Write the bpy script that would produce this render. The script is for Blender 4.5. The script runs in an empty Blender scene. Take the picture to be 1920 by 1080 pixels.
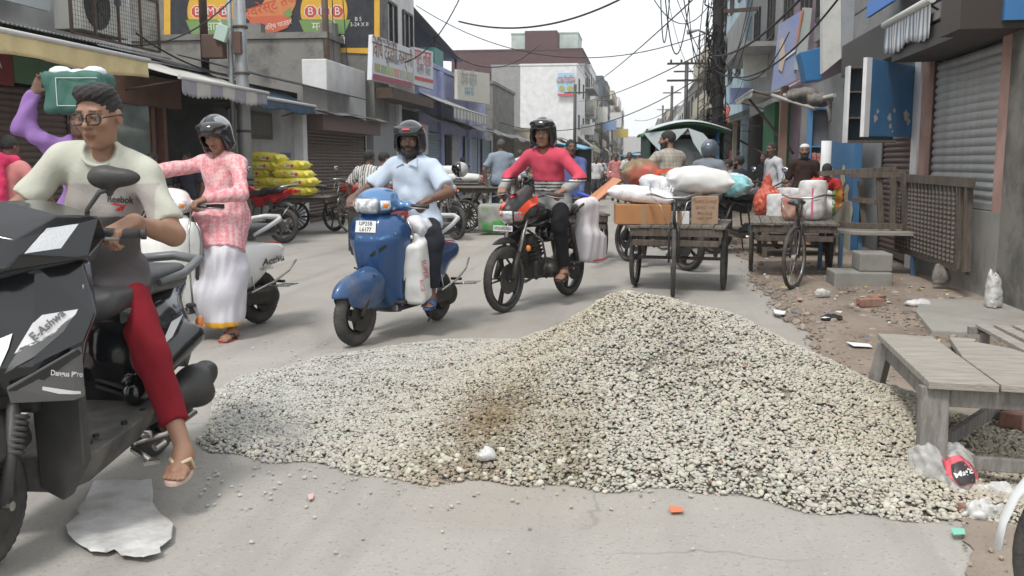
import bpy, bmesh, math, random
import numpy as np
from mathutils import Vector, Matrix, noise as mnoise
RAD = math.radians
scene = bpy.context.scene
C = scene.collection
random.seed(7); np.random.seed(7)
# ------------------------------------------------------------------ camera, sky, sun, exposure
FPX, PITCH, YAW, CAMH = 1750.0, RAD(7.65), RAD(7.8), 1.3
cd = bpy.data.cameras.new('camera'); cam = bpy.data.objects.new('camera', cd); C.objects.link(cam)
cam.location = (0, 0, CAMH); cam.rotation_euler = (RAD(90) - PITCH, 0, YAW)
cd.sensor_width = 36; cd.lens = 36 * FPX / 1920; cd.clip_start = 0.05; cd.clip_end = 2500
cd.dof.use_dof = True; cd.dof.focus_distance = 5.2; cd.dof.aperture_fstop = 9
scene.camera = cam
scene.view_settings.view_transform = 'Standard'; scene.view_settings.look = 'None'
scene.view_settings.exposure = 0.76; scene.view_settings.gamma = 1
world = bpy.data.worlds.new('World'); scene.world = world; world.use_nodes = True
nt = world.node_tree; nt.nodes.clear()
sk = nt.nodes.new('ShaderNodeTexSky'); sk.sky_type = 'NISHITA'; sk.sun_disc = False
sk.sun_elevation = RAD(58); sk.sun_rotation = RAD(200); sk.dust_density = 4
mx = nt.nodes.new('ShaderNodeMix'); mx.data_type = 'RGBA'; mx.inputs[0].default_value = 0.9
mx.inputs[7].default_value = (7.6, 7.85, 8.0, 1)
nt.links.new(sk.outputs[0], mx.inputs[6])
bg = nt.nodes.new('ShaderNodeBackground'); bg.inputs[1].default_value = 0.1
wo = nt.nodes.new('ShaderNodeOutputWorld')
nt.links.new(mx.outputs[2], bg.inputs[0]); nt.links.new(bg.outputs[0], wo.inputs[0])
sl = bpy.data.lights.new('sun', 'SUN'); sl.energy = 1.5; sl.angle = RAD(11); sl.color = (1, .97, .93)
sun = bpy.data.objects.new('sun', sl); C.objects.link(sun)
# sun high, a little behind and right of the camera
az, el = RAD(200), RAD(58)
sd = Vector((math.sin(az) * math.cos(el), math.cos(az) * math.cos(el), math.sin(el)))
sun.rotation_euler = sd.to_track_quat('Z', 'Y').to_euler()
# ------------------------------------------------------------------ pixel -> place helpers
_F = (-math.sin(YAW), math.cos(YAW)); _R = (math.cos(YAW), math.sin(YAW))
def ray(px, py):
    a = (px - 960) / FPX; b = (540 - py) / FPX; h = math.cos(PITCH) + b * math.sin(PITCH)
    return Vector((_F[0] * h + _R[0] * a, _F[1] * h + _R[1] * a, b * math.cos(PITCH) - math.sin(PITCH)))
def G(px, py, z=0.0):
    d = ray(px, py); return Vector((0, 0, CAMH)) + d * ((z - CAMH) / d.z)
def onX(px, py, X):
    d = ray(px, py); return Vector((0, 0, CAMH)) + d * (X / d.x)
def onY(px, py, Y):
    d = ray(px, py); return Vector((0, 0, CAMH)) + d * (Y / d.y)
# ------------------------------------------------------------------ materials
MATS = {}
def mat(name, col, rough=.7, metal=0., col2=None, scale=6., amt=.5, bump=0., bscale=40., attr=False, coat=0.,
        spec=.5, grime=0., gcol=(.09, .08, .07), stretch=None, alpha=1., trans=0., detail=6, ior=None):
    if name in MATS: return MATS[name]
    m = bpy.data.materials.new(name); MATS[name] = m; m.use_nodes = True
    n = m.node_tree.nodes; L = m.node_tree.links; p = n['Principled BSDF']
    p.inputs['Roughness'].default_value = rough; p.inputs['Metallic'].default_value = metal
    p.inputs['Coat Weight'].default_value = coat; p.inputs['Specular IOR Level'].default_value = spec
    p.inputs['Alpha'].default_value = alpha; p.inputs['Transmission Weight'].default_value = trans
    p.inputs['Base Color'].default_value = (*col, 1)
    tc = n.new('ShaderNodeTexCoord'); src = tc.outputs['Object']
    if stretch:
        mp = n.new('ShaderNodeMapping'); mp.inputs['Scale'].default_value = stretch
        L.new(src, mp.inputs[0]); src = mp.outputs[0]
    cur = None
    if attr:
        a = n.new('ShaderNodeVertexColor'); a.layer_name = 'Col'; cur = a.outputs[0]
    def noise(sc, det=6, r=.6):
        t = n.new('ShaderNodeTexNoise'); t.inputs['Scale'].default_value = sc
        t.inputs['Detail'].default_value = det; t.inputs['Roughness'].default_value = r
        L.new(src, t.inputs['Vector']); return t.outputs[0]
    def ramp(s, a, b):
        r = n.new('ShaderNodeMapRange'); r.inputs[1].default_value = a; r.inputs[2].default_value = b
        L.new(s, r.inputs[0]); return r.outputs[0]
    def mix(f, c1, c2, blend='MIX', k=None):
        x = n.new('ShaderNodeMix'); x.data_type = 'RGBA'; x.blend_type = blend
        if k is not None:
            q = n.new('ShaderNodeMath'); q.operation = 'MULTIPLY'; q.inputs[1].default_value = k
            L.new(f, q.inputs[0]); f = q.outputs[0]
        L.new(f, x.inputs[0])
        for i, c in ((6, c1), (7, c2)):
            if isinstance(c, tuple): x.inputs[i].default_value = (*c, 1)
            else: L.new(c, x.inputs[i])
        return x.outputs[2]
    if col2 is not None:
        cur = mix(ramp(noise(scale, detail), .5 - .25 * (1.2 - amt), .5 + .25 * (1.2 - amt)), cur or tuple(col), tuple(col2))
    elif attr:
        cur = mix(ramp(noise(scale), .3, .7), cur, (.55, .55, .55), 'MULTIPLY', .28 * amt)
    if grime > 0:
        cur = mix(ramp(noise(scale * .37 + 1.3, 8, .7), .48, .72), cur or tuple(col), tuple(gcol), 'MIX', grime)
    if cur is not None: L.new(cur, p.inputs['Base Color'])
    if bump > 0:
        b = n.new('ShaderNodeBump'); b.inputs['Strength'].default_value = min(1, bump); b.inputs['Distance'].default_value = .012
        L.new(noise(bscale, 5), b.inputs['Height']); L.new(b.outputs[0], p.inputs['Normal'])
    return m
# ------------------------------------------------------------------ mesh collector
def frame(d):
    d = Vector(d).normalized(); u = d.cross(Vector((0, 0, 1)))
    if u.length < 1e-3: u = Vector((1, 0, 0))
    u.normalize(); return u, u.cross(d).normalized(), d
class MB:
    def __init__(s): s.v = []; s.f = []; s.m = []; s.s = []
    def add(s, v, f, m=0, sm=False):
        o = len(s.v); s.v += [tuple(x) for x in v]; s.f += [[i + o for i in q] for q in f]
        s.m += [m] * len(f); s.s += [sm] * len(f); return s
    def box(s, c, d, rot=None, m=0, taper=1.):
        x, y, z = d[0] / 2, d[1] / 2, d[2] / 2; v = []
        for k in (-1, 1):
            t = taper if k > 0 else 1
            for a, b in ((-1, -1), (1, -1), (1, 1), (-1, 1)): v.append(Vector((a * x * t, b * y * t, k * z)))
        if rot is not None:
            R = Matrix.Rotation(rot, 3, 'Z') if isinstance(rot, (int, float)) else rot
            v = [R @ q for q in v]
        v = [q + Vector(c) for q in v]
        return s.add(v, [[3, 2, 1, 0], [4, 5, 6, 7], [0, 1, 5, 4], [1, 2, 6, 5], [2, 3, 7, 6], [3, 0, 4, 7]], m)
    def beam(s, a, b, w, h, m=0, up=(0, 0, 1)):
        a = Vector(a); b = Vector(b); d = (b - a).normalized(); u = d.cross(Vector(up))
        if u.length < 1e-3: u = d.cross(Vector((1, 0, 0)))
        u.normalize(); n_ = u.cross(d).normalized(); v = []
        for p in (a, b):
            for i, j in ((-1, -1), (1, -1), (1, 1), (-1, 1)): v.append(p + u * (i * w / 2) + n_ * (j * h / 2))
        return s.add(v, [[0, 1, 2, 3], [7, 6, 5, 4], [4, 5, 1, 0], [5, 6, 2, 1], [6, 7, 3, 2], [7, 4, 0, 3]], m)
    def tube(s, pts, r, n=8, m=0, cap=True):
        pts = [Vector(p) for p in pts]; R = r if isinstance(r, (list, tuple)) else [r] * len(pts)
        v = []; u = None
        for i, p in enumerate(pts):
            d = (pts[min(i + 1, len(pts) - 1)] - pts[max(i - 1, 0)]).normalized()
            if u is None: u = frame(d)[0]
            u = (u - d * u.dot(d)); u.normalize(); w = d.cross(u)
            for k in range(n):
                a = 2 * math.pi * k / n; v.append(p + (u * math.cos(a) + w * math.sin(a)) * R[i])
        f = []
        for i in range(len(pts) - 1):
            for k in range(n):
                k2 = (k + 1) % n; f.append([i * n + k, i * n + k2, (i + 1) * n + k2, (i + 1) * n + k])
        o = len(s.v); s.add(v, f, m, True)
        if cap: s.add([], [[o + k for k in range(n)][::-1], [o + (len(pts) - 1) * n + k for k in range(n)]] if False else [], m)
        if cap:
            s.f += [[o + k for k in range(n)][::-1], [o + (len(pts) - 1) * n + k for k in range(n)]]; s.m += [m, m]; s.s += [False, False]
        return s
    def lathe(s, prof, c=(0, 0, 0), ax=(0, 0, 1), n=24, m=0, closed=False, sm=True, a0=0., a1=None):
        u, w, d = frame(ax); c = Vector(c); v = []; full = a1 is None; nn = n if full else n + 1
        for k in range(nn):
            a = a0 + (2 * math.pi if full else (a1 - a0)) * k / n; e = u * math.cos(a) + w * math.sin(a)
            for r, z in prof: v.append(c + e * r + d * z)
        P = len(prof); f = []
        for k in range(n):
            k2 = (k + 1) % nn
            for i in range(P if closed else P - 1):
                j = (i + 1) % P; f.append([k * P + i, k2 * P + i, k2 * P + j, k * P + j])
        return s.add(v, f, m, sm)
    def cyl(s, a, b, r, n=16, m=0, r2=None):
        a = Vector(a); b = Vector(b); L = (b - a).length
        return s.lathe([(0, 0), (r, 0), (r, 0), (r2 or r, L), (r2 or r, L), (0, L)], a, b - a, n, m, sm=False)
    def ell(s, c, r, n=12, m=0, R=None):
        v = []; f = []; h = n // 2
        for i in range(h + 1):
            t = math.pi * i / h
            for k in range(n):
                a = 2 * math.pi * k / n
                q = Vector((r[0] * math.sin(t) * math.cos(a), r[1] * math.sin(t) * math.sin(a), r[2] * math.cos(t)))
                if R is not None: q = R @ q
                v.append(q + Vector(c))
        for i in range(h):
            for k in range(n):
                k2 = (k + 1) % n; f.append([i * n + k, (i + 1) * n + k, (i + 1) * n + k2, i * n + k2])
        return s.add(v, f, m, True)
    def prism(s, poly, off, m=0, m2=None, sm=False):
        "poly: 3-D points; off: extrusion vector"
        n = len(poly); off = Vector(off); a = [Vector(p) for p in poly]; b = [p + off for p in a]
        s.add(a + b, [list(range(n))[::-1], list(range(n, 2 * n))], m, sm)
        s.add(a + b, [[i, (i + 1) % n, n + (i + 1) % n, n + i] for i in range(n)], m if m2 is None else m2, sm); return s
    def loft(s, rings, m=0, caps=True, sm=True, closed=True):
        n = len(rings[0]); v = [p for r in rings for p in r]; f = []
        for i in range(len(rings) - 1):
            for k in range(n if closed else n - 1):
                k2 = (k + 1) % n; f.append([i * n + k, i * n + k2, (i + 1) * n + k2, (i + 1) * n + k])
        s.add(v, f, m, sm)
        if caps and closed: s.add(list(rings[0]) + list(rings[-1]), [list(range(n))[::-1], list(range(n, 2 * n))], m, False)
        return s
    def sheet(s, fn, nu, nv, m=0, sm=True, th=0.):
        def pts(o): return [Vector(fn(i / nu, j / nv)) + o for i in range(nu + 1) for j in range(nv + 1)]
        f = [[i * (nv + 1) + j, (i + 1) * (nv + 1) + j, (i + 1) * (nv + 1) + j + 1, i * (nv + 1) + j + 1] for i in range(nu) for j in range(nv)]
        return s.add(pts(Vector((0, 0, 0))), f, m, sm)
    def build(s, name, mats, parent=None, bev=0., solid=0., fixn=True, sub=0, seg=2):
        me = bpy.data.meshes.new(name); me.from_pydata(s.v, [], s.f)
        for mm in (mats if isinstance(mats, (list, tuple)) else [mats]): me.materials.append(mm)
        me.polygons.foreach_set('material_index', s.m); me.polygons.foreach_set('use_smooth', s.s); me.update()
        if fixn:
            bm = bmesh.new(); bm.from_mesh(me); bmesh.ops.remove_doubles(bm, verts=bm.verts, dist=1e-5)
            bmesh.ops.recalc_face_normals(bm, faces=bm.faces); bm.to_mesh(me); bm.free()
        o = bpy.data.objects.new(name, me); C.objects.link(o)
        if parent is not None: o.parent = parent
        if solid: q = o.modifiers.new('s', 'SOLIDIFY'); q.thickness = solid; q.offset = 0
        if bev: q = o.modifiers.new('b', 'BEVEL'); q.width = bev; q.segments = seg; q.limit_method = 'ANGLE'; q.angle_limit = RAD(35)
        if sub: q = o.modifiers.new('u', 'SUBSURF'); q.levels = q.render_levels = sub
        return o
def empty(name, label, cat, loc=(0, 0, 0), rz=0., group=None):
    o = bpy.data.objects.new(name, None); C.objects.link(o); o.location = loc; o.rotation_euler = (0, 0, rz)
    o.empty_display_size = .1; o['label'] = label; o['category'] = cat
    if group: o['group'] = group
    return o
def tag(o, label=None, cat=None, group=None, kind=None):
    if label: o['label'] = label
    if cat: o['category'] = cat
    if group: o['group'] = group
    if kind: o['kind'] = kind
    return o
def copy_tree(o, parent=None):
    c = o.copy(); C.objects.link(c); c.parent = parent
    for ch in [x for x in KIDS(o)]: copy_tree(ch, c)
    return c
def KIDS(o): return list(o.children)
def again(o, label, loc, rz=None, sc=None):
    c = copy_tree(o); c['label'] = label; c.location = loc
    if rz is not None: c.rotation_euler[2] = rz
    if sc: c.scale = sc if isinstance(sc, tuple) else (sc,) * 3
    return c
def text(s, name, size, m, parent, M, ext=.0015, align='CENTER', sx=1., shear=0.):
    "flat lettering: local x right, y up, placed by matrix M"
    cu = bpy.data.curves.new(name, 'FONT'); cu.body = s; cu.size = size; cu.extrude = ext; cu.align_x = align; cu.align_y = 'CENTER'
    cu.resolution_u = 3; cu.shear = shear
    t = bpy.data.objects.new(name + '_tmp', cu); C.objects.link(t)
    bpy.context.view_layer.update(); dg = bpy.context.evaluated_depsgraph_get()
    me = bpy.data.meshes.new_from_object(t.evaluated_get(dg)); bpy.data.objects.remove(t)
    me.transform(M @ Matrix.Diagonal((sx, 1, 1, 1))); me.materials.clear(); me.materials.append(m)
    o = bpy.data.objects.new(name, me); C.objects.link(o); o.parent = parent; return o
def face_matrix(o, xdir, ydir):
    x = Vector(xdir).normalized(); y = Vector(ydir); y = (y - x * y.dot(x)).normalized(); z = x.cross(y)
    return Matrix.Translation(Vector(o)) @ Matrix((x, y, z)).transposed().to_4x4()
# ------------------------------------------------------------------ blended solids (smooth union of simple volumes, meshed on a grid)
class SDF:
    def __init__(s): s.p = []; s.cuts = []; s.fold = None
    def cap(s, a, b, ra, rb=None, k=.02, flat=False):
        s.p.append(('c', np.array(a, float), np.array(b, float), ra, ra if rb is None else rb, k, flat)); return s
    def chain(s, pts, rs, k=.02):
        for i in range(len(pts) - 1): s.cap(pts[i], pts[i + 1], rs[i], rs[i + 1], k)
        return s
    def ell(s, c, r, R=None, k=.02):
        s.p.append(('e', np.array(c, float), np.array(r, float), None if R is None else np.array(R), k)); return s
    def box(s, c, h, r=.01, R=None, k=.01):
        s.p.append(('b', np.array(c, float), np.array(h, float), r, None if R is None else np.array(R), k)); return s
    def cut_plane(s, p, n): s.cuts.append(('p', np.array(p, float), np.array(n, float) / np.linalg.norm(n))); return s
    def cut_ell(s, c, r, R=None, k=0.): s.cuts.append(('e', np.array(c, float), np.array(r, float), None if R is None else np.array(R), k)); return s
    def cut_box(s, c, h, r=.005, R=None): s.cuts.append(('b', np.array(c, float), np.array(h, float), r, None if R is None else np.array(R), 0)); return s
    @staticmethod
    def dist(q, X, Y, Z):
        t = q[0]
        if t == 'c':
            a, b, ra, rb = q[1:5]; ab = b - a; L2 = max(1e-9, float(ab @ ab)); L = math.sqrt(L2)
            px, py, pz = X - a[0], Y - a[1], Z - a[2]
            h0 = (px * ab[0] + py * ab[1] + pz * ab[2]) / L2; h = np.clip(h0, 0, 1)
            d = np.sqrt((px - ab[0] * h) ** 2 + (py - ab[1] * h) ** 2 + (pz - ab[2] * h) ** 2) - (ra + (rb - ra) * h)
            if q[6]: d = np.maximum(d, (h0 - 1) * L)
            return d
        c = q[1]; px, py, pz = X - c[0], Y - c[1], Z - c[2]
        R = q[3] if t == 'e' else q[4]
        if R is not None:
            px, py, pz = (R[0][0] * px + R[1][0] * py + R[2][0] * pz, R[0][1] * px + R[1][1] * py + R[2][1] * pz, R[0][2] * px + R[1][2] * py + R[2][2] * pz)
        if t == 'e':
            r = q[2]; k0 = np.sqrt((px / r[0]) ** 2 + (py / r[1]) ** 2 + (pz / r[2]) ** 2)
            k1 = np.sqrt((px / r[0] ** 2) ** 2 + (py / r[1] ** 2) ** 2 + (pz / r[2] ** 2) ** 2)
            return k0 * (k0 - 1) / np.maximum(k1, 1e-6)
        h = q[2] - q[3]; ax, ay, az_ = np.abs(px) - h[0], np.abs(py) - h[1], np.abs(pz) - h[2]
        return np.sqrt(np.maximum(ax, 0) ** 2 + np.maximum(ay, 0) ** 2 + np.maximum(az_, 0) ** 2) + np.minimum(np.maximum(ax, np.maximum(ay, az_)), 0) - q[3]
    def bounds(s, q):
        if q[0] == 'c':
            a, b = q[1], q[2]; r = max(q[3], q[4]); return np.minimum(a, b) - r, np.maximum(a, b) + r
        c, h = q[1], q[2]; R = q[3] if q[0] == 'e' else q[4]
        e = h if R is None else np.abs(R) @ h
        return c - e, c + e
    def mesh(s, res):
        bs = [s.bounds(q) for q in s.p]; lo = np.min([b[0] for b in bs], 0) - 3 * res; hi = np.max([b[1] for b in bs], 0) + 3 * res
        n = np.ceil((hi - lo) / res).astype(int) + 1
        ax = [lo[i] + res * np.arange(n[i]) for i in range(3)]; Fd = np.full(tuple(n), 1., np.float32)
        for q, (b0, b1) in zip(s.p, bs):
            k = q[5] if q[0] in 'cb' else q[4]; mg = k + 2.5 * res
            i0 = np.maximum(0, np.floor((b0 - mg - lo) / res).astype(int)); i1 = np.minimum(n, np.ceil((b1 + mg - lo) / res).astype(int) + 1)
            sl_ = tuple(slice(i0[i], i1[i]) for i in range(3))
            X = ax[0][sl_[0]][:, None, None]; Y = ax[1][sl_[1]][None, :, None]; Z = ax[2][sl_[2]][None, None, :]
            d = s.dist(q, X, Y, Z); o = Fd[sl_]
            if k > 0:
                h = np.clip(.5 + .5 * (o - d) / k, 0, 1); Fd[sl_] = o * (1 - h) + d * h - k * h * (1 - h)
            else: Fd[sl_] = np.minimum(o, d)
        X, Y, Z = ax[0][:, None, None], ax[1][None, :, None], ax[2][None, None, :]
        if s.fold: Fd = Fd + s.fold(X, Y, Z).astype(np.float32)
        for q in s.cuts:
            if q[0] == 'p': d = (X - q[1][0]) * q[2][0] + (Y - q[1][1]) * q[2][1] + (Z - q[1][2]) * q[2][2]; Fd = np.maximum(Fd, d)
            else: Fd = np.maximum(Fd, -s.dist(q, X, Y, Z))
        return snets(Fd, lo, res)
def snets(F, lo, res):
    S = F < 0; nx, ny, nz = F.shape
    cnt = np.zeros((nx - 1, ny - 1, nz - 1), np.int8)
    for a in (0, 1):
        for b in (0, 1):
            for c in (0, 1): cnt += S[a:nx - 1 + a, b:ny - 1 + b, c:nz - 1 + c]
    act = np.argwhere((cnt > 0) & (cnt < 8)); idx = np.full(cnt.shape, -1, np.int64); idx[tuple(act.T)] = np.arange(len(act))
    P = np.zeros((len(act), 3)); W = np.zeros(len(act)); i, j, k = act.T
    corners = [(a, b, c) for a in (0, 1) for b in (0, 1) for c in (0, 1)]
    for u in corners:
        for axs in range(3):
            if u[axs] == 0:
                w = list(u); w[axs] = 1; fu = F[i + u[0], j + u[1], k + u[2]]; fw = F[i + w[0], j + w[1], k + w[2]]
                c = (fu < 0) != (fw < 0); t = np.where(c, fu / np.where(c, fu - fw, 1), 0)
                p = np.tile(np.array(u, float), (len(act), 1)); p[:, axs] += t; P += p * c[:, None]; W += c
    V = lo + (act + P / W[:, None]) * res; Q = []
    for axs in range(3):
        a = [slice(None)] * 3; b = [slice(None)] * 3; a[axs] = slice(0, -1); b[axs] = slice(1, None)
        s0 = S[tuple(a)]; s1 = S[tuple(b)]; e = np.argwhere(s0 != s1); o1, o2 = [x for x in range(3) if x != axs]
        e = e[(e[:, o1] > 0) & (e[:, o2] > 0) & (e[:, o1] < F.shape[o1] - 1) & (e[:, o2] < F.shape[o2] - 1)]
        if not len(e): continue
        def g(d1, d2):
            q = e.copy(); q[:, o1] -= d1; q[:, o2] -= d2; return idx[q[:, 0], q[:, 1], q[:, 2]]
        quad = np.stack([g(1, 1), g(0, 1), g(0, 0), g(1, 0)], 1)
        fl = s0[tuple(e.T)]; fl = fl if axs != 1 else ~fl
        quad[~fl] = quad[~fl][:, ::-1]; Q.append(quad)
    Q = np.concatenate(Q); return V, Q[(Q >= 0).all(1)]
def npmesh(name, V, Q, m, parent=None, col=None, smooth=True):
    me = bpy.data.meshes.new(name); me.vertices.add(len(V)); me.vertices.foreach_set('co', np.asarray(V, np.float32).ravel())
    k = Q.shape[1]; me.loops.add(Q.size); me.loops.foreach_set('vertex_index', Q.astype(np.int32).ravel())
    me.polygons.add(len(Q)); me.polygons.foreach_set('loop_start', np.arange(0, Q.size, k, dtype=np.int32))
    me.polygons.foreach_set('loop_total', np.full(len(Q), k, np.int32)); me.polygons.foreach_set('use_smooth', np.full(len(Q), smooth))
    for mm in (m if isinstance(m, (list, tuple)) else [m]): me.materials.append(mm)
    me.update(calc_edges=True)
    if col is not None:
        a = me.color_attributes.new('Col', 'FLOAT_COLOR', 'POINT'); c = np.ones((len(V), 4), np.float32); c[:, :3] = col
        a.data.foreach_set('color', c.ravel())
    o = bpy.data.objects.new(name, me); C.objects.link(o)
    if parent is not None: o.parent = parent
    return o
def sdf_obj(name, s, res, m, parent=None, color=None, smooth_it=0):
    V, Q = s.mesh(res)
    for _ in range(smooth_it):
        A = np.zeros_like(V); N = np.zeros(len(V))
        for a, b in ((0, 1), (1, 2), (2, 3), (3, 0)):
            np.add.at(A, Q[:, a], V[Q[:, b]]); np.add.at(A, Q[:, b], V[Q[:, a]]); np.add.at(N, Q[:, a], 1); np.add.at(N, Q[:, b], 1)
        V = V * .5 + .5 * A / N[:, None]
    col = None
    if color is not None: col = np.tile(np.array(color, float), (len(V), 1)) if isinstance(color, tuple) else color(V)
    return npmesh(name, V, Q, m, parent, col)
def folds(amp, f, seed=0, dirz=1.):
    "cloth-like ripples added to a volume"
    def fn(X, Y, Z):
        a = np.sin(X * f * 1.1 + 2.3 * np.sin(Z * f * .35 + seed) + seed) * np.sin(Z * f * dirz + 1.7 * np.sin(Y * f * .6 + seed * 2) + X * f * .6)
        b = np.sin(Y * f * 1.7 + 1.9 * np.sin(Z * f * .5 + X * f * .4 + seed))
        c = 1 - 2 * np.abs(np.sin(Z * f * .45 * dirz + X * f * .55 * np.sign(X) + 1.2 * np.sin(Y * f * .5 + X * f * .3 + seed)))
        return amp * (a * .5 + b * .3 + c * .45)
    return fn
# ------------------------------------------------------------------ people
M_skin = mat('skin', (.3, .16, .1), .55, attr=True, scale=14, amt=.5, bump=.12, bscale=220)
M_cloth = mat('cloth', (.5, .5, .5), .92, attr=True, scale=9, amt=.55, bump=.22, bscale=70, spec=.2)
M_hair = mat('hair', (.012, .01, .009), .55, bump=.9, bscale=160, col2=(.03, .026, .024), scale=60)
M_helmet = mat('helmet_shell', (.02, .021, .023), .16, coat=.6, attr=True, amt=.2)
M_sole = mat('sandal_sole', (.05, .035, .03), .8, attr=True)
M_eye = mat('eye_white', (.33, .3, .28), .25)
M_iris = mat('eye_iris', (.015, .009, .006), .1)
M_glassframe = mat('spectacle_frame', (.01, .01, .012), .25)
def rotM(yaw=0, pitch=0, roll=0):
    "pitch > 0 looks down, yaw > 0 turns left"
    return Matrix.Rotation(yaw, 3, 'Z') @ Matrix.Rotation(-pitch, 3, 'X') @ Matrix.Rotation(roll, 3, 'Y')
def ik(a, b, l1, l2, hint):
    a = Vector(a); b = Vector(b); d = b - a; L = d.length
    if L > (l1 + l2) * .999: b = a + d * ((l1 + l2) * .999 / L); d = b - a; L = d.length
    x = (l1 * l1 - l2 * l2 + L * L) / (2 * L); h = math.sqrt(max(0, l1 * l1 - x * x)); u = d.normalized()
    w = Vector(hint); w = w - u * w.dot(u)
    w = w.normalized() if w.length > 1e-4 else frame(u)[0]
    return a + u * x + w * h, b
def hand(s, w, d, up, side, mode, fr=.0095, sc=1.):
    "w wrist, d towards the fingers, up back of the hand, side towards the thumb"
    w = Vector(w); d = Vector(d).normalized(); up = Vector(up); up = (up - d * up.dot(d)).normalized()
    side = Vector(side); side = (side - d * side.dot(d) - up * side.dot(up)).normalized()
    R = Matrix((side, d, up)).transposed()
    s.box(w + d * .045 * sc, (.04 * sc, .05 * sc, .014 * sc), .013 * sc, R, k=.014); s.cap(w - d * .01, w + d * .03 * sc, .024 * sc, .022 * sc, k=.02)
    curls = {'grip': (52, 62, 40), 'relax': (14, 24, 16), 'flat': (6, 10, 6), 'hold': (35, 45, 30)}[mode]
    for i, (o, l) in enumerate(((.031, .92), (.0105, 1.04), (-.0105, .98), (-.030, .78))):
        p = w + d * .088 * sc + side * o * sc; a = 0.; rr = fr * sc
        spread = side * (o * .6 if mode != 'grip' else o * .15)
        for j, L in enumerate((.042, .027, .022)):
            a += RAD(curls[j] + (i * 3 if mode == 'relax' else 0)); dd = (d + spread).normalized() * math.cos(a) - up * math.sin(a)
            q = p + dd * L * l * sc; s.cap(p, q, rr, rr * .9, k=.005 if j else .009); p = q; rr *= .92
    t0 = w + d * .025 * sc + side * .028 * sc - up * .006
    if mode in ('grip', 'hold'): t1 = t0 + (side * .45 + d * .7 - up * .65).normalized() * .042 * sc; t2 = t1 + (d * .9 - up * .2 - side * .2).normalized() * .032 * sc
    else: t1 = t0 + (side * .7 + d * .8 - up * .2).normalized() * .042 * sc; t2 = t1 + (side * .3 + d).normalized() * .03 * sc
    s.cap(t0, t1, .0125 * sc, .011 * sc, k=.01); s.cap(t1, t2, .011 * sc, .0092 * sc, k=.004)
def foot(s, A, t, toes=True, z0=.085):
    A = Vector(A); t = Vector((t[0], t[1], 0)).normalized(); r = Vector((t.y, -t.x, 0)); g = A.z - z0
    def P(f, l, z): return A + t * f + r * l + Vector((0, 0, g + z - A.z))
    s.cap(P(-.045, 0, .032), P(.02, 0, .045), .03, .034, k=.03); s.cap(P(.02, 0, .045), P(.12, 0, .024), .034, .022, k=.03)
    s.cap(P(.1, -.028, .02), P(.1, .028, .02), .02, .02, k=.02)
    if toes:
        for i in range(5):
            l = -.032 + i * .0155; s.cap(P(.12, l, .016), P(.165 - .007 * abs(i - 1) , l * 1.15, .011), .0105, .009, k=.005)
    else: s.cap(P(.12, -.02, .016), P(.15, .02, .014), .016, .015, k=.02)
SK = dict(light=(.36, .21, .14), mid=(.26, .14, .09), dark=(.15, .08, .055), deep=(.09, .05, .036))
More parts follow.
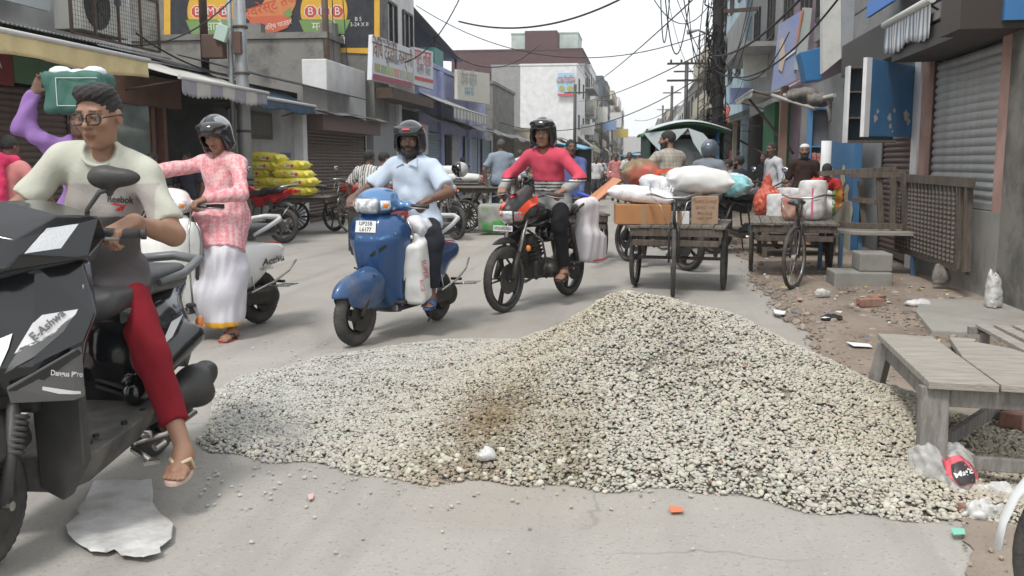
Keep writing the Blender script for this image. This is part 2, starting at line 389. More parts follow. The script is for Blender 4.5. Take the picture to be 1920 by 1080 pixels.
def person(label, loc, rz, pel, neck, head_yaw=0., head_pitch=0., head_roll=0., handL=None, handR=None, elL=(-.6, -.5, -.6), elR=(.6, -.5, -.6),
           footL=None, footR=None, knL=(-.1, 1, .2), knR=(.1, 1, .2), toeL=(0, 1), toeR=(0, 1), tyaw=0., skin='mid', res=.011, cres=.012, H=1.,
           shirt=(.5, .5, .5), sleeve='tee', hem=.1, trousers=(.05, .05, .06), leg=1., hair=True, helmet=None, beard=0, shoes=None,
           group=None, fat=0., modeL='grip', modeR='grip', legw=1., feet_z=.085, eyes=False, bald=False, headoff=(0, .035, .15), shw=.17,
           handdirL=None, handdirR=None, handupL=(0, 0, 1), handupR=(0, 0, 1), kurta=None, cap=None, extra=None, seatless=False, sfold=.008, bare=False, dhoti=None, lap=.2, slim=1., slv=1., hs=1.):
    P = Vector(pel); N = Vector(neck); up = (N - P).normalized(); Rt = Matrix.Rotation(tyaw, 3, 'Z')
    rt = Rt @ Vector((1, 0, 0)); rt = (rt - up * rt.dot(up)).normalized(); fw = up.cross(rt); RT = Matrix((rt, fw, up)).transposed()
    T = (N - P).length
    shL = N - rt * shw - up * .055; shR = N + rt * shw - up * .055
    ARM = (.285 * H, .25 * H); LEG = (.43 * H, .41 * H)
    handL = handL or tuple(shL + Vector((-.07, .06, -.5 * H))); handR = handR or tuple(shR + Vector((.07, .06, -.5 * H)))
    eL, wL = ik(shL, handL, *ARM, elL); eR, wR = ik(shR, handR, *ARM, elR)
    hpL = P - rt * .085; hpR = P + rt * .085
    footL = footL or (-.1, 0, .085); footR = footR or (.1, 0, .085)
    kL, aL = ik(hpL, footL, *LEG, knL); kR, aR = ik(hpR, footR, *LEG, knR)
    hc = N + Rt @ Vector(headoff); Rh = Rt @ rotM(head_yaw, head_pitch, head_roll)
    def h(x, y, z): return hc + Rh @ Vector((x * hs, y * hs, z * hs))
    s = SDF()
    s.cap(P, N - up * .13, .085 * slim, .085 * slim, k=.04); s.cap(shL, shR, .045, .045, k=.04)
    s.cap(N - up * .06, h(0, -.02, -.05), .052 * slim, .049 * slim, k=.025)
    s.ell(h(0, -.01, .03), Vector((.073, .092, .084)) * hs, Rh, k=.02); s.ell(h(0, .02, -.03), Vector((.06, .068, .082)) * hs, Rh, k=.02)
    s.ell(h(0, .034, -.075), Vector((.045, .044, .036)) * hs, Rh, k=.02); s.ell(h(0, .068, -.097), (.017, .015, .014), Rh, k=.015)
    s.cap(h(-.036, .076, .031), h(.036, .076, .031), .011, .011, k=.014)
    s.cap(h(0, .084, .02), h(0, .107, -.017), .0075, .0115, k=.01); s.cap(h(-.013, .093, -.021), h(.013, .093, -.021), .0085, .0085, k=.006)
    for q in (-1, 1):
        s.ell(h(q * .042, .06, -.015), (.02, .02, .018), Rh, k=.02); s.ell(h(q * .075, -.006, -.002), Vector((.011, .02, .031)) * hs, Rh, k=.006)
    s.cap(h(-.018, .0845, -.0495), h(.018, .0845, -.0495), .006, .006, k=.005); s.cap(h(-.014, .084, -.0585), h(.014, .084, -.0585), .0068, .0068, k=.004)
    for (a, e, w) in ((shL, eL, wL), (shR, eR, wR)):
        s.cap(a, e, .05, .04, k=.03); s.cap(e, w, .039, .026, k=.012); s.cap(e, e + (w - e) * .45, .037, .035, k=.02)
    for (w, e, dd, uu, sd, md) in ((wL, eL, handdirL, handupL, (1, 0, 0), modeL), (wR, eR, handdirR, handupR, (-1, 0, 0), modeR)):
        d = Vector(dd) if dd else (w - e); sdv = Vector(sd)
        if abs(d.normalized().x) > .8: sdv = Vector((0, 1, 0))
        if md != 'none': hand(s, w, d, uu, sdv, md)
    for (hp, kn, an, tt) in ((hpL, kL, aL, toeL), (hpR, kR, aR, toeR)):
        s.cap(hp, kn, .068, .046, k=.03); s.cap(kn, an, .044, .032, k=.02); s.cap(kn + (an - kn) * .15, kn + (an - kn) * .4, .046, .044, k=.03)
        foot(s, an, tt, shoes in ('sandal', 'bare', 'slide'), feet_z)
    if eyes:
        for q in (-1, 1): s.cut_ell(h(q * .031, .099, .009), (.0165, .0155, .0062), Rh)
    base = np.array(SK[skin]); iR = np.array(Rh.transposed()); hcn = np.array(hc)
    def scol(V):
        c = np.tile(base, (len(V), 1)); q = (V - hcn) @ iR.T / hs; x, y, z = q.T; ax = np.abs(x); inh = (np.linalg.norm(q, axis=1) < .15)
        def setc(mk, cc, a=1.): c[mk & inh] = c[mk & inh] * (1 - a) + np.array(cc) * a
        setc(((ax / .023) ** 2 + ((z + .0545) / .0115) ** 2 < 1) & (y > .07), base * (.8, .55, .55), .8)
        setc((ax < .02) & (np.abs(z + .0542) < .0016) & (y > .07), base * .25, .8)
        setc((ax > .012) & (ax < .05) & (z > .028 + .004 * (ax > .04)) & (z < .039 - (ax > .04) * .003) & (y > .05), (.02, .015, .012), .85)
        if not eyes: setc((ax > .016) & (ax < .045) & (np.abs(z - .01) < .007) & (y > .05), (.03, .02, .018), .85)
        else: setc((ax > .014) & (ax < .048) & (np.abs(z - .012) < .0135) & (y > .05), base * .5, .5)
        if beard: 
            setc((z < -.03 - .25 * (y - .07)) & (y > -.01) & ~((ax < .021) & (z > -.066) & (z < -.043)) & (z > -.14), (.02, .016, .014), min(1, beard))
            setc((ax < .032) & (z < -.03) & (z > -.046) & (y > .07), (.02, .016, .014), min(1, beard))
        elif beard == 0 and skin != 'boy': setc((ax < .028) & (z < -.034) & (z > -.045) & (y > .07), (.03, .02, .018), .0 if hair == 'boy' else .75)
        return c
    root = sdf_obj('person', s, res, M_skin, None, scol, 1)
    root.location = loc; root.rotation_euler = (0, 0, rz); tag(root, label, 'person', group)
    # ---- shirt
    def colr(x, V): return x(V) if callable(x) else np.tile(np.array(x, float), (len(V), 1))
    if not bare:
        g = SDF(); f_ = fat
        g.ell(P + up * T * .72, (.165 * slim + f_ * .3, .112 * slim + f_ * .4, .2), RT, k=.04); g.ell(P + up * T * .33 + fw * (f_ * .4 + .01), (.148 * slim + f_, .118 * slim + f_, .2), RT, k=.06)
        g.ell(P - up * .0, (.152 * slim + f_ * .7, .13 * slim + f_ * .5, .15), RT, k=.05); g.cap(shL + rt * .02, shR - rt * .02, .064 * slim, .064 * slim, k=.05)
        for a in (shL, shR): g.cap(N - up * .03, a, .05, .05, k=.05)
        for (a, e) in ((hpL, kL), (hpR, kR)): g.cap(a + up * .01, a + (e - a) * lap, .104 * legw + .003, .094 * legw + .004, k=.05)
        for (a, e, w) in ((shL, eL, wL), (shR, eR, wR)):
            if sleeve == 'tee': g.cap(a, a + (e - a) * .78, .066 * slv, .07 * slv, k=.035 * slv, flat=True)
            elif sleeve == 'half': g.cap(a, a + (e - a) * .92, .062, .064, k=.035, flat=True)
            else: g.chain([a, e, e + (w - e) * .93], [.06 * slv, .052 * slv, .04 * slv], k=.03)
        if kurta:
            kp = [Vector(q) for q in kurta]
            for i in range(len(kp) - 1): g.cap(kp[i], kp[i + 1], (.15, .17, .185)[i], (.17, .185)[i], k=.08); g.cap(kp[i] + rt * .06, kp[i + 1] + rt * .09, .13, .14, k=.06); g.cap(kp[i] - rt * .06, kp[i + 1] - rt * .09, .13, .14, k=.06)
            g.cut_plane(kp[-1], kp[-1] - kp[-2])
        else: g.cut_plane(P - up * hem, -up)
        g.cut_ell(N + fw * .05 + up * .035, (.06, .06, .055), RT)
        g.fold = folds(sfold, 30, hash(label) % 17 * .37 if False else len(label) * .37)
        sdf_obj('shirt', g, cres, M_cloth, root, lambda V: colr(shirt, V), 1)
    # ---- trousers
    g = SDF(); g.ell(P - up * .02, ((.146 if slim == 1 else .12) + fat * .6, (.12 if slim == 1 else .098) + fat * .3, .11), RT, k=.04)
    for (hp, kn, an) in ((hpL, kL, aL), (hpR, kR, aR)):
        g.cap(hp, kn, .09 * legw * (1 if slim == 1 else .93), .072 * legw, k=.05); e_ = kn + (an - kn) * leg
        g.cap(kn, e_, .07 * legw, .056 * legw, k=.03, flat=True)
    if dhoti: dhoti(g)
    g.fold = folds(.0045, 36, len(label)) if not dhoti else (lambda X, Y, Z: .007 * np.sin(X * 70 + Y * 50 + 5 * np.sin(Z * 6 + X * 7)) * (.5 + .5 * np.sin(Z * 9 + Y * 12)) + .005 * np.sin(Z * 22 + X * 30))
    sdf_obj('trousers' if not dhoti else 'dhoti', g, cres, M_cloth, root, lambda V: colr(trousers, V), 1)
    # ---- hair / helmet / cap
    if hair and not helmet:
        g = SDF()
        if hair == 'boy':
            g.ell(h(0, -.014, .038), (.0755, .0935, .077), Rh, k=.02); g.ell(h(0, .005, .09), (.066, .084, .038), Rh, k=.02); g.cap(h(-.03, .05, .096), h(.036, .05, .1), .02, .02, k=.02)
            g.cut_ell(h(0, .098, .01), (.085, .062, .068), Rh)
            g.fold = lambda X, Y, Z: .002 * np.sin(X * 210 + 3 * np.sin(Y * 60)) * np.sin(Y * 190 + 2 * np.sin(Z * 70)) + .0016 * np.sin(Z * 300 + X * 170 + Y * 90)
        else:
            g.ell(h(0, -.016, .036), Vector((.08, .096, .088)) * hs, Rh, k=.02)
            g.cut_ell(h(0, .1, -.005), (.092, .07, .083), Rh)
            g.fold = lambda X, Y, Z: .003 * np.sin(X * 120 + 3 * np.sin(Y * 60)) * np.sin(Y * 110 + 2 * np.sin(Z * 70))
        g.cut_plane(h(0, -.03, -.055), Rh @ Vector((0, .35, -1)))
        for q in (-1, 1): g.cut_ell(h(q * .085, .012, -.02), (.03, .034, .04), Rh)
        hm = M_hair if not bald else mat('short_grey_hair', (.09, .08, .075), .8, bump=.8, bscale=200)
        sdf_obj('hair', g, min(res, .007) if not bald else res, hm, root, None, 0)
    if beard >= 1:
        g = SDF(); g.ell(h(0, .042, -.082), (.05, .048, .038), Rh, k=.02); g.ell(h(0, .07, -.1), (.025, .02, .022), Rh, k=.02); g.cap(h(-.025, .086, -.039), h(.025, .086, -.039), .007, .007, k=.005)
        for q in (-1, 1): g.cap(h(q * .066, .015, -.02), h(q * .045, .05, -.08), .012, .02, k=.02)
        g.cut_ell(h(0, .1, -.054), (.021, .024, .009), Rh)
        g.fold = lambda X, Y, Z: .002 * np.sin(X * 300) * np.sin(Z * 260 + Y * 100)
        sdf_obj('beard', g, .006, M_hair, root)
    if helmet: make_helmet(root, h, Rh, helmet, min(res, .009))
    if cap: 
        g = SDF(); g.ell(h(0, -.01, .065), (.08, .098, .062), Rh); g.cut_plane(h(0, 0, .052), Rh @ Vector((0, .1, -1)))
        sdf_obj('cap', g, .009, M_cloth, root, cap)
    if eyes:
        for q in (-1, 1):
            e = MB().ell((0, 0, 0), (.0125,) * 3, 14); e.ell((0, .0066, 0), (.0072, .0062, .0072), 10, 1)
            o = e.build('eye', [M_eye, M_iris], root); o.matrix_local = Matrix.Translation(h(q * .031, .0728, .0095)) @ (Rh @ rotM(0, .3)).to_4x4()
            o = MB().tube([h(q * .0155, .082, .0105), h(q * .023, .0855, .0165), h(q * .033, .0865, .0172), h(q * .047, .0785, .011)], [.003, .0045, .0045, .003], 6).build('eyelid', mat('eyelid' + skin, tuple(base * .8), .6), root)
    # ---- footwear
    for (an, tt) in ((aL, toeL), (aR, toeR)):
        t = Vector((tt[0], tt[1], 0)).normalized(); r = Vector((t.y, -t.x, 0)); z = an.z - feet_z
        def F_(f, l, zz): return Vector((an.x, an.y, 0)) + t * f + r * l + Vector((0, 0, z + zz))
        if shoes in ('sandal', 'slide'):
            sc_ = (extra or {}).get('sole', (.45, .36, .28)); st = (extra or {}).get('strap', (.55, .45, .33))
            m = MB(); ring = []
            for k in range(20):
                a = 2 * math.pi * k / 20; ring.append(F_(.055 + .125 * math.cos(a), (.043 + .012 * math.cos(a)) * math.sin(a), -.014))
            m.prism(ring, (0, 0, .017), sm=False)
            so = m.build('sandal', mat('sole_%.2f%.2f' % sc_[:2], sc_, .8), root, bev=.003)
            m = MB()
            if shoes == 'sandal':
                for q in (-1, 1): m.tube([F_(.02, q * .042, .004), F_(.05, q * .036, .05), F_(.09, q * .016, .048), F_(.125, 0 - .012, .012)], [.007, .008, .007, .005], 6)
            else: m.sheet(lambda u, v: F_(.05 + .085 * v, .05 * math.cos(math.pi * u), .005 + .055 * math.sin(math.pi * u) * (1 - .35 * v)), 12, 4)
            m.build('strap', mat('strap_%.2f%.2f' % st[:2], st, .8), root, solid=0 if shoes == 'sandal' else .005)
        elif shoes:
            g = SDF(); g.cap(F_(-.03, 0, .035), F_(.05, 0, .05), .043, .042, k=.03); g.cap(F_(.05, 0, .045), F_(.14, 0, .025), .042, .03, k=.03); g.cap(F_(.1, -.015, .025), F_(.1, .015, .025), .032, .032, k=.03)
            g.cut_plane(F_(0, 0, -.006), (0, 0, -1)); sdf_obj('shoe', g, .01, M_cloth, root, shoes)
    root['_'] = 0; del root['_']
    return root, dict(h=h, Rh=Rh, RT=RT, P=P, N=N, eL=eL, wL=wL, eR=eR, wR=wR, kL=kL, kR=kR, aL=aL, aR=aR, up=up, rt=rt, fw=fw, shL=shL, shR=shR)
def make_helmet(root, h, Rh, kind, res):
    g = SDF(); g.ell(h(0, -.012, .025), (.122, .148, .135), Rh, k=.02); g.cap(h(-.07, .0, -.05), h(.07, 0, -.05), .05, .05, k=.05)
    if kind != 'half': g.cap(h(-.085, .03, -.09), h(-.088, -.04, -.08), .022, .03, k=.03); g.cap(h(.085, .03, -.09), h(.088, -.04, -.08), .022, .03, k=.03)
    g.cut_ell(h(0, -.008, .01), (.1, .125, .115), Rh); g.cut_box(h(0, .15, -.045), (.082, .105, .095), .03, Rh)
    g.cut_box(h(0, -.02, -.14), (.08, .1, .06), .02, Rh)
    col = (.018, .019, .021)
    def hc_(V):
        c = np.tile(np.array(col), (len(V), 1)); q = (V - np.array(h(0, 0, 0))) @ np.array(Rh)
        if kind == 'flip':
            mk = (q[:, 2] > .07) & (q[:, 1] < .05) & (np.abs(q[:, 0]) > .03 + .5 * np.abs(q[:, 1] - .02)); c[mk] = (.22, .23, .24)
        return c
    sdf_obj('helmet', g, res, M_helmet, root, hc_, 1)
    if kind == 'flip':
        g = SDF(); g.ell(h(0, .042, .09), (.116, .098, .046), Rh @ rotM(0, -.3)); g.box(h(0, .115, .085), (.05, .035, .022), .02, Rh @ rotM(0, -.2), k=.03); g.cut_ell(h(0, .01, .04), (.116, .125, .095), Rh @ rotM(0, -.2))
        sdf_obj('chin_guard', g, res, M_helmet, root, (.012, .012, .013), 1)
    else:
        m = MB(); m.sheet(lambda u, v: h(.122 * math.cos(math.pi * (.12 + .76 * u)), -.01 + .162 * math.sin(math.pi * (.12 + .76 * u)) * math.cos(RAD(18 + 26 * v)), .02 + .14 * math.sin(RAD(18 + 26 * v))), 14, 3)
        m.build('visor', mat('dark_visor', (.02, .022, .025), .08, coat=.5), root, solid=.004)
        M = Matrix.Translation(h(0, .1345, .1)) @ (Rh @ Matrix.Rotation(RAD(180), 3, 'Z') @ Matrix.Rotation(RAD(42), 3, 'X')).to_4x4()
        m = MB().box((0, 0, 0), (.055, .016, .003)); o = m.build('maker_badge', mat('badge_red', (.5, .03, .03), .4), root); o.matrix_local = M
    m = MB()
    for q in (-1, 1): m.tube([h(q * .085, .02, -.06), h(q * .06, .03, -.1), h(0, .045, -.128)], .006, 6)
    m.build('chin_strap', mat('black_webbing', (.015, .015, .016), .8), root)
# ------------------------------------------------------------------ lettering and trim laid onto finished surfaces
from mathutils.bvhtree import BVHTree
def bvh(objs):
    bpy.context.view_layer.update(); V = []; Fc = []
    for o in objs:
        M = o.matrix_world; k = len(V); V += [M @ v.co for v in o.data.vertices]; Fc += [[i + k for i in p.vertices] for p in o.data.polygons]
    return BVHTree.FromPolygons(V, Fc)
def lay_on(name, me, tree, parent, m, off=.003):
    "me: flat mesh whose x, y are photo pixels; each corner is dropped on the surface it points at"
    org = Vector((0, 0, CAMH)); inv = parent.matrix_world.inverted(); last = None
    for v in me.vertices:
        d = ray(v.co.x, v.co.y).normalized(); hit, n, i, dist = tree.ray_cast(org, d)
        if hit is None: dist = last or 5.; hit = org + d * dist; n = -d
        last = dist
        if n.dot(d) > 0: n = -n
        v.co = inv @ (hit + n * off)
    me.materials.clear(); me.materials.append(m)
    o = bpy.data.objects.new(name, me); C.objects.link(o); o.parent = parent; return o
def patch_px(name, poly, tree, parent, m, off=.003, cell=7, th=.0):
    bm = bmesh.new(); bm.faces.new([bm.verts.new((x, y, 0)) for x, y in poly])
    xs = [p[0] for p in poly]; ys = [p[1] for p in poly]
    for k in range(int(min(xs) // cell) + 1, int(max(xs) // cell) + 1): bmesh.ops.bisect_plane(bm, geom=bm.verts[:] + bm.edges[:] + bm.faces[:], plane_co=(k * cell, 0, 0), plane_no=(1, 0, 0))
    for k in range(int(min(ys) // cell) + 1, int(max(ys) // cell) + 1): bmesh.ops.bisect_plane(bm, geom=bm.verts[:] + bm.edges[:] + bm.faces[:], plane_co=(0, k * cell, 0), plane_no=(0, 1, 0))
    me = bpy.data.meshes.new(name); bm.to_mesh(me); bm.free()
    for p in me.polygons: p.use_smooth = True
    return lay_on(name, me, tree, parent, m, off)
def text_px(s, x, y, size, tree, parent, m, ang=0., sx=1., shear=0., off=.004, bold=0., name='lettering'):
    cu = bpy.data.curves.new('t', 'FONT'); cu.body = s; cu.size = size; cu.align_x = 'CENTER'; cu.align_y = 'CENTER'; cu.resolution_u = 3; cu.shear = shear; cu.offset = bold
    t = bpy.data.objects.new('t', cu); C.objects.link(t); bpy.context.view_layer.update()
    me = bpy.data.meshes.new_from_object(t.evaluated_get(bpy.context.evaluated_depsgraph_get())); bpy.data.objects.remove(t)
    me.transform(Matrix.Translation((x, y, 0)) @ Matrix.Rotation(RAD(ang), 4, 'Z') @ Matrix.Diagonal((sx, -1, 1, 1)))
    return lay_on(name, me, tree, parent, m, off)
# ------------------------------------------------------------------ vehicles
M_rub = mat('tyre_rubber', (.03, .029, .028), .85, col2=(.1, .09, .08), scale=9, amt=.35, bump=.5, bscale=120)
M_blk = mat('black_plastic', (.016, .016, .017), .42, col2=(.05, .047, .043), scale=5, amt=.2, bump=.1, bscale=200)
M_dk = mat('dark_metal', (.035, .034, .034), .5, .6, col2=(.08, .07, .06), scale=9, amt=.4)
M_chr = mat('worn_steel', (.55, .55, .54), .28, 1., col2=(.3, .27, .24), scale=16, amt=.3)
M_alu = mat('dull_alloy', (.35, .35, .35), .45, .8, col2=(.2, .19, .18), scale=12)
M_lens = mat('lamp_glass', (.75, .77, .78), .08, 0, col2=(.35, .37, .4), scale=26, amt=.9, coat=.8)
M_amb = mat('amber_lens', (.75, .22, .03), .15, coat=.5)
M_red = mat('red_lens', (.5, .02, .015), .15, coat=.5)
M_seat = mat('seat_vinyl', (.03, .031, .034), .45, col2=(.06, .06, .062), scale=7, bump=.15, bscale=150)
M_mir = mat('mirror_glass', (.75, .8, .85), .04, 1.)
M_plate = mat('plate_white', (.72, .72, .7), .5, grime=.25, scale=30)
M_ink = mat('black_ink', (.012, .012, .013), .6)
M_wht = mat('white_body_paint', (.78, .78, .75), .22, coat=.5, grime=.15, scale=3, gcol=(.5, .47, .42))
def vpose(Fp, Rp):
    c = ((Fp[0] + Rp[0]) / 2, (Fp[1] + Rp[1]) / 2, 0); u = Vector((Fp[0] - Rp[0], Fp[1] - Rp[1])).normalized()
    return c, math.atan2(-u.x, u.y)
def steer_m(piv, ang, rake=0):
    return Matrix.Translation(piv) @ Matrix.Rotation(ang, 4, 'Z') @ Matrix.Translation(-Vector(piv))
def wheel(root, c, r, w, kind='disc', spokes=5, rim_m=None, name='wheel', M=None, tread=True):
    "axle along X; a rim mesh with a tyre child"
    rim_m = rim_m or M_dk; t = w * (1.15 if kind == 'scoot' else .9); m = MB(); ri = r - t
    m.lathe([(ri + .008, -w * .36), (ri + .012, -w * .3), (ri - .006, -w * .2), (ri - .010, 0), (ri - .006, w * .2), (ri + .012, w * .3), (ri + .008, w * .36)], (0, 0, 0), (1, 0, 0), 40, 0)
    m.cyl((-w * .5, 0, 0), (w * .5, 0, 0), r * .11 if kind != 'scoot' else r * .2, 14)
    if kind == 'alloy':
        for k in range(spokes):
            a = 2 * math.pi * k / spokes
            for q in (-.16, .16):
                d = Vector((0, math.cos(a + q), math.sin(a + q))); e = Vector((0, math.cos(a + q * .55), math.sin(a + q * .55)))
                m.beam(d * r * .1, e * (ri + .004), .012, .022, 0, up=(1, 0, 0))
        m.lathe([(r * .12, -w * .62), (r * .45, -w * .62), (r * .45, -w * .57), (r * .12, -w * .57)], (0, 0, 0), (1, 0, 0), 28, 0, closed=True, sm=False)
    elif kind == 'wire':
        for k in range(spokes):
            a = 2 * math.pi * k / spokes; d = Vector((0, math.cos(a), math.sin(a))); e = Vector((0, math.cos(a + .35 * (-1) ** k), math.sin(a + .35 * (-1) ** k)))
            m.tube([d * r * .08 + Vector((w * .4 * (-1) ** (k // 2), 0, 0)), e * ri], .0016 if r > .3 else .003, 4, cap=False)
    elif kind == 'drum':
        m.cyl((-w * .55, 0, 0), (w * .55, 0, 0), r * .3, 20)
        for k in range(spokes):
            a = 2 * math.pi * k / spokes; m.beam(Vector((0, math.cos(a), math.sin(a))) * r * .28, Vector((0, math.cos(a), math.sin(a))) * ri, .02, .03, 0, up=(1, 0, 0))
    else:
        for k in range(3 if kind == 'scoot' else spokes):
            a = 2 * math.pi * k / 3 + .3; m.beam(Vector((0, math.cos(a), math.sin(a))) * r * .18, Vector((0, math.cos(a), math.sin(a))) * (ri + .004), .03, .055, 0, up=(1, 0, 0))
        m.lathe([(r * .1, -w * .66), (r * .5, -w * .66), (r * .5, -w * .6), (r * .1, -w * .6)], (0, 0, 0), (1, 0, 0), 24, 0, closed=True, sm=False)
    rim = m.build(name, rim_m, root, fixn=True)
    rim.matrix_local = (M if M is not None else Matrix()) @ Matrix.Translation(c)
    m = MB(); n = 12; pr = []
    for k in range(n):
        a = 2 * math.pi * k / n; pr.append((r - t * .5 + t * .5 * math.cos(a), w * .5 * math.sin(a) * (1. if math.cos(a) > -.3 else .8)))
    m.lathe(pr, (0, 0, 0), (1, 0, 0), 56, 0, closed=True)
    if tread and r < .32 and w > .06:
        for k in range(44):
            a = 2 * math.pi * k / 44
            for q in (-1, 1):
                x0, x1 = q * w * .06, q * w * .4
                def pt(x, aa):
                    rr = (r - t * .5) + t * .5 * math.sqrt(max(0, 1 - (x / (w * .5)) ** 2)) + .0022; return Vector((x, rr * math.cos(aa), rr * math.sin(aa)))
                b0, b1 = a, a + .09; ps = [pt(x0, b0), pt((x0 + x1) / 2, b0 + .03), pt(x1, b0 + .05)]; p2 = [pt(x0, b1), pt((x0 + x1) / 2, b1 + .03), pt(x1, b1 + .05)]
                m.add(ps + p2, [[0, 1, 4, 3], [1, 2, 5, 4]], 0)
    m.build('tyre', M_rub, rim, fixn=False); return rim
def lens_patch(c, r, az0, az1, el0, el1, s=1.01, n=8):
    m = MB(); c = Vector(c)
    m.sheet(lambda u, v: c + Vector((r[0] * s * math.cos(RAD(el0 + (el1 - el0) * v)) * math.sin(RAD(az0 + (az1 - az0) * u)), r[1] * s * math.cos(RAD(el0 + (el1 - el0) * v)) * math.cos(RAD(az0 + (az1 - az0) * u)), r[2] * s * math.sin(RAD(el0 + (el1 - el0) * v)))), n, n // 2)
    return m
def mirror(root, base, head, r=(.06, .02, .045), back=M_blk, glass=None):
    m = MB(); b = Vector(base); h_ = Vector(head); m.tube([b, (b + h_) / 2 + Vector((0, .01, .01)), h_], .005, 6)
    o = m.build('mirror', back, root); m = MB().ell(h_, r, 14); q = m.build('mirror_shell', back, o)
    m = MB().ell(h_ + Vector((0, -.008, 0)), (r[0] * .88, r[1] * .8, r[2] * .85), 14); m.build('mirror_glass', glass or M_mir, o); return o
def vplate(root, M, w, h_, lines, size, sx=1.):
    m = MB().box((0, 0, 0), (w, h_, .004)); o = m.build('number_plate', M_plate, root, bev=.003); o.matrix_local = M
    for i, l in enumerate(lines):
        text(l, 'lettering', size, M_ink, o, Matrix.Translation((0, (len(lines) - 1) * size * .52 - i * size * 1.04, .0025)), sx=sx)
    return o
def activa(label, loc, rz, paint, fpaint=None, steer=0., guard=M_blk, plate=None, group=None, floor_m=None, rack=False, seat_m=None):
    t = empty('motor_scooter', label, 'scooter', loc, rz, group); fpaint = fpaint or paint
    S = steer_m((0, .4, 0), steer)
    wheel(t, (0, .60, .215), .215, .09, 'scoot', rim_m=M_dk, M=S); wheel(t, (0, -.60, .215), .215, .095, 'scoot')
    m = MB()
    for q in (-1, 1): m.tube([(q * .075, .62, .215), (q * .078, .55, .34), (q * .07, .48, .5)], [.02, .017, .022], 10)
    m.cyl((-.08, .6, .215), (.08, .6, .215), .012); m.box((-.085, .64, .16), (.02, .1, .05))
    o = m.build('front_fork', M_dk, t); o.matrix_local = S
    g = SDF(); g.ell((0, .545, .36), (.095, .285, .165)); g.ell((0, .42, .46), (.1, .16, .1), k=.05); g.cut_ell((0, .60, .2), (.074, .262, .262)); g.cut_plane((0, 0, .3), (0, -.22, -1)); g.cut_box((0, .56, .2), (.06, .4, .16))
    o = sdf_obj('front_fender', g, .0085, fpaint, t, None, 1); o.matrix_local = S
    # apron
    Z = [(.20, .12, .27, .20), (.26, .145, .30, .20), (.36, .158, .35, .21), (.45, .17, .40, .215), (.54, .188, .445, .22), (.64, .215, .475, .225), (.74, .238, .482, .235), (.82, .238, .468, .25), (.88, .215, .44, .265), (.925, .15, .395, .28)]
    def ap(u, v):
        f = v * (len(Z) - 1); i = min(int(f), len(Z) - 2); q = f - i; z, w, fr, e = [Z[i][k] * (1 - q) + Z[i + 1][k] * q for k in range(4)]
        a = (u * 2 - 1) * math.pi / 2; x = w * math.sin(a); cc = abs(math.cos(a))
        y = e + (fr - e) * cc ** .95
        rid = .018 * math.exp(-((abs(x) - .085 - (.8 - z) * .04) / .02) ** 2) * (1 if z > .45 else 0)
        return (x, y + rid, z)
    m = MB().sheet(ap, 36, 30); o = m.build('front_apron', paint, t, solid=.008); apo = o
    m = MB().sheet(lambda u, v: ((u * 2 - 1) * (.12 + .1 * math.sin(math.pi * min(1, v * 1.3) * .6)), .215 + .07 * v - .03 * math.cos((u - .5) * 3), .22 + .7 * v), 10, 12)
    m.build('leg_shield', floor_m or M_blk, t, solid=.02)
    m = MB()
    for q in (-1, 1): m.tube([(q * (w + .008), e - .004, z) for z, w, f, e in Z[1:-1]], .009, 8)
    m.build('apron_trim', M_chr, t)
    # handlebar cowl
    Hb = steer_m((0, .28, 0), steer)
    g = SDF(); g.ell((0, .335, 1.005), (.165, .135, .095)); g.ell((0, .27, 1.06), (.13, .13, .06), k=.04); g.cap((-.21, .215, .985), (.21, .215, .985), .036, k=.06); g.cap((0, .3, .9), (0, .3, .98), .07, .08, k=.05)
    o = sdf_obj('handlebar_cowl', g, .009, paint, t, None, 1); o.matrix_local = Hb
    hl = lens_patch((0, .335, 1.0), (.165, .137, .095), -40, 40, -38, 26, 1.025).build('headlight', M_lens, o, solid=.004)
    lens_patch((0, .335, 1.0), (.165, .137, .095), -43, 43, -42, 29, 1.012).build('headlight_bezel', M_chr, o, solid=.004)
    for q in (-1, 1):
        i_ = lens_patch((0, .325, 1.0), (.17, .137, .092), q * 45, q * 74, -24, 18, 1.03).build('turn_signal', M_lens, o, solid=.004)
        lens_patch((0, .325, 1.0), (.17, .137, .092), q * 52, q * 64, -12, 6, 1.045).build('bulb_reflector', M_amb, o, solid=.003)
    for q in (-1, 1):
        m = MB().tube([(q * .2, .215, .985), (q * .36, .17, .985)], .017, 12); g_ = m.build('handlebar_grip', M_blk, t); g_.matrix_local = Hb
        m = MB().tube([(q * .2, .25, .985), (q * .3, .265, .975), (q * .38, .225, .97)], [.008, .006, .005], 6); m.build('brake_lever', M_alu, g_)
    # floor, body, seat
    m = MB(); m.box((0, .05, .275), (.36, .46, .03)); m.box((0, .05, .235), (.3, .5, .05), taper=.9); m.build('floorboard', floor_m or M_blk, t, bev=.01)
    m = MB()
    for q in (-.09, -.03, .03, .09): m.box((q, .05, .294), (.012, .4, .008))
    m.build('floor_mat', M_rub, t)
    g = SDF(); g.ell((0, -.36, .5), (.175, .30, .22)); g.ell((0, -.58, .58), (.165, .29, .13), k=.06); g.box((0, -.2, .45), (.14, .06, .2), .05, k=.05); g.ell((0, -.15, .33), (.17, .15, .06), k=.05)
    g.cut_ell((0, -.62, .2), (.3, .25, .25)); g.cut_plane((0, 0, .30), (0, .25, -1)); g.cut_plane((0, -.3, .70), (0, -.12, 1))
    bod = sdf_obj('side_panels', g, .011, paint, t, None, 1)
    g = SDF(); g.box((0, -.24, .745), (.12, .16, .055), .045); g.box((0, -.5, .765), (.13, .22, .05), .045, k=.06); g.cap((0, -.12, .72), (0, -.2, .74), .06, .08, k=.06)
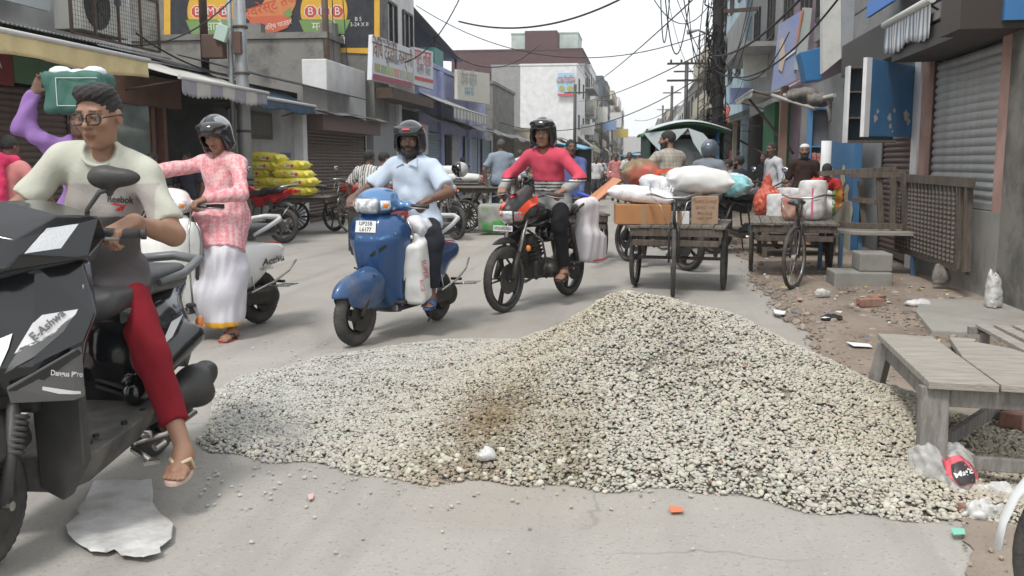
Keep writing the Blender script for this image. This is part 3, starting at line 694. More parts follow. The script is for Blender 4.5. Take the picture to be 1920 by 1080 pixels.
    sdf_obj('seat', g, .011, seat_m or M_seat, t, None, 1)
    m = MB().tube([(.13, -.42, .735), (.155, -.56, .79), (.14, -.72, .845), (.07, -.79, .86), (-.07, -.79, .86), (-.14, -.72, .845), (-.155, -.56, .79), (-.13, -.42, .735)], [.014, .017, .02, .021, .021, .02, .017, .014], 10)
    m.build('grab_rail', mat('pale_rail', (.5, .51, .5), .35, coat=.3), t)
    lens_patch((0, -.6, .58), (.15, .265, .12), 140, 220, -20, 35, 1.02).build('tail_light', M_red, t, solid=.004)
    m = MB().tube([(-.2, -.3, .3), (-.215, -.55, .36), (-.19, -.76, .43), (-.16, -.88, .5)], .009, 8); m.tube([(-.17, -.35, .42), (-.2, -.34, .3)], .007)
    m.build('side_guard', M_chr, t)
    m = MB()
    for k in range(5): m.box((-.3 - .022 * k, -.52 - .01 * k, .345), (.012, .15, .006), .1)
    m.tube([(-.16, -.45, .33), (-.3, -.46, .34), (-.41, -.5, .345)], .008); m.build('foot_plate', M_chr, t)
    g = SDF(); g.box((-.11, -.42, .24), (.045, .22, .06), .04); g.ell((-.12, -.6, .23), (.05, .1, .09), k=.03); g.cap((-.1, -.25, .25), (.1, -.25, .25), .05, k=.04); sdf_obj('engine_case', g, .012, M_dk, t)
    m = MB().tube([(.13, -.25, .22), (.14, -.45, .24), (.145, -.78, .32)], [.02, .045, .05], 12); m.build('exhaust', M_dk, t)
    m = MB().box((-.12, -.72, .34), (.09, .03, .02)).tube([(-.1, -.28, .22), (-.2, -.1, .1), (-.23, -.02, .1)], .01); m.build('kick_stand', M_dk, t)
    if plate:
        vplate(t, face_matrix((0, .475, .845), (-1, 0, 0), (0, -.18, 1)), .17, .085, plate, .04)
    return t, bod, apo
def alloy_bike(label, loc, rz, tank, flash=None, steer=0., group=None, detail=True, plate=None, kind='alloy', mirrors=True, cowl=True, lean=0., name='motorcycle', res=.013, hands=None):
    t = empty(name, label, 'motorcycle', loc, rz, group); t.rotation_mode = 'XYZ'; t.rotation_euler = (0, lean, rz)
    if lean: t.rotation_mode = 'YXZ'; t.rotation_euler = (0, lean, rz)
    S = steer_m((0, .34, 0), steer); r = .295
    wheel(t, (0, .62, r), r, .075, kind, 5, M=S, rim_m=mat('alloy_black', (.05, .05, .052), .35, .5) if kind == 'alloy' else M_alu); wheel(t, (0, -.62, r), r, .09, kind, 5, rim_m=mat('alloy_black', (.05, .05, .052), .35, .5) if kind == 'alloy' else M_alu)
    m = MB()
    for q in (-1, 1): m.tube([(q * .085, .62, r), (q * .085, .52, .52)], .027, 10); m.tube([(q * .085, .52, .52), (q * .085, .36, .86)], .018, 10, 1)
    m.cyl((-.1, .62, r), (.1, .62, r), .014)
    o = m.build('front_fork', [M_dk, M_chr], t); o.matrix_local = S
    g = SDF(); g.ell((0, .62, r + .02), (.07, .35, .345)); g.cut_ell((0, .62, r), (.044, .318, .318)); g.cut_box((0, .62, r), (.2, .34, .18 + .0)); g.cut_plane((0, .62, .44), (0, .35, -1)); g.cut_box((0, .66, .3), (.043, .4, .3))
    g.cut_plane((0, .36, .5), (0, -1, 0))
    o = sdf_obj('front_fender', g, res, flash if (flash and not cowl) else M_blk, t, None, 1); o.matrix_local = S
    if cowl:
        g = SDF(); g.ell((0, .46, .87), (.115, .17, .115)); g.cap((0, .42, .93), (0, .24, 1.05), .095, .05, k=.06); g.cap((-.1, .34, .88), (.1, .34, .88), .05, k=.05); g.cut_plane((0, .2, 1.0), (0, -1, -.4))
        o = sdf_obj('headlamp_cowl', g, res * .8, M_blk, t, None, 1); o.matrix_local = S
        lens_patch((0, .46, .865), (.115, .17, .115), -36, 30, -48, 10, 1.03).build('headlight', M_lens, o, solid=.004)
        if flash:
            for q in (-1, 1):
                lens_patch((0, .46, .87), (.115, .17, .115), q * 42, q * 84, -42, 4, 1.03).build('turn_signal', mat('smoked_lens', (.3, .3, .32), .1, coat=.6), o, solid=.003)
    else:
        g = SDF(); g.ell((0, .46, .86), (.085, .1, .085)); o = sdf_obj('headlamp', g, res, M_blk, t, None, 1); o.matrix_local = S
        lens_patch((0, .46, .86), (.085, .1, .085), -60, 60, -55, 55, 1.03).build('headlight', M_lens, o, solid=.004)
        m = MB()
        for q in (-1, 1): m.ell((q * .15, .44, .82), (.03, .035, .025), 10)
        m.build('turn_signal', M_amb, t)
    Hb = S
    for q in (-1, 1):
        hm = MB().tube([(q * .02, .33, .95), (q * .14, .32, 1.0), (q * .22, .27, 1.02)], .011, 8); hb = hm.build('handlebar', M_blk, t); hb.matrix_local = Hb
        MB().tube([(q * .22, .27, 1.02), (q * .355, .2, 1.015)], .017, 10).build('handlebar_grip', M_rub, hb)
        MB().tube([(q * .2, .3, 1.02), (q * .3, .3, 1.0), (q * .38, .25, .99)], .006, 6).build('brake_lever', M_alu, hb)
        if mirrors: mo = mirror(t, (q * .2, .28, 1.03), (q * .28, .24, 1.2), (.06, .016, .045)); mo.matrix_local = Hb
    if plate: 
        o = vplate(t, S @ face_matrix((0, .645, .735), (-1, 0, 0), (0, 0, 1)), .2, .05, [plate], .036, .85)
    tank_m = tank
    g = SDF(); g.ell((0, .14, .83), (.135, .24, .125)); g.box((0, -.06, .8), (.08, .1, .07), .05, k=.06); g.cap((0, .3, .8), (0, .36, .78), .07, .06, k=.06)
    g.cut_ell((0, .1, .66), (.07, .3, .1)); sdf_obj('fuel_tank', g, res, tank_m, t, None, 1)
    g = SDF(); g.box((0, -.2, .81), (.1, .17, .045), .04); g.box((0, -.48, .86), (.115, .2, .045), .04, k=.06); sdf_obj('seat', g, res, M_seat, t, None, 1)
    g = SDF(); g.cap((0, -.12, .66), (0, -.45, .72), .1, .085); g.cap((0, -.45, .73), (0, -.84, .85), .085, .045, k=.05); g.cut_plane((0, 0, .79), (0, .3, 1)); sdf_obj('side_panels', g, res, tank_m, t, None, 1)
    g = SDF(); g.box((0, .06, .34), (.1, .16, .09), .04); g.cap((0, .1, .4), (0, .2, .6), .075, .065, k=.02); g.cap((-.13, .02, .33), (.13, .02, .33), .08, k=.02); g.cap((-.12, -.08, .32), (.12, -.08, .32), .05, k=.02)
    for k in range(5): g.box((0, .12 + .02 * k, .45 + .035 * k), (.085, .085, .006), .004, np.array(Matrix.Rotation(RAD(-25), 3, 'X')), k=.002)
    sdf_obj('engine', g, res * .8, M_alu if not cowl else M_dk, t)
    m = MB().tube([(0, .36, .8), (0, .28, .62), (0, .24, .4), (0, .05, .24)], .02, 8).tube([(0, .34, .78), (0, -.05, .72), (0, -.5, .74)], .018, 8)
    for q in (-1, 1): m.tube([(q * .1, -.15, .7), (q * .11, -.1, .4), (q * .1, .05, .25)], .014, 6); m.tube([(q * .09, -.1, .32), (q * .09, -.62, r)], .018, 8); m.tube([(q * .115, -.58, .34), (q * .115, -.42, .72)], .024, 8)
    m.build('frame', M_dk, t)
    m = MB().tube([(.06, .22, .42), (.1, .26, .28), (.12, .05, .2), (.13, -.2, .24)], .018, 8).tube([(.13, -.2, .24), (.15, -.4, .28), (.16, -.78, .4)], [.025, .045, .045], 12, 1); m.build('exhaust', [M_chr, M_dk if cowl else M_chr], t)
    g = SDF(); g.ell((0, -.64, r + .03), (.075, .36, .36)); g.cut_ell((0, -.63, r), (.06, .33, .335)); g.cut_box((0, -.3, r), (.2, .4, .22)); g.cut_plane((0, -.62, .47), (0, .2, -1)); g.cut_box((0, -.62, .3), (.055, .34, .29)); sdf_obj('rear_fender', g, res, M_blk, t, None, 1)
    MB().box((0, -.86, .84), (.1, .05, .06)).build('tail_light', M_red, t, bev=.01)
    m = MB()
    for q in (-1, 1): m.tube([(q * .1, .0, .27), (q * .27, -.02, .27)], .012, 8); m.box((q * .24, -.02, .275), (.09, .04, .02)); m.tube([(q * .1, -.38, .35), (q * .24, -.42, .36)], .01, 6)
    m.build('foot_peg', M_rub, t)
    m = MB().tube([(-.04, .3, .7), (-.19, .3, .62), (-.21, .27, .45), (-.12, .22, .3)], .011, 8).tube([(.04, .3, .7), (.19, .3, .62), (.21, .27, .45), (.12, .22, .3)], .011, 8); m.build('crash_guard', M_dk if cowl else M_chr, t)
    m = MB().tube([(-.12, -.45, .82), (-.15, -.62, .9), (-.11, -.82, .94), (.11, -.82, .94), (.15, -.62, .9), (.12, -.45, .82)], .012, 8); m.build('grab_rail', M_dk if cowl else M_chr, t)
    m = MB().tube([(-.1, -.1, .25), (-.24, .02, .05), (-.27, .06, .015)], .01, 6); m.build('side_stand', M_dk, t) if mirrors else None
    if not cowl:
        m = MB().tube([(-.13, -.35, .7), (-.2, -.4, .5), (-.2, -.75, .45), (-.15, -.85, .6)], .008, 6); m.build('side_guard', M_chr, t)
    return t
# ------------------------------------------------------------------ pedal cargo trolley
M_wood = mat('grey_worn_wood', (.13, .105, .085), .85, col2=(.075, .06, .048), scale=5, amt=.7, bump=.7, bscale=26, stretch=(6, 6, .8))
M_woodx = mat('grey_worn_plank', (.2, .18, .155), .85, col2=(.11, .095, .08), scale=6, amt=.7, bump=.6, bscale=22, stretch=(7, .7, 7))
def trolley(label, loc, rz, pf=.35, pb=-1.05, hw=.5, ax=-.35, fy=.95, steer=0., plat_z=.66, group=None, side_w=None, R=.31, hbz=1.0, planks=8, kind='wire', bike=True):
    t = empty('cargo_trolley', label, 'cargo trolley', loc, rz, group); S = steer_m((0, fy - .1, 0), steer)
    if bike:
        wheel(t, (0, fy, .33), .33, .042, 'wire', 28, M=S, rim_m=M_chr, tread=False)
        m = MB()
        for q in (-1, 1): m.tube([(q * .045, fy, .33), (q * .045, fy - .06, .62), (q * .03, fy - .09, .72)], .011, 8)
        m.tube([(0, fy - .09, .7), (0, fy - .14, .92)], .016, 8); o = m.build('front_fork', M_dk, t); o.matrix_local = S
        m = MB().tube([(-.27, fy - .38, hbz), (-.22, fy - .2, hbz + .01), (-.1, fy - .1, hbz - .02), (.1, fy - .1, hbz - .02), (.22, fy - .2, hbz + .01), (.27, fy - .38, hbz)], .011, 8).tube([(0, fy - .14, .9), (0, fy - .12, hbz - .02)], .013, 8)
        hb = m.build('handlebar', M_chr, t); hb.matrix_local = S
        m = MB().tube([(-.2, fy - .12, hbz - .03), (-.12, fy, hbz - .06), (-.04, fy - .04, .62)], .004, 5).tube([(.2, fy - .12, hbz - .03), (.13, fy + .03, hbz - .1), (.04, fy - .02, .6)], .004, 5); m.build('brake_cable', M_chr, hb)
        m = MB().tube([(0, fy - .13, .86), (0, fy - .55, .82)], .014, 8).tube([(0, fy - .11, .76), (0, fy - .5, .33), (0, ax, R)], .016, 8).tube([(0, fy - .5, .33), (0, fy - .6, .84)], .014, 8)
        m.tube([(-.12, fy - .6, .33), (.12, fy - .42, .33)], .01, 6); m.lathe([(.09, -.004), (.1, -.004), (.1, .004), (.09, .004)], (.03, fy - .5, .33), (1, 0, 0), 20, closed=True); m.build('frame', M_dk, t)
        g = SDF(); g.ell((0, fy - .7, .87), (.1, .1, .035)); g.cap((0, fy - .62, .87), (0, fy - .5, .86), .04, .025, k=.03); sdf_obj('saddle', g, .012, M_seat, t)
    for q in (-1, 1): wheel(t, (q * (side_w or hw - .03), ax, R), R, .05, kind, 18, rim_m=M_dk, tread=False)
    m = MB(); m.cyl((-(side_w or hw - .03), ax, R), ((side_w or hw - .03), ax, R), .018)
    for q in (-1, 1):
        m.beam((q * (hw - .1), pf - .05, plat_z - .06), (q * (hw - .1), pb + .05, plat_z - .06), .05, .07); m.beam((q * (hw - .12), ax - .28, plat_z - .08), (q * (hw - .12), ax, R + .03), .04, .03); m.beam((q * (hw - .12), ax + .28, plat_z - .08), (q * (hw - .12), ax, R + .03), .04, .03)
    m.beam((-hw + .03, pf - .04, plat_z - .055), (hw - .03, pf - .04, plat_z - .055), .05, .08); m.beam((-hw + .03, pb + .04, plat_z - .055), (hw - .03, pb + .04, plat_z - .055), .05, .08)
    m.beam((-hw + .06, pf - .02, plat_z - .16), (hw - .06, pf - .02, plat_z - .16), .03, .06); m.build('chassis', M_wood, t, bev=.004)
    w = 2 * hw / planks; rr = random.Random(len(label)); pm = None
    for k in range(planks):
        if pm is None:
            o = MB().box((0, 0, 0), (w - .008, pf - pb, .025)).build('plank', M_woodx, t, bev=.003); pm = o
        else: o = pm.copy(); C.objects.link(o); o.parent = t
        o.location = (-hw + w * (k + .5), (pf + pb) / 2 + rr.uniform(-.012, .012), plat_z + rr.uniform(-.003, .004)); o.rotation_euler = (0, rr.uniform(-.01, .01), rr.uniform(-.004, .004))
    return t
# ------------------------------------------------------------------ sacks and boxes
def sack(name, label, cat, c, size, rz=0., m=None, group=None, tilt=(0, 0), bulge=.05, seam=True, res=.014, fold=.008, seed=0, flat=1.):
    g = SDF(); a, b, h_ = size[0] / 2, size[1] / 2, size[2] / 2
    R = Matrix.Rotation(tilt[0], 3, 'X') @ Matrix.Rotation(tilt[1], 3, 'Y')
    g.box((0, 0, 0), (a, b, h_ * .75), h_ * .7, np.array(R)); g.ell((0, 0, 0), (a * .86, b * .86, h_), np.array(R), k=bulge)
    for i in (-1, 1):
        for j in (-1, 1): g.cap(R @ Vector((i * a * .6, j * b * .6, 0)), R @ Vector((i * a * 1.02, j * b * 1.03, 0)), h_ * .5, .012, k=.05)
    g.fold = folds(fold, 22 / max(size[0], .5), seed + 1.3)
    o = sdf_obj(name, g, res, m, None, None, 1); o.location = c; o.rotation_euler = (0, 0, rz); tag(o, label, cat, group)
    if seam:
        mb = MB(); mb.tube([R @ Vector((-a * 1.01, b * 1.0, 0)), R @ Vector((-a * 1.03, 0, 0)), R @ Vector((-a * 1.01, -b, 0))], .004, 5); mb.build('seam', mat('seam_thread', (.5, .48, .44), .9), o)
    return o
# ------------------------------------------------------------------ black electric scooter, front left
M_gloss = mat('black_gloss_paint', (.008, .009, .011), .16, coat=.35, grime=.06, scale=4, gcol=(.07, .065, .06))
M_greyp = mat('grey_panel', (.10, .10, .10), .35, coat=.2, grime=.2, scale=8)
M_whtp = mat('white_panel', (.62, .62, .62), .3, coat=.3, grime=.25, scale=6, gcol=(.35, .33, .3))
M_satin = mat('satin_black_plastic', (.022, .022, .022), .5, col2=(.055, .052, .048), scale=4, amt=.4, bump=.15, bscale=90)
M_dusty = mat('dusty_floor_plastic', (.05, .05, .05), .65, col2=(.13, .12, .105), scale=7, amt=.6, bump=.2, bscale=60)
eloc, erz = vpose((-2.06, 2.58), (-2.14, 3.82))
es = empty('electric_scooter', 'glossy black electric scooter with grey and white panels ridden by the boy with spectacles', 'scooter', eloc, erz)
wheel(es, (0, .62, .225), .225, .095, 'scoot', rim_m=M_dk); wheel(es, (0, -.6, .215), .215, .1, 'scoot')
def mirrored(name, V, Fc, m, bev=.006, solid=0.):
    b = MB()
    for q in (1, -1): b.add([(q * x, y, z) for x, y, z in V], Fc if q == 1 else [f[::-1] for f in Fc])
    return b.build(name, m, es, bev=bev, solid=solid)
# handlebar shroud, faceted
V = [(0, .60, .97), (0, .54, 1.09), (0, .38, 1.175), (0, .14, 1.17), (-.13, .53, 1.06), (-.19, .38, 1.13), (-.25, .24, 1.12), (-.10, .16, 1.15), (-.255, .2, 1.05), (-.11, .56, .965), (-.25, .33, .985), (-.2, .2, .96), (0, .56, .92), (0, .2, .94), (-.145, .535, 1.015)]
Fc = [[0, 1, 4, 14, 9], [1, 2, 5, 4], [2, 3, 7], [2, 7, 5], [5, 7, 6], [4, 5, 6], [4, 6, 10, 14], [6, 8, 10], [9, 14, 10], [9, 10, 11, 13, 12], [0, 9, 12], [10, 8, 11], [7, 3, 13, 11], [7, 11, 8, 6]]
cow = mirrored('handlebar_cowl', V, Fc, M_gloss, .008)
# front apron and lower shield
V = [(0, .47, .975), (-.12, .42, .975), (-.2, .27, .965), (-.19, .2, .96), (0, .22, .96),
     (0, .56, .78), (-.15, .50, .79), (-.275, .34, .80), (-.24, .27, .80), (0, .30, .80),
     (0, .62, .66), (-.17, .55, .66), (-.265, .40, .72), (-.24, .34, .7), (0, .34, .68),
     (0, .58, .56), (-.17, .52, .56), (-.23, .40, .58), (-.22, .36, .57), (0, .36, .56)]
Fc = []
for i in range(3):
    a = i * 5
    for k in range(4): Fc.append([a + k, a + k + 1, a + k + 6, a + k + 5])
Fc += [[0, 1, 2, 3, 4], [15, 16, 17, 18, 19]]
apr = mirrored('front_apron', V, Fc, M_gloss, .008)
V = [(-.1, .585, .60), (-.265, .47, .70), (-.27, .44, .705), (-.272, .44, .54), (-.25, .47, .535), (-.1, .57, .545)]
wing, wing2 = [MB().add([(q * x, y, z) for x, y, z in V], [f[::q] for f in ([0, 1, 4, 5], [1, 2, 3, 4], [0, 1, 2], [3, 4, 5])]).build('lower_wing', M_greyp, es, bev=.004, solid=.012) for q in (1, -1)]
V = [(-.06, .40, .56), (-.255, .435, .56), (-.255, .43, .30), (-.17, .43, .17), (-.07, .40, .2), (-.07, .33, .2), (-.17, .36, .17), (-.24, .36, .30), (-.24, .37, .56), (-.06, .33, .56)]
shd = mirrored('leg_shield', V, [[0, 1, 2, 3, 4], [5, 6, 7, 8, 9], [1, 8, 7, 2], [2, 7, 6, 3], [3, 6, 5, 4], [0, 9, 8, 1], [4, 5, 9, 0]], M_satin, .01)
g = SDF(); g.ell((0, .6, .36), (.085, .26, .16)); g.cut_ell((0, .62, .22), (.065, .265, .26)); g.cut_plane((0, 0, .36), (0, 0, -1)); sdf_obj('front_fender', g, .01, M_satin, es)
m = MB()
for q in (-1, 1):
    m.tube([(q * .085, .62, .225), (q * .085, .57, .36), (q * .075, .5, .58)], [.022, .02, .022], 10); m.cyl((q * .09, .62, .225), (q * .115, .62, .225), .016, 8, 1)
    for k in range(7): m.lathe([(.026, 0), (.034, .008), (.026, .016)], (q * .088, .555 - k * .0065, .37 + k * .018), (0, -.35, 1), 12, 0, closed=False)
m.build('front_fork', [M_satin, M_chr], es)
MB().box((0, .33, .95), (.26, .22, .1)).box((0, .4, .62), (.2, .06, .3)).build('steering_housing', M_satin, es, bev=.02)
# floor, body
V = [(0, .38, .30), (-.17, .38, .30), (-.235, .30, .315), (-.24, -.05, .335), (-.22, -.2, .36), (0, -.2, .36)]
V2 = [(x * .82, y, z - .12 if y > 0 else z - .1) for x, y, z in V]
n = len(V); mirrored('floorboard', V + V2, [[0, 1, 2, 3, 4, 5], [n, n + 1, n + 2, n + 3, n + 4, n + 5]] + [[i, i + 1, n + i + 1, n + i] for i in range(5)], M_dusty, .006)
m = MB()
for x, y in ((-.17, .2), (-.2, .05), (-.19, .28), (-.2, -.1), (.17, .2), (.2, .05)): m.cyl((x, y, .327), (x, y, .337 + (.2 - y) * .04), .012, 10)
m.build('drain_hole', M_ink, es)
g = SDF(); g.box((0, -.23, .52), (.15, .045, .22), .03); g.box((0, -.2, .72), (.12, .05, .06), .03, k=.04); g.ell((0, -.5, .54), (.185, .36, .2), k=.06); g.cap((0, -.55, .62), (0, -.88, .74), .13, .055, k=.06); g.cap((-.15, -.15, .4), (-.2, -.6, .55), .05, .05, k=.05); g.cap((.15, -.15, .4), (.2, -.6, .55), .05, .05, k=.05)
g.cut_ell((0, -.6, .2), (.3, .27, .27)); g.cut_plane((0, -.3, .74), (0, .03, 1)); g.cut_plane((0, 0, .3), (0, .3, -1))
ebody = sdf_obj('side_panels', g, .009, M_gloss, es, None, 1)
g = SDF(); g.box((0, -.22, .765), (.13, .14, .05), .045); g.ell((0, -.1, .745), (.1, .07, .06), k=.04); g.box((0, -.56, .8), (.125, .22, .055), .045, k=.08); sdf_obj('seat', g, .009, M_seat, es, None, 1)
m = MB()
for k in range(2): m.beam((-.11, -.175, .38 + .03 * k), (.02, -.175, .42 + .03 * k), .02, .012)
m.cyl((-.05, -.18, .62), (-.05, -.17, .62), .006, 8); m.cyl((-.01, -.18, .62), (-.01, -.17, .62), .006, 8); m.build('inner_trim', M_satin, es)
m = MB().tube([(-.13, -.45, .80), (-.165, -.62, .82), (-.15, -.82, .86), (0, -.9, .87), (.15, -.82, .86), (.165, -.62, .82), (.13, -.45, .80)], [.014, .018, .022, .022, .022, .018, .014], 10); m.build('grab_rail', mat('grey_rail', (.12, .125, .13), .4), es)
V = [(-.05, -.72, .52), (-.06, -.86, .60), (-.05, -.95, .42), (-.05, -.88, .34)]
MB().prism([(x, y, z) for x, y, z in V], (.1, 0, 0)).build('rear_mudflap', M_satin, es, bev=.006)
MB().ell((-.13, -.85, .56), (.02, .03, .035), 10).build('rear_indicator', M_amb, es)
# cream rear guard bar that wraps the tail
g = SDF(); g.cap((-.15, -.42, .3), (-.2, -.6, .32), .04, .085, k=.05); g.cap((-.2, -.6, .32), (-.2, -.72, .35), .085, .06, k=.05); g.cut_ell((-.275, -.68, .33), (.05, .1, .07)); sdf_obj('exhaust_cover', g, .009, M_satin, es, None, 1)
m = MB().tube([(-.17, -.08, .22), (-.24, -.2, .22), (-.30, -.36, .27)], .012, 8).tube([(-.17, -.06, .2), (-.26, -.02, .17)], .012, 8).cyl((-.25, -.08, .2), (-.27, -.12, .215), .016, 10); m.box((-.27, -.01, .165), (.06, .02, .015), .6); m.tube([(-.12, -.1, .25), (-.22, -.12, .24)], .016, 8)
m.build('kick_stand', M_chr, es)
g = SDF(); g.box((0, -.42, .24), (.1, .2, .05), .03); g.cap((-.1, -.6, .215), (.1, -.6, .215), .08, .08, k=.04); sdf_obj('hub_motor', g, .012, M_dk, es)
# grip, lever, mirror
Hg = []
for q in (-1, 1):
    m = MB().tube([(q * .15, .16, 1.055), (q * .22, .15, 1.055), (q * .345, .12, 1.05)], [.018, .0175, .0175], 14); m.cyl((q * .34, .121, 1.05), (q * .355, .117, 1.05), .021, 14); gr = m.build('handlebar_grip', M_satin, es)
    MB().tube([(q * .15, .21, 1.045), (q * .21, .215, 1.04), (q * .29, .185, 1.035)], [.01, .007, .006], 8).build('brake_lever', M_alu, gr); MB().box((q * .19, .165, 1.055), (.06, .05, .05), .1).build('switch_box', M_blk, gr, bev=.008)
def sc_mirror(q):
    b = Vector((q * .2, .22, 1.12)); h_ = Vector((q * .283, .2, 1.245))
    o = MB().tube([b, b + Vector((0, 0, .02)), b * .45 + h_ * .55 + Vector((0, .01, .01)), h_ + Vector((0, 0, -.03))], [.011, .008, .009, .012], 8).build('mirror', M_satin, es)
    g = SDF(); R = np.array(Matrix.Rotation(q * -.15, 3, 'Z')); g.ell(h_ + Vector((q * .012, 0, .004)), (.086, .03, .034), R); g.ell(h_ + Vector((-q * .03, 0, .007)), (.045, .032, .037), R, k=.03); g.cap(h_ + Vector((-q * .01, 0, -.05)), h_, .012, .02, k=.02); g.cut_plane(h_ + Vector((0, -.02, 0)), (0, -1, 0))
    sdf_obj('mirror_shell', g, .006, M_satin, o, None, 1)
    MB().lathe([(0, 0), (1, 0)], (0, 0, 0), (0, -1, 0), 24).build('mirror_glass', M_mir, o).matrix_local = Matrix.Translation(h_ + Vector((q * .014, -.022, .004))) @ Matrix.Diagonal((.078, 1, .031, 1))
sc_mirror(-1); sc_mirror(1)
tr = bvh([cow]); M_hl = mat('headlamp_prism_glass', (.82, .84, .86), .06, .35, col2=(.5, .52, .55), scale=90, amt=1.2, coat=1, bump=.5, bscale=160)
patch_px('headlight', [(44, 476), (86, 428), (146, 420), (113, 466)], tr, es, M_hl, .004, 8)
tr = bvh([apr, wing]); 
patch_px('side_panel_white', [(156, 534), (153, 565), (140, 591), (94, 631), (27, 664), (62, 606), (108, 564)], tr, es, M_whtp, .004, 8)
patch_px('side_panel_grey', [(140, 589), (92, 629), (38, 653), (8, 700), (60, 672), (118, 622)], tr, es, M_greyp, .004, 8)
text_px('E-Ashwa', 88, 611, 22, tr, es, mat('grey_lettering', (.12, .12, .125), .5), -41, 1.0, off=.008, bold=.5)
tr = bvh([wing]); text_px('Dangus Pro', 122, 699, 14, tr, es, M_whtp, 5, .85, off=.014, bold=.3)
patch_px('wing_stripe', [(72, 722), (148, 733), (148, 738), (110, 737), (76, 729)], tr, es, M_whtp, .009, 8)
patch_px('wing_edge', [(10, 733), (144, 655), (150, 662), (60, 728)], tr, es, M_gloss, .009, 8)
patch_px('running_light', [(0, 636), (24, 626), (16, 655), (0, 690)], bvh([apr]), es, mat('running_light', (.9, .9, .85), .1, coat=.6), .006, 6)
tr = bvh([ebody]); patch_px('tail_panel_white', [(342, 590), (320, 604), (304, 640), (303, 650), (322, 632)], tr, es, M_whtp, .004, 6)
MB().ell((-.01, .62, .84), (.03, .01, .02), 10).ell((.04, .62, .845), (.02, .01, .015), 8).build('plastic_charm', mat('orange_charm', (.85, .12, .03), .5), es)
# ------------------------------------------------------------------ the boy
M_tee = None
def tee(V):
    c = np.tile(np.array((.50, .505, .43)), (len(V), 1)); x, y, z = V.T
    band = z + .02 * np.sin(x * 9)
    c[(z < 1.225) & (x > -.285) & (x < .09)] = (.40, .37, .345); c[(z < 1.095 + .05 * (x + .1))& (np.hypot(x + .1, 0) < .3)] = (.115, .105, .11)
    return c
boy, bi = person('boy with spectacles in a grey and cream tee riding the black electric scooter', eloc, erz, (.045, -.33, .85), (-.07, -.17, 1.335), head_yaw=-.04, head_pitch=.2,
    handL=(-.285, .07, 1.088), handR=(.34, .1, 1.085), elL=(-.25, -1, -.3), H=.93, elR=(.45, -.6, -.8), handdirL=(.45, .8, -.35), handupL=(-.05, .3, 1), handupR=(0, .1, 1), footL=(-.43, .02, .17), footR=(.2, .15, .42), knL=(-.5, 1, .15), knR=(.6, 1, .3),
    toeL=(-.15, 1), skin='boy', res=.0048, cres=.0085, shirt=tee, trousers=(.2, .012, .02), leg=.72, legw=.95, hair='boy', shoes='sandal', eyes=True, hem=.0, shw=.158, lap=.1, slim=.88, slv=.8, sfold=.010, fat=.012, beard=0, headoff=(-.012, .045, .135), extra=dict(sole=(.5, .36, .3), strap=(.6, .48, .33)), feet_z=.075) if SK.setdefault('boy', (.30, .165, .105)) else None
h, Rh = bi['h'], bi['Rh']; Nn, RTb = bi['N'], bi['RT']
MB().tube([Nn + RTb @ Vector((.062 * math.cos(a), .03 + .062 * math.sin(a), .012 - .03 * math.sin(a))) for a in [2 * math.pi * k / 24 for k in range(25)]], .0075, 8, cap=False).build('collar', mat('collar_rib', (.43, .435, .37), .9), boy)
m = MB()
for q in (-1, 1):
    c = h(q * .0335, .103, .007); u = Rh @ Vector((1, 0, 0)); w = Rh @ Vector((0, -.12, 1)); w.normalize()
    pts = [c + u * .0275 * math.copysign(abs(math.cos(a)) ** .7, math.cos(a)) + w * .0195 * math.copysign(abs(math.sin(a)) ** .7, math.sin(a)) for a in [2 * math.pi * k / 20 for k in range(21)]]; m.tube(pts, .0031, 6, cap=False); m.tube([h(q * .059, .1, .012), h(q * .083, .06, .012), h(q * .088, 0, .01), h(q * .082, -.03, -.008)], .003, 6)
m.tube([h(-.01, .108, .01), h(0, .112, .013), h(.01, .108, .01)], .0022, 6); sp = m.build('spectacles', M_glassframe, boy)
tr = bvh([c for c in boy.children if c.name.startswith('shirt')])
text_px('Reebok', 225, 374, 17.5, tr, boy, mat('print_black', (.05, .05, .05), .8), 3, .88, off=.004, bold=.45)
Mr = mat('print_red', (.5, .02, .03), .8)
for p in ([(207, 383), (216, 380), (231, 385), (234, 389), (222, 385)], [(240, 378), (236, 382), (218, 391), (214, 396), (232, 388)], [(220, 391), (225, 389), (226, 394), (221, 396)], [(228, 389), (232, 388), (230, 395), (227, 394)]):
    patch_px('printed_mark', p, tr, boy, Mr, .004, 5)
# ------------------------------------------------------------------ white scooter and the man in the pink kurta
wloc, wrz = vpose((-3.47, 6.03), (-3.06, 7.2))
ws, wbody, wapr = activa('white scooter with chrome side guard and grey grab rail under the man in white dhoti', wloc, wrz, M_wht, steer=.35)
tr = bvh([wbody]); text_px('Activa', 511, 488, 17, tr, ws, mat('badge_dark', (.04, .04, .045), .3), -14, 1.0, .35, .006, .4); text_px('HET 3G', 499, 503, 8, tr, ws, MATS['badge_dark'], -8, 1, off=.006)
for q in (-1, 1): MB().tube([(q * .22, .3, .95), (q * .27, .38, .8), (q * .25, .36, .5), (q * .2, .3, .3)], .008, 8).build('front_guard', M_chr, ws)
m = MB()
for k in range(7): m.tube([(-.21 + .01 * k, .18 - .012 * k, .62), (-.2 + .01 * k, .2 - .012 * k, .82)], .003, 5)
m.build('wire_basket', M_chr, ws)
def kurta_c(V):
    x, y, z = V.T; n = np.sin(x * 120 + 3 * np.sin(z * 60)) * np.sin(z * 90 + 2 * np.sin(x * 75 + y * 60)) + .5 * np.sin(y * 140 + z * 45)
    t = np.clip(n * .8 + .5, 0, 1)[:, None]; return np.array((.72, .50, .50)) * t + np.array((.66, .24, .27)) * (1 - t)
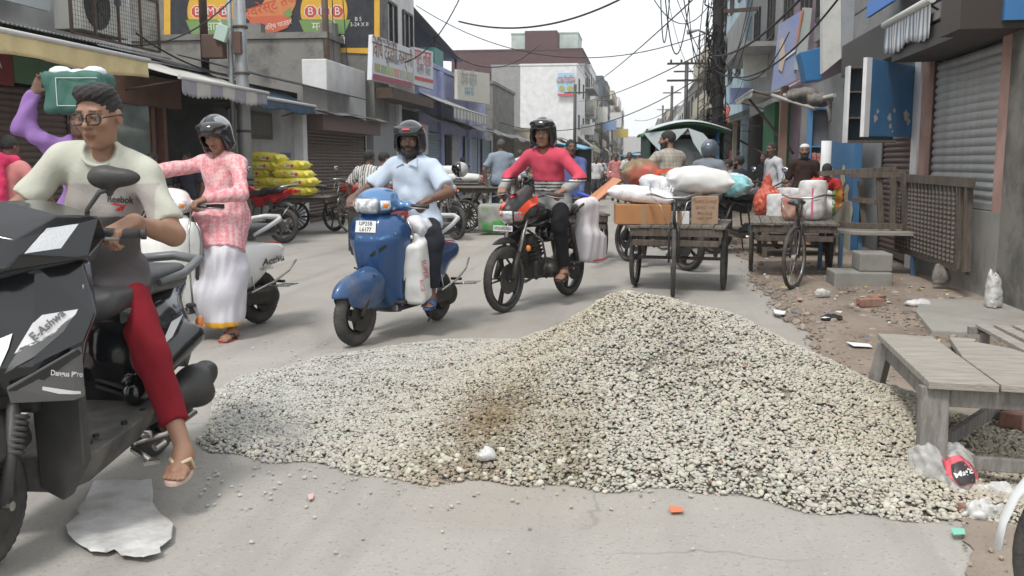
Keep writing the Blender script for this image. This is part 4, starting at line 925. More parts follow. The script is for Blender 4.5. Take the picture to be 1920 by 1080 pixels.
def dhoti_s(g):
    g.chain([(-.1, -.12, .76), (-.22, .03, .6), (-.27, .05, .34), (-.27, .06, .13)], [.12, .135, .12, .10], k=.06)
    g.chain([(-.02, -.05, .74), (-.07, .12, .6), (-.16, .17, .36), (-.25, .12, .15)], [.1, .115, .09, .06], k=.05)
    g.chain([(-.08, -.15, .74), (-.24, -.06, .5), (-.27, -.02, .22)], [.12, .12, .09], k=.06); g.chain([(.14, .06, .7), (.03, .12, .5), (-.12, .12, .3), (-.22, .1, .15)], [.12, .13, .11, .07], k=.07); g.chain([(.08, -.1, .76), (.18, .12, .6), (.2, .12, .4)], [.11, .13, .11], k=.06); g.cut_plane((-.27, .06, .105), (0, -.1, -1))
def dhoti_c(V):
    c = np.tile(np.array((.60, .585, .625)), (len(V), 1)); x, y, z = V.T; c[(z < .135 + .06 * (y - .05))] = (.72, .38, .04); c[(np.abs(x + .02 + .25 * (z - .5)) < .014) & (y > .1) & (z > .45) & (z < .75)] = (.55, .38, .12); return c
kman, ki = person('man in pink printed kurta, white dhoti and black flip up helmet astride the white scooter', wloc, wrz, (-.08, -.2, .84), (-.08, -.15, 1.345), head_yaw=.42, head_pitch=.42, head_roll=.08,
    handL=(-.235, .16, 1.04), handR=(.5, .26, 1.2), elL=(-1, -.6, -.3), elR=(.6, -.6, -.2), footL=(-.30, .02, .085), footR=(.3, .1, .085), knL=(-.4, 1, 0), knR=(.5, 1, 0), toeL=(-.25, 1),
    skin='mid', res=.0075, cres=.011, eyes=True, shirt=kurta_c, sleeve='long', kurta=[(-.08, -.16, .95), (-.10, -.05, .78), (-.15, .01, .62)], trousers=dhoti_c, helmet='flip', shoes='sandal', dhoti=dhoti_s, sfold=.008, handdirL=(.35, .9, -.25), extra=dict(sole=(.4, .06, .07), strap=(.05, .04, .04)))
# ------------------------------------------------------------------ blue scooter and its rider
M_blue = mat('blue_metallic_paint', (.018, .075, .21), .28, .35, coat=.7, grime=.35, scale=5, gcol=(.10, .11, .12))
M_bluel = mat('lighter_blue_paint', (.07, .2, .42), .25, .3, coat=.7, grime=.2, scale=5, gcol=(.15, .17, .2))
M_bluef = mat('dusty_blue_fender', (.03, .08, .19), .4, .2, coat=.4, grime=.75, scale=9, gcol=(.2, .17, .14))
bloc, brz = vpose((-1.98, 6.37), (-1.66, 7.52))
bs, bb, ba = activa('blue scooter with plate reading UP25B L6177 carrying a white bag on its floor', bloc, brz, M_blue, fpaint=M_bluef, steer=-.12, plate=('UP25B', 'L6177'))
tr = bvh([ba]); patch_px('air_vent', [(693, 479), (702, 470), (723, 458), (726, 463), (714, 472), (698, 482)], tr, bs, M_ink, .005, 5); patch_px('air_vent', [(654, 457), (660, 464), (664, 480), (659, 477), (655, 466)], tr, bs, M_ink, .005, 5)
for pl_ in ([(664, 500), (690, 512), (738, 478), (741, 440), (743, 440), (741, 480), (690, 515), (663, 503)], [(668, 446), (714, 449), (716, 452), (668, 449)]): patch_px('panel_seam', pl_, tr, bs, M_blk, .003, 5)
patch_px('nose_highlight_strip', [(672, 442), (712, 446), (735, 436), (738, 426), (746, 426), (742, 440), (714, 450), (671, 446)], tr, bs, M_bluel, .004, 5)
for c in bs.children:
    if c.name.startswith('handlebar_cowl'): c.data.materials[0] = M_bluel
polo = lambda V: np.tile(np.array((.50, .58, .68)), (len(V), 1))
bman, bi2 = person('bearded man in pale blue polo shirt and dark open helmet riding the blue scooter', bloc, brz, (0, -.3, .84), (-.01, -.2, 1.315), head_yaw=.3, head_pitch=.12,
    handL=(-.33, .13, 1.03), handR=(.33, .13, 1.03), elL=(-.9, -.5, -.5), elR=(.9, -.5, -.5), footL=(-.27, .0, .31), footR=(.27, .05, .38), knL=(-.75, 1, .5), knR=(.6, 1, .5), toeL=(-.3, 1),
    skin='dark', res=.0075, cres=.011, eyes=True, shirt=polo, trousers=(.025, .027, .035), leg=.86, helmet='half', beard=1, shoes='slide', sfold=.011, hem=.06, fat=.03, handdirL=(.4, .85, -.3), handdirR=(-.4, .85, -.3), extra=dict(sole=(.03, .08, .2), strap=(.03, .08, .2)))
h = bi2['h']
m = MB()
for q in (-1, 1): m.prism([bi2['N'] + Vector((q * .02, .105, -.02)), bi2['N'] + Vector((q * .085, .075, .02)), bi2['N'] + Vector((q * .09, .09, -.05))], (0, .008, 0))
m.build('collar', mat('polo_blue', (.46, .55, .66), .9), bman, solid=.004)
# ------------------------------------------------------------------ black and red motorcycle and its rider
mloc, mrz = vpose((-1.15, 8.01), (-.69, 9.15))
M_flash = mat('orange_red_flash', (.75, .09, .04), .25, coat=.5)
mc = alloy_bike('black motorcycle with orange red cowl flash ridden by the man in striped red top', mloc, mrz, mat('black_tank', (.012, .012, .013), .15, coat=.7, grime=.15), M_flash, plate='UP25AM 7653', res=.011, mirrors=False, steer=-.05)
MB().ell((-.16, .5, .56), (.022, .028, .028), 12).build('side_reflector', M_amb, mc)
_cw = [c for c in mc.children if c.name.startswith('headlamp_cowl')][0]; bpy.context.view_layer.update(); tr = bvh([_cw]); patch_px('cowl_flash', [(963, 409), (972, 393), (988, 377), (1008, 364), (1009, 381), (992, 391), (975, 411)], tr, mc, M_flash, .006, 6); patch_px('cowl_flash', [(936, 404), (937, 390), (944, 380), (950, 381), (943, 391), (941, 406)], tr, mc, M_flash, .006, 5); patch_px('cowl_sticker', [(952, 369), (966, 361), (972, 366), (958, 373)], tr, mc, mat('red_sticker', (.45, .02, .06), .5), .006, 5)
def stripe(V):
    x, y, z = V.T; c = np.tile(np.array((.58, .075, .12)), (len(V), 1)); d = np.clip(np.abs(x), 0, 9)
    tor = (np.abs(x) < .2); zz = z + .0
    c[tor & (zz < 1.135)] = (.02, .02, .022)
    for a in (1.115, 1.085, 1.055): c[tor & (np.abs(zz - a) < .007)] = (.6, .6, .58)
    c[tor & (zz < 1.035)] = (.25, .25, .25)
    arm = (np.abs(x) >= .2) & (z < 1.16); c[arm] = (.33, .33, .335); c[arm & (z > 1.125)] = (.02, .02, .022); c[arm & (np.abs(z - 1.142) < .006)] = (.6, .6, .58)
    return c
rman, ri = person('man in red top with black and white chest stripes riding the black motorcycle', mloc, mrz, (0, -.28, .93), (0, -.1, 1.41), head_yaw=.28, head_pitch=.1,
    handL=(-.32, .13, 1.06), handR=(.32, .13, 1.06), elL=(-.9, -.3, -.5), elR=(.9, -.3, -.5), footL=(-.24, -.05, .33), footR=(.24, -.05, .33), knL=(-.35, 1, .3), knR=(.35, 1, .3), toeL=(-.1, 1),
    skin='mid', res=.008, cres=.010, eyes=True, shirt=stripe, sleeve='long', trousers=(.014, .014, .016), leg=.92, legw=.95, helmet='flip', beard=0, shoes='sandal', sfold=.007, handdirL=(.4, .85, -.3), handdirR=(-.4, .85, -.3), hem=.05, extra=dict(sole=(.05, .04, .035), strap=(.07, .05, .04)))
# ------------------------------------------------------------------ ground and road
def surf_mat(name, c1, c2, c3, sc, bump, rough=.9, patch=.0):
    m = bpy.data.materials.new(name); m.use_nodes = True; n = m.node_tree.nodes; L = m.node_tree.links; p = n['Principled BSDF']; p.inputs['Roughness'].default_value = rough
    p.inputs['Specular IOR Level'].default_value = .25
    tc = n.new('ShaderNodeTexCoord')
    def nz(s, d=8, r=.65, dist=0):
        t = n.new('ShaderNodeTexNoise'); t.inputs['Scale'].default_value = s; t.inputs['Detail'].default_value = d; t.inputs['Roughness'].default_value = r; t.inputs['Distortion'].default_value = dist; L.new(tc.outputs['Object'], t.inputs[0]); return t.outputs[0]
    def mr(s, a, b):
        r = n.new('ShaderNodeMapRange'); r.inputs[1].default_value = a; r.inputs[2].default_value = b; L.new(s, r.inputs[0]); return r.outputs[0]
    def mixc(f, a, b, bl='MIX'):
        x = n.new('ShaderNodeMix'); x.data_type = 'RGBA'; x.blend_type = bl; L.new(f, x.inputs[0])
        for i, c in ((6, a), (7, b)):
            if isinstance(c, tuple): x.inputs[i].default_value = (*c, 1)
            else: L.new(c, x.inputs[i])
        return x.outputs[2]
    a = mixc(mr(nz(sc, 9, .7, .4), .35, .65), c1, c2); a = mixc(mr(nz(sc * .28, 6, .6, 1.2), .5, .7), a, c3)
    a = mixc(mr(nz(sc * 60, 3, .6), .58, .75), a, tuple(x * .62 for x in c1)); a = mixc(mr(nz(sc * 35 + 5, 3, .6), .64, .78), a, tuple(min(1, x * 1.5) for x in c1))
    mp = n.new('ShaderNodeMapping'); mp.inputs['Scale'].default_value = (2.6, .22, 1); mp.inputs['Rotation'].default_value = (0, 0, .05); L.new(tc.outputs['Object'], mp.inputs[0]); t = n.new('ShaderNodeTexNoise'); t.inputs['Scale'].default_value = 1.4; t.inputs['Detail'].default_value = 7; L.new(mp.outputs[0], t.inputs[0])
    q = n.new('ShaderNodeMath'); q.operation = 'MULTIPLY'; q.inputs[1].default_value = .45; L.new(mr(t.outputs[0], .5, .68), q.inputs[0]); a = mixc(q.outputs[0], a, tuple(x * .72 for x in c1))
    v = n.new('ShaderNodeTexVoronoi'); v.feature = 'DISTANCE_TO_EDGE'; v.inputs['Scale'].default_value = .55; wv = n.new('ShaderNodeMix'); wv.data_type = 'RGBA'; wv.blend_type = 'ADD'; wv.inputs[0].default_value = .35; L.new(tc.outputs['Object'], wv.inputs[6]); cn_ = n.new('ShaderNodeTexNoise'); cn_.inputs['Scale'].default_value = 3; cn_.inputs['Detail'].default_value = 6; L.new(tc.outputs['Object'], cn_.inputs[0]); L.new(cn_.outputs[1], wv.inputs[7]); L.new(wv.outputs[2], v.inputs[0])
    q2 = n.new('ShaderNodeMath'); q2.operation = 'MULTIPLY'; L.new(mr(v.outputs[0], .006, .0), q2.inputs[0]); L.new(mr(nz(.5, 3), .5, .6), q2.inputs[1]); q3 = n.new('ShaderNodeMath'); q3.operation = 'MULTIPLY'; q3.inputs[1].default_value = .55; L.new(q2.outputs[0], q3.inputs[0]); a = mixc(q3.outputs[0], a, tuple(x * .4 for x in c1))
    L.new(a, p.inputs['Base Color'])
    b = n.new('ShaderNodeBump'); b.inputs['Strength'].default_value = bump; b.inputs['Distance'].default_value = .006; L.new(nz(sc * 45, 6, .7), b.inputs['Height']); L.new(b.outputs[0], p.inputs['Normal'])
    return m
M_road = surf_mat('worn_concrete_road', (.31, .295, .27), (.36, .34, .31), (.30, .265, .225), 1.1, .5)
M_dirt = surf_mat('trodden_earth', (.22, .175, .14), (.30, .25, .205), (.17, .13, .10), 1.6, .9)
M_slab = surf_mat('cement_slab', (.33, .32, .29), (.28, .265, .24), (.24, .21, .18), 1.8, .5)
def gz(x, y): return .012 * mnoise.noise(Vector((x * 1.3, y * 1.3, 0))) + .006 * mnoise.noise(Vector((x * 5, y * 5, 3)))
MB().box((0, 300, -.06), (1600, 1700, .1)).build('ground', M_dirt)['kind'] = 'structure'
m = MB(); m.add([(-8.6, -6, -.004), (2.2, -6, -.004), (2.2, 420, -.004), (-8.6, 420, -.004)], [[0, 1, 2, 3]]); m.build('road', M_road)['kind'] = 'structure'
edge = [(.9, -2), (.95, 2.6), (1.2, 3.4), (1.05, 4.2), (1.25, 5.2), (1.15, 6.3), (1.32, 7.4), (1.2, 8.3), (1.3, 9.2), (1.2, 10.4), (1.45, 12), (1.4, 14), (1.6, 17), (1.5, 22), (1.7, 30), (1.6, 60), (1.7, 120)]
def edge_x(y):
    for (x0, y0), (x1, y1) in zip(edge, edge[1:]):
        if y <= y1: return x0 + (x1 - x0) * max(0, (y - y0)) / (y1 - y0) + .07 * mnoise.noise(Vector((y * 1.4, 0, 0))) + .06 * mnoise.noise(Vector((y * 5.5, 2, 0))) + .04 * mnoise.noise(Vector((y * 17, 5, 0)))
    return 1.7
def verge(u, v):
    y = -2 + 122 * v ** 3; x0 = edge_x(y); x = x0 + (3.6 - x0) * u; return (x, y, .003 + (gz(x, y) + .012) * min(1, u * 4) + .05 * u * max(0, min(1, (y - 6) / 3)) * (1 if y < 40 else 0))
MB().sheet(verge, 16, 1100).build('dirt_verge', M_dirt, fixn=True)['kind'] = 'structure'
m = MB(); m.sheet(lambda u, v: (-8.6 + (1.5 + .12 * mnoise.noise(Vector((v * 100, 1, 0)))) * u, 6 + v * 80, .004), 4, 160); m.build('left_verge', M_dirt)['kind'] = 'structure'
m = MB(); m.prism([(2.15, 7.15, 0), (3.3, 7.0, 0), (3.3, 8.75, 0), (2.55, 8.85, 0), (2.3, 8.1, 0)], (0, 0, .075)); tag(m.build('cement_slab', M_slab, bev=.01), 'flat pale cement slab in front of the mossy wall', 'slab')
# ------------------------------------------------------------------ building helpers
def bx(name, x0, x1, y0, y1, z0, z1, m, parent=None, bev=0.):
    return MB().box(((x0 + x1) / 2, (y0 + y1) / 2, (z0 + z1) / 2), (abs(x1 - x0), abs(y1 - y0), abs(z1 - z0))).build(name, m, parent, bev=bev)
def shutter(label, X, y0, y1, z0, z1, m, side=1, pitch=.085, group=None, box=None):
    "rolling shutter in a wall at X; side = direction it faces along X"
    t = empty('rolling_shutter', label, 'shutter', (X, y0, z0), 0, group); n = int((z1 - z0) / pitch); L = y1 - y0
    b = MB(); k = 7; rows = [[(side * .022 * math.sin(math.pi * i / k), 0, pitch * i / k) for i in range(k + 1)]]
    b.loft([[Vector(p) for p in rows[0]], [Vector(p) + Vector((0, L, 0)) for p in rows[0]]], caps=False, closed=False); proto = b.build('slat', m, t, fixn=False)
    for i in range(1, n):
        o = proto.copy(); C.objects.link(o); o.parent = t; o.location = (0, 0, i * pitch)
    for y in (-.03, L + .03): bx('guide_rail', -.03, .04, y - .03, y + .03, 0, z1 - z0, M_dk, t).location = (0, 0, 0)
    MB().box((side * .01, L / 2, .03), (.05, L, .06)).build('bottom_bar', m, t)
    return t
def corrugated(label, xa, za, xb, zb, y0, y1, m, pitch=.076, amp=.012, group=None, wob=.0):
    nu = 3; nv = int((y1 - y0) / pitch * 6)
    fn = lambda u, v: (xa + (xb - xa) * u + wob * mnoise.noise(Vector((v * 7, u, 1))), y0 + (y1 - y0) * v, za + (zb - za) * u + amp * math.sin(2 * math.pi * (y1 - y0) * v / pitch) + wob * mnoise.noise(Vector((v * 5, u * 2, 0))))
    o = MB().sheet(fn, nu, nv).build('corrugated_roof', m, solid=.004, fixn=False); return tag(o, label, 'roof sheet', group)
def window(parent, x, y, z, w, hh, face='x', side=1, fm=None, bars=True):
    fm = fm or M_dk; t = MB(); d = .05
    def P(a, b, c): return (x + side * c, y + a, z + b) if face == 'x' else (x + a, y - c, z + b)
    fr = MB()
    for (a0, b0, a1, b1) in ((-w / 2, -hh / 2, w / 2, -hh / 2), (-w / 2, hh / 2, w / 2, hh / 2), (-w / 2, -hh / 2, -w / 2, hh / 2), (w / 2, -hh / 2, w / 2, hh / 2), (0, -hh / 2, 0, hh / 2)): fr.beam(P(a0, b0, .03), P(a1, b1, .03), .07, .07)
    o = fr.build('window', fm, parent); g = MB(); g.add([P(-w / 2, -hh / 2, .012), P(w / 2, -hh / 2, .012), P(w / 2, hh / 2, .012), P(-w / 2, hh / 2, .012)], [[0, 1, 2, 3]]); g.build('pane', mat('dark_window', (.02, .025, .03), .15), o); return o
M_plas = lambda n, c, g=.5, gc=(.12, .11, .1): mat(n, c, .9, scale=2.2, grime=g, gcol=gc, bump=.3, bscale=18, col2=tuple(x * .82 for x in c), spec=.2)
M_whitew = M_plas('whitewashed_wall', (.72, .72, .72), .3, (.36, .35, .33)); M_conc = M_plas('mossy_concrete', (.22, .215, .2), .75, (.05, .05, .048)); M_lilac = M_plas('lilac_wall', (.40, .43, .66), .25)
M_maroon = M_plas('maroon_wall', (.11, .062, .066), .15); M_pinkw = M_plas('pink_wall', (.48, .31, .27), .5, (.15, .1, .08)); M_greyw = M_plas('grey_wall', (.3, .3, .3), .4); M_cream = M_plas('cream_wall', (.5, .45, .36), .4)
M_brsh = mat('brown_shutter', (.13, .085, .07), .6, .2, col2=(.09, .065, .055), scale=4, grime=.3); M_grsh = mat('grey_shutter', (.42, .43, .43), .5, .2, col2=(.34, .34, .33), scale=3, grime=.35, gcol=(.12, .1, .085)); M_blsh = mat('blue_shutter', (.22, .30, .36), .55, .2, grime=.3, scale=3)
M_corr = mat('grey_corrugated', (.16, .16, .165), .6, .5, col2=(.30, .295, .29), scale=3, grime=.35, gcol=(.1, .075, .055)); M_corrd = mat('dark_corrugated', (.03, .035, .045), .6, .3, col2=(.07, .07, .07), scale=4)
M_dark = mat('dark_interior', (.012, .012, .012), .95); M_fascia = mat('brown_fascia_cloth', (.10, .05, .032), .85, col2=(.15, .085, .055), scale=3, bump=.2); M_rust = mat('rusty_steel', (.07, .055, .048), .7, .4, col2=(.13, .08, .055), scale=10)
def building(label, x0, x1, y0, y1, z1, m, z0=0, fx=None, rows=0, cols=0, fy=None, zb=3.2, cat='building', name='building', parapet=True, win_m=None, ww=1.1, wh=1.2, balcony=0):
    t = empty(name, label, cat, ((x0 + x1) / 2, (y0 + y1) / 2, z0)); cx, cy = (x0 + x1) / 2, (y0 + y1) / 2
    MB().box((0, 0, (z1 - z0) / 2), (x1 - x0, y1 - y0, z1 - z0)).build('wall', m, t, bev=.02)
    if parapet: MB().box((0, 0, z1 - z0 + .08), (x1 - x0 + .12, y1 - y0 + .12, .15)).build('parapet', m, t)
    if fx is not None:
        X = (x1 if fx > 0 else x0) - cx
        for r in range(rows):
            z = zb + (z1 - zb) * (r + .5) / rows - z0
            for c in range(cols): window(t, X, -(y1 - y0) / 2 + (y1 - y0) * (c + .5) / cols, z, ww, wh, 'x', fx, win_m)
            if balcony:
                MB().box((X + fx * .45, 0, z - wh * .75), (.9, y1 - y0 - .3, .12)).build('balcony_slab', m, t); b = MB()
                b.box((X + fx * .88, 0, z - wh * .75 + .45), (.06, y1 - y0 - .3, .8)); b.build('balcony_front', balcony if not isinstance(balcony, int) else m, t)
    if fy:
        for (a, z, w, hh) in fy: window(t, a - cx, -(y1 - y0) / 2, z - z0, w, hh, 'y', 1, win_m)
    return t
# ------------------------------------------------------------------ left side of the street, near to far
XL = -7.2
b = building('white washed upper floor behind the air conditioner cage', -12, -8.3, 5, 14.7, 7, M_whitew, z0=2.6); 
t = empty('shop_row', 'low row of dark shops with brown columns under the awnings', 'building', (XL, 8, 0))
def P_(*a, **k): return bx(*a, parent=t, **k)
for nm, a in (('back_wall', (-4, -3.8, -3, 8.3, 0, 2.6)), ('roof_slab', (-4, .05, -3, 11.1, 2.62, 2.74)), ('pier', (-.3, 0, 3.15, 3.42, 0, 2.6)), ('pier', (-.3, 0, 7.85, 8.1, 0, 2.6)), ('pier', (-.35, 0, -.6, 0, 0, 2.6))): P_(nm, *a, M_greyw if nm == 'pier' else M_dark)
P_('side_wall', -3.8, 0, 8.25, 8.35, 0, 2.6, M_greyw); P_('side_wall', -3.8, -.3, 3.2, 3.3, 0, 2.6, M_dark)
P_('wall', -.25, 0, 8.1, 11.05, 0, 2.6, M_plas('pale_shop_wall', (.42, .42, .42), .3)); 
for y in (5.2, 5.55): P_('column', -.1, .02, y - .05, y + .05, 0, 2.5, mat('brown_column', (.2, .09, .06), .6, col2=(.14, .07, .05), scale=8))
P_('fascia_panel', -.04, .12, 3.3, 5.9, 2.12, 2.55, M_fascia); P_('fascia_panel', -.04, .1, 5.9, 8.3, 2.25, 2.6, M_dark)
P_('framed_board', -.02, .03, 8.5, 9.75, 1.75, 2.25, mat('dark_frame', (.06, .04, .03), .5)); P_('framed_board_inner', .03, .036, 8.6, 9.65, 1.82, 2.18, mat('frame_picture', (.05, .045, .035), .4, col2=(.1, .085, .06), scale=4))
P_('notice', .0, .02, 10.2, 10.7, 1.1, 1.5, mat('blue_notice', (.06, .1, .2), .5))
MB().box((.02, 4.4, 1.75), (.04, 1.3, 1.1)).build('showcase_glass', mat('showcase_glass', (.12, .15, .14), .1, col2=(.2, .23, .2), scale=2.5, coat=.8), t); P_('counter', -.6, -.1, 3.6, 7.6, 0, .95, M_fascia)
shutter('brown rolling shutter beneath the red store sign', XL, 8.1, 11.05, 0, 2.2, M_brsh, 1, .075)
sgn = empty('store_sign', 'red and green store sign half hidden by the cream awning', 'sign', (XL + .12, 9.7, 2.3)); bx('red_board', 0, .03, -1.2, .22, -.14, .2, mat('sign_red', (.2, .025, .03), .5), sgn); bx('green_board', 0, .03, .235, 1.5, -.1, .2, mat('sign_green', (.05, .14, .06), .5, col2=(.09, .2, .09), scale=3), sgn)
M_wink = mat('white_ink', (.7, .7, .7), .6)
for s_, z in (('KIRANA', .09), ('STORE', -.06)): text(s_, 'lettering', .17, M_wink, sgn, face_matrix((.033, -.28, z), (0, 1, 0), (0, 0, 1)))
# awnings
def awning(label, xr, zr, y0, y1, xw, zw, drop, mt, mv, scal=0., rod=.03, sag=.03, col_stripe=None, group=None, fringe=.35):
    t = empty('shop_awning', label, 'awning', (xr, y0, zr), 0, group)
    d = MB(); L = y1 - y0
    d.sheet(lambda u, v: ((xw - xr) * u, L * v, (zw - zr) * u - sag * math.sin(math.pi * u) * (1 + .5 * math.sin(v * 9))), 10, 24); d.build('canopy', mt, t, solid=.004)
    MB().tube([(0, -.05, 0), (0, L + .05, 0)], rod, 10).build('rod', mat('awning_rod', (.5, .5, .48), .5), t)
    n = int(L / .12); v_ = MB(); per = .5
    def val(u, v):
        bot = drop + scal * abs(math.sin(math.pi * L * v / .13)) + .025 * math.sin(v * 11) ; return (.012 * math.sin(v * L * 14) * u + .004, L * v, -bot * u)
    v_.sheet(val, 5, max(40, int(L / .022)))
    if col_stripe:
        nv = max(40, int(L / .022)); 
        for i in range(len(v_.f)): v_.m[i] = int(((i % nv) / nv * L) / col_stripe) % 2
    v_.build('valance', mv, t, solid=.003, fixn=False)
    for y in (.1, L - .1): MB().tube([(0, y, -.02), (xw - xr, y, zw - zr - .5)], .012, 6).build('bracket', M_rust, t)
    return t
M_canv = mat('dirty_canvas', (.58, .56, .52), .9, col2=(.44, .42, .39), scale=3, grime=.3, bump=.2); M_cval = mat('cream_canvas', (.66, .54, .28), .9, col2=(.52, .43, .24), scale=3, bump=.2, grime=.2)
awning('cream awning with straight valance over the brown shutter', -6.2, 2.58, 7.2, 11.32, -7.2, 2.82, .24, M_canv, M_cval)
awning('grey awning with scalloped striped valance beside the street pole', -6.2, 2.45, 12.2, 15.15, -7.2, 2.78, .2, M_canv, [mat('stripe_lilac', (.30, .285, .32), .9, grime=.2), mat('stripe_cream', (.48, .46, .42), .9, grime=.2)], scal=.035, col_stripe=.42)
awning('blue cloth awning hanging low beyond the street pole', -6.5, 2.42, 15.5, 18.3, -7.15, 2.72, .18, mat('dark_blue_cloth', (.03, .06, .1), .9), mat('blue_cloth', (.035, .10, .19), .9, col2=(.06, .07, .09), scale=3))
corrugated('grey corrugated roof edge below the air conditioner cage', -7.1, 2.86, -8.4, 3.15, 8.0, 13.7, M_corr); corrugated('dark corrugated roof edge left of the street pole', -6.95, 2.75, -8.4, 3.1, 13.4, 16.2, M_corrd)
corrugated('long dark corrugated roof right of the street pole', -6.8, 2.85, -8.4, 3.25, 16.4, 23.0, M_corrd); corrugated('small buckled tin roof over the brown shutter header', -6.6, 2.36, -7.3, 2.5, 18.5, 24.2, M_corr, wob=.05)
# sign board and the caged air conditioner upper left
sg = empty('roof_sign', 'grey and dark green sign board standing above the corrugated roof', 'sign', (-7.9, 8.2, 3.3)); bx('lower_board', 0, .04, -1.2, 3.7, .0, .32, mat('sign_grey', (.42, .47, .48), .5), sg); bx('upper_board', 0, .04, -1.2, 3.7, .33, 1.4, mat('sign_darkgreen', (.06, .12, .12), .5), sg); text('MOB.:', 'lettering', .3, mat('sign_ink', (.1, .11, .12), .6), sg, face_matrix((.045, 2.0, .17), (0, 1, 0), (0, 0, 1)))
ac = empty('air_conditioner', 'pale outdoor air conditioner unit with dark fan grille inside the wire cage', 'air conditioner', (-7.75, 12.2, 3.1))
bx('casing', -.2, .2, -.1, 1.1, 0, .72, mat('ac_casing', (.66, .65, .6), .6, grime=.1), ac, .015); m = MB()
for r_ in (.08, .14, .2, .26, .31): m.lathe([(r_, -.004), (r_ + .008, -.004), (r_ + .008, .004), (r_, .004)], (.21, .3, .36), (1, 0, 0), 28, closed=True)
for k in range(8): m.beam((.212, .3, .36), (.212, .3 + .31 * math.cos(k * math.pi / 4), .36 + .31 * math.sin(k * math.pi / 4)), .008, .006)
m.build('fan_grille', M_dk, ac); MB().cyl((.201, .3, .36), (.206, .3, .36), .32, 28).build('fan_opening', mat('fan_dark', (.09, .09, .09), .7), ac)
m = MB().cyl((.203, .82, .5), (.22, .82, .5), .075, 20); m.build('round_badge', mat('blue_badge', (.03, .12, .35), .3), ac); text('cool', 'lettering', .05, M_wink, ac, face_matrix((.222, .82, .5), (0, 1, 0), (0, 0, 1))) if False else None
cg = empty('wire_cage', 'black framed wire mesh cage around the air conditioner', 'cage', (-7.45, 11.7, 3.0)); m = MB()
for y in np.arange(0, 2.3, .06): m.beam((0, y, 0), (0, y, 1.5), .004, .004)
for z in np.arange(0, 1.5, .06): m.beam((0, 0, z), (0, 2.28, z), .004, .004)
o = m.build('mesh_panel', M_dk, cg, fixn=False); o['kind'] = 'stuff'
m = MB()
for y in (0, .55, 1.15, 1.75, 2.28): m.beam((.01, y, 0), (.01, y, 1.6), .035, .035)
for z in (0, .75, 1.1): m.beam((.01, 0, z), (.01, 2.28, z), .03, .03)
m.build('cage_frame', M_rust, cg)
# painted wall of the billboard, facing down the street
def P24(px, py): return onY(px, py, 24.5)
pw = empty('painted_wall', 'black painted advertising wall with yellow border and round spice badges', 'painted wall', (-12, 24.5, 0)); inv = Vector((-12, 24.5, 0))
bx('wall', -7, 4.95, .02, 1.5, 2.4, 8, M_conc, pw)
def poly24(name, pts, m, d=.01, th=.008):
    return MB().prism([P24(*p) - inv + Vector((0, -d, 0)) for p in pts], (0, -th, 0)).build(name, m, pw)
M_ink2 = mat('wall_black', (.018, .02, .026), .85, col2=(.035, .037, .045), scale=5, grime=.25, gcol=(.08, .08, .085)); M_yel = mat('wall_yellow', (.62, .36, .04), .85, grime=.2, scale=4); M_grn = mat('wall_green', (.16, .27, .09), .85, grime=.15); M_org = mat('wall_orange', (.55, .17, .06), .85, col2=(.5, .22, .1), scale=8); M_redp = mat('wall_red', (.48, .07, .04), .85); M_wp = mat('wall_white', (.62, .62, .6), .85)
poly24('yellow_border', [(308, -40), (320, -40), (320, 75), (308, 75)], M_yel); poly24('yellow_border', [(702, -40), (712, -40), (712, 101), (702, 101)], M_yel, .01); poly24('yellow_border', [(622, 90), (702, 90), (702, 101), (622, 98)], M_yel, .0105)
poly24('black_field', [(320, -40), (702, -40), (702, 90), (622, 90), (622, 76), (320, 75)], M_ink2, .006)
for cx in (396, 608):
    el_ = [(cx + 44 * math.cos(a), 22 + 52 * math.sin(a)) for a in [math.pi + 2 * math.pi * k / 36 for k in range(36)]]
    poly24('yellow_badge', [(x, min(y, 37)) for x, y in el_], M_yel, .018, .006)
    poly24('green_band', [(cx - 47, 38), (cx + 50, 37), (cx + 38, 64), (cx - 36, 64)], M_grn, .02, .006)
    for k, l in enumerate('BMB'):
        x = cx - 25 + 25 * k; poly24('red_octagon', [(x + 11.5 * math.cos(a), 22 + 12 * math.sin(a)) for a in [math.pi / 8 + math.pi / 4 * q for q in range(8)]], M_redp, .026, .005)
        poly24('white_ring', [(x + 13 * math.cos(a), 22 + 13.5 * math.sin(a)) for a in [math.pi / 8 + math.pi / 4 * q for q in range(8)]], M_wp, .024, .003)
        text(l, 'lettering', .29, M_wp, pw, face_matrix(P24(x, 22) - inv + Vector((0, -.035, 0)), (1, 0, 0), (0, 0, 1)))
    text('मसाले', 'lettering', .3, M_wp, pw, face_matrix(P24(cx, 50) - inv + Vector((0, -.03, 0)), (1, 0, 0), (0, 0, 1)))
poly24('orange_panel', [(462, 25), (470, 15), (490, 12), (498, -2), (553, -20), (555, 8), (545, 30), (470, 40), (462, 33)], M_org, .018)
poly24('chilli', [(466, 32), (545, 28), (548, 38), (540, 52), (520, 60), (500, 62), (482, 55), (470, 45)], mat('wall_chilli', (.5, .12, .06), .85), .022)
poly24('leaf', [(532, 24), (545, 14), (549, 28), (541, 35)], M_grn, .028)
text('एवरेस्ट तेज', 'lettering', .36, M_redp, pw, face_matrix(P24(507, 12) - inv + Vector((0, -.03, 0)), (1, 0, .28), (-.28, 0, 1))); text('लाल मिर्च पाउडर', 'lettering', .17, M_wp, pw, face_matrix(P24(512, 50) - inv + Vector((0, -.032, 0)), (1, 0, .22), (-.22, 0, 1)))
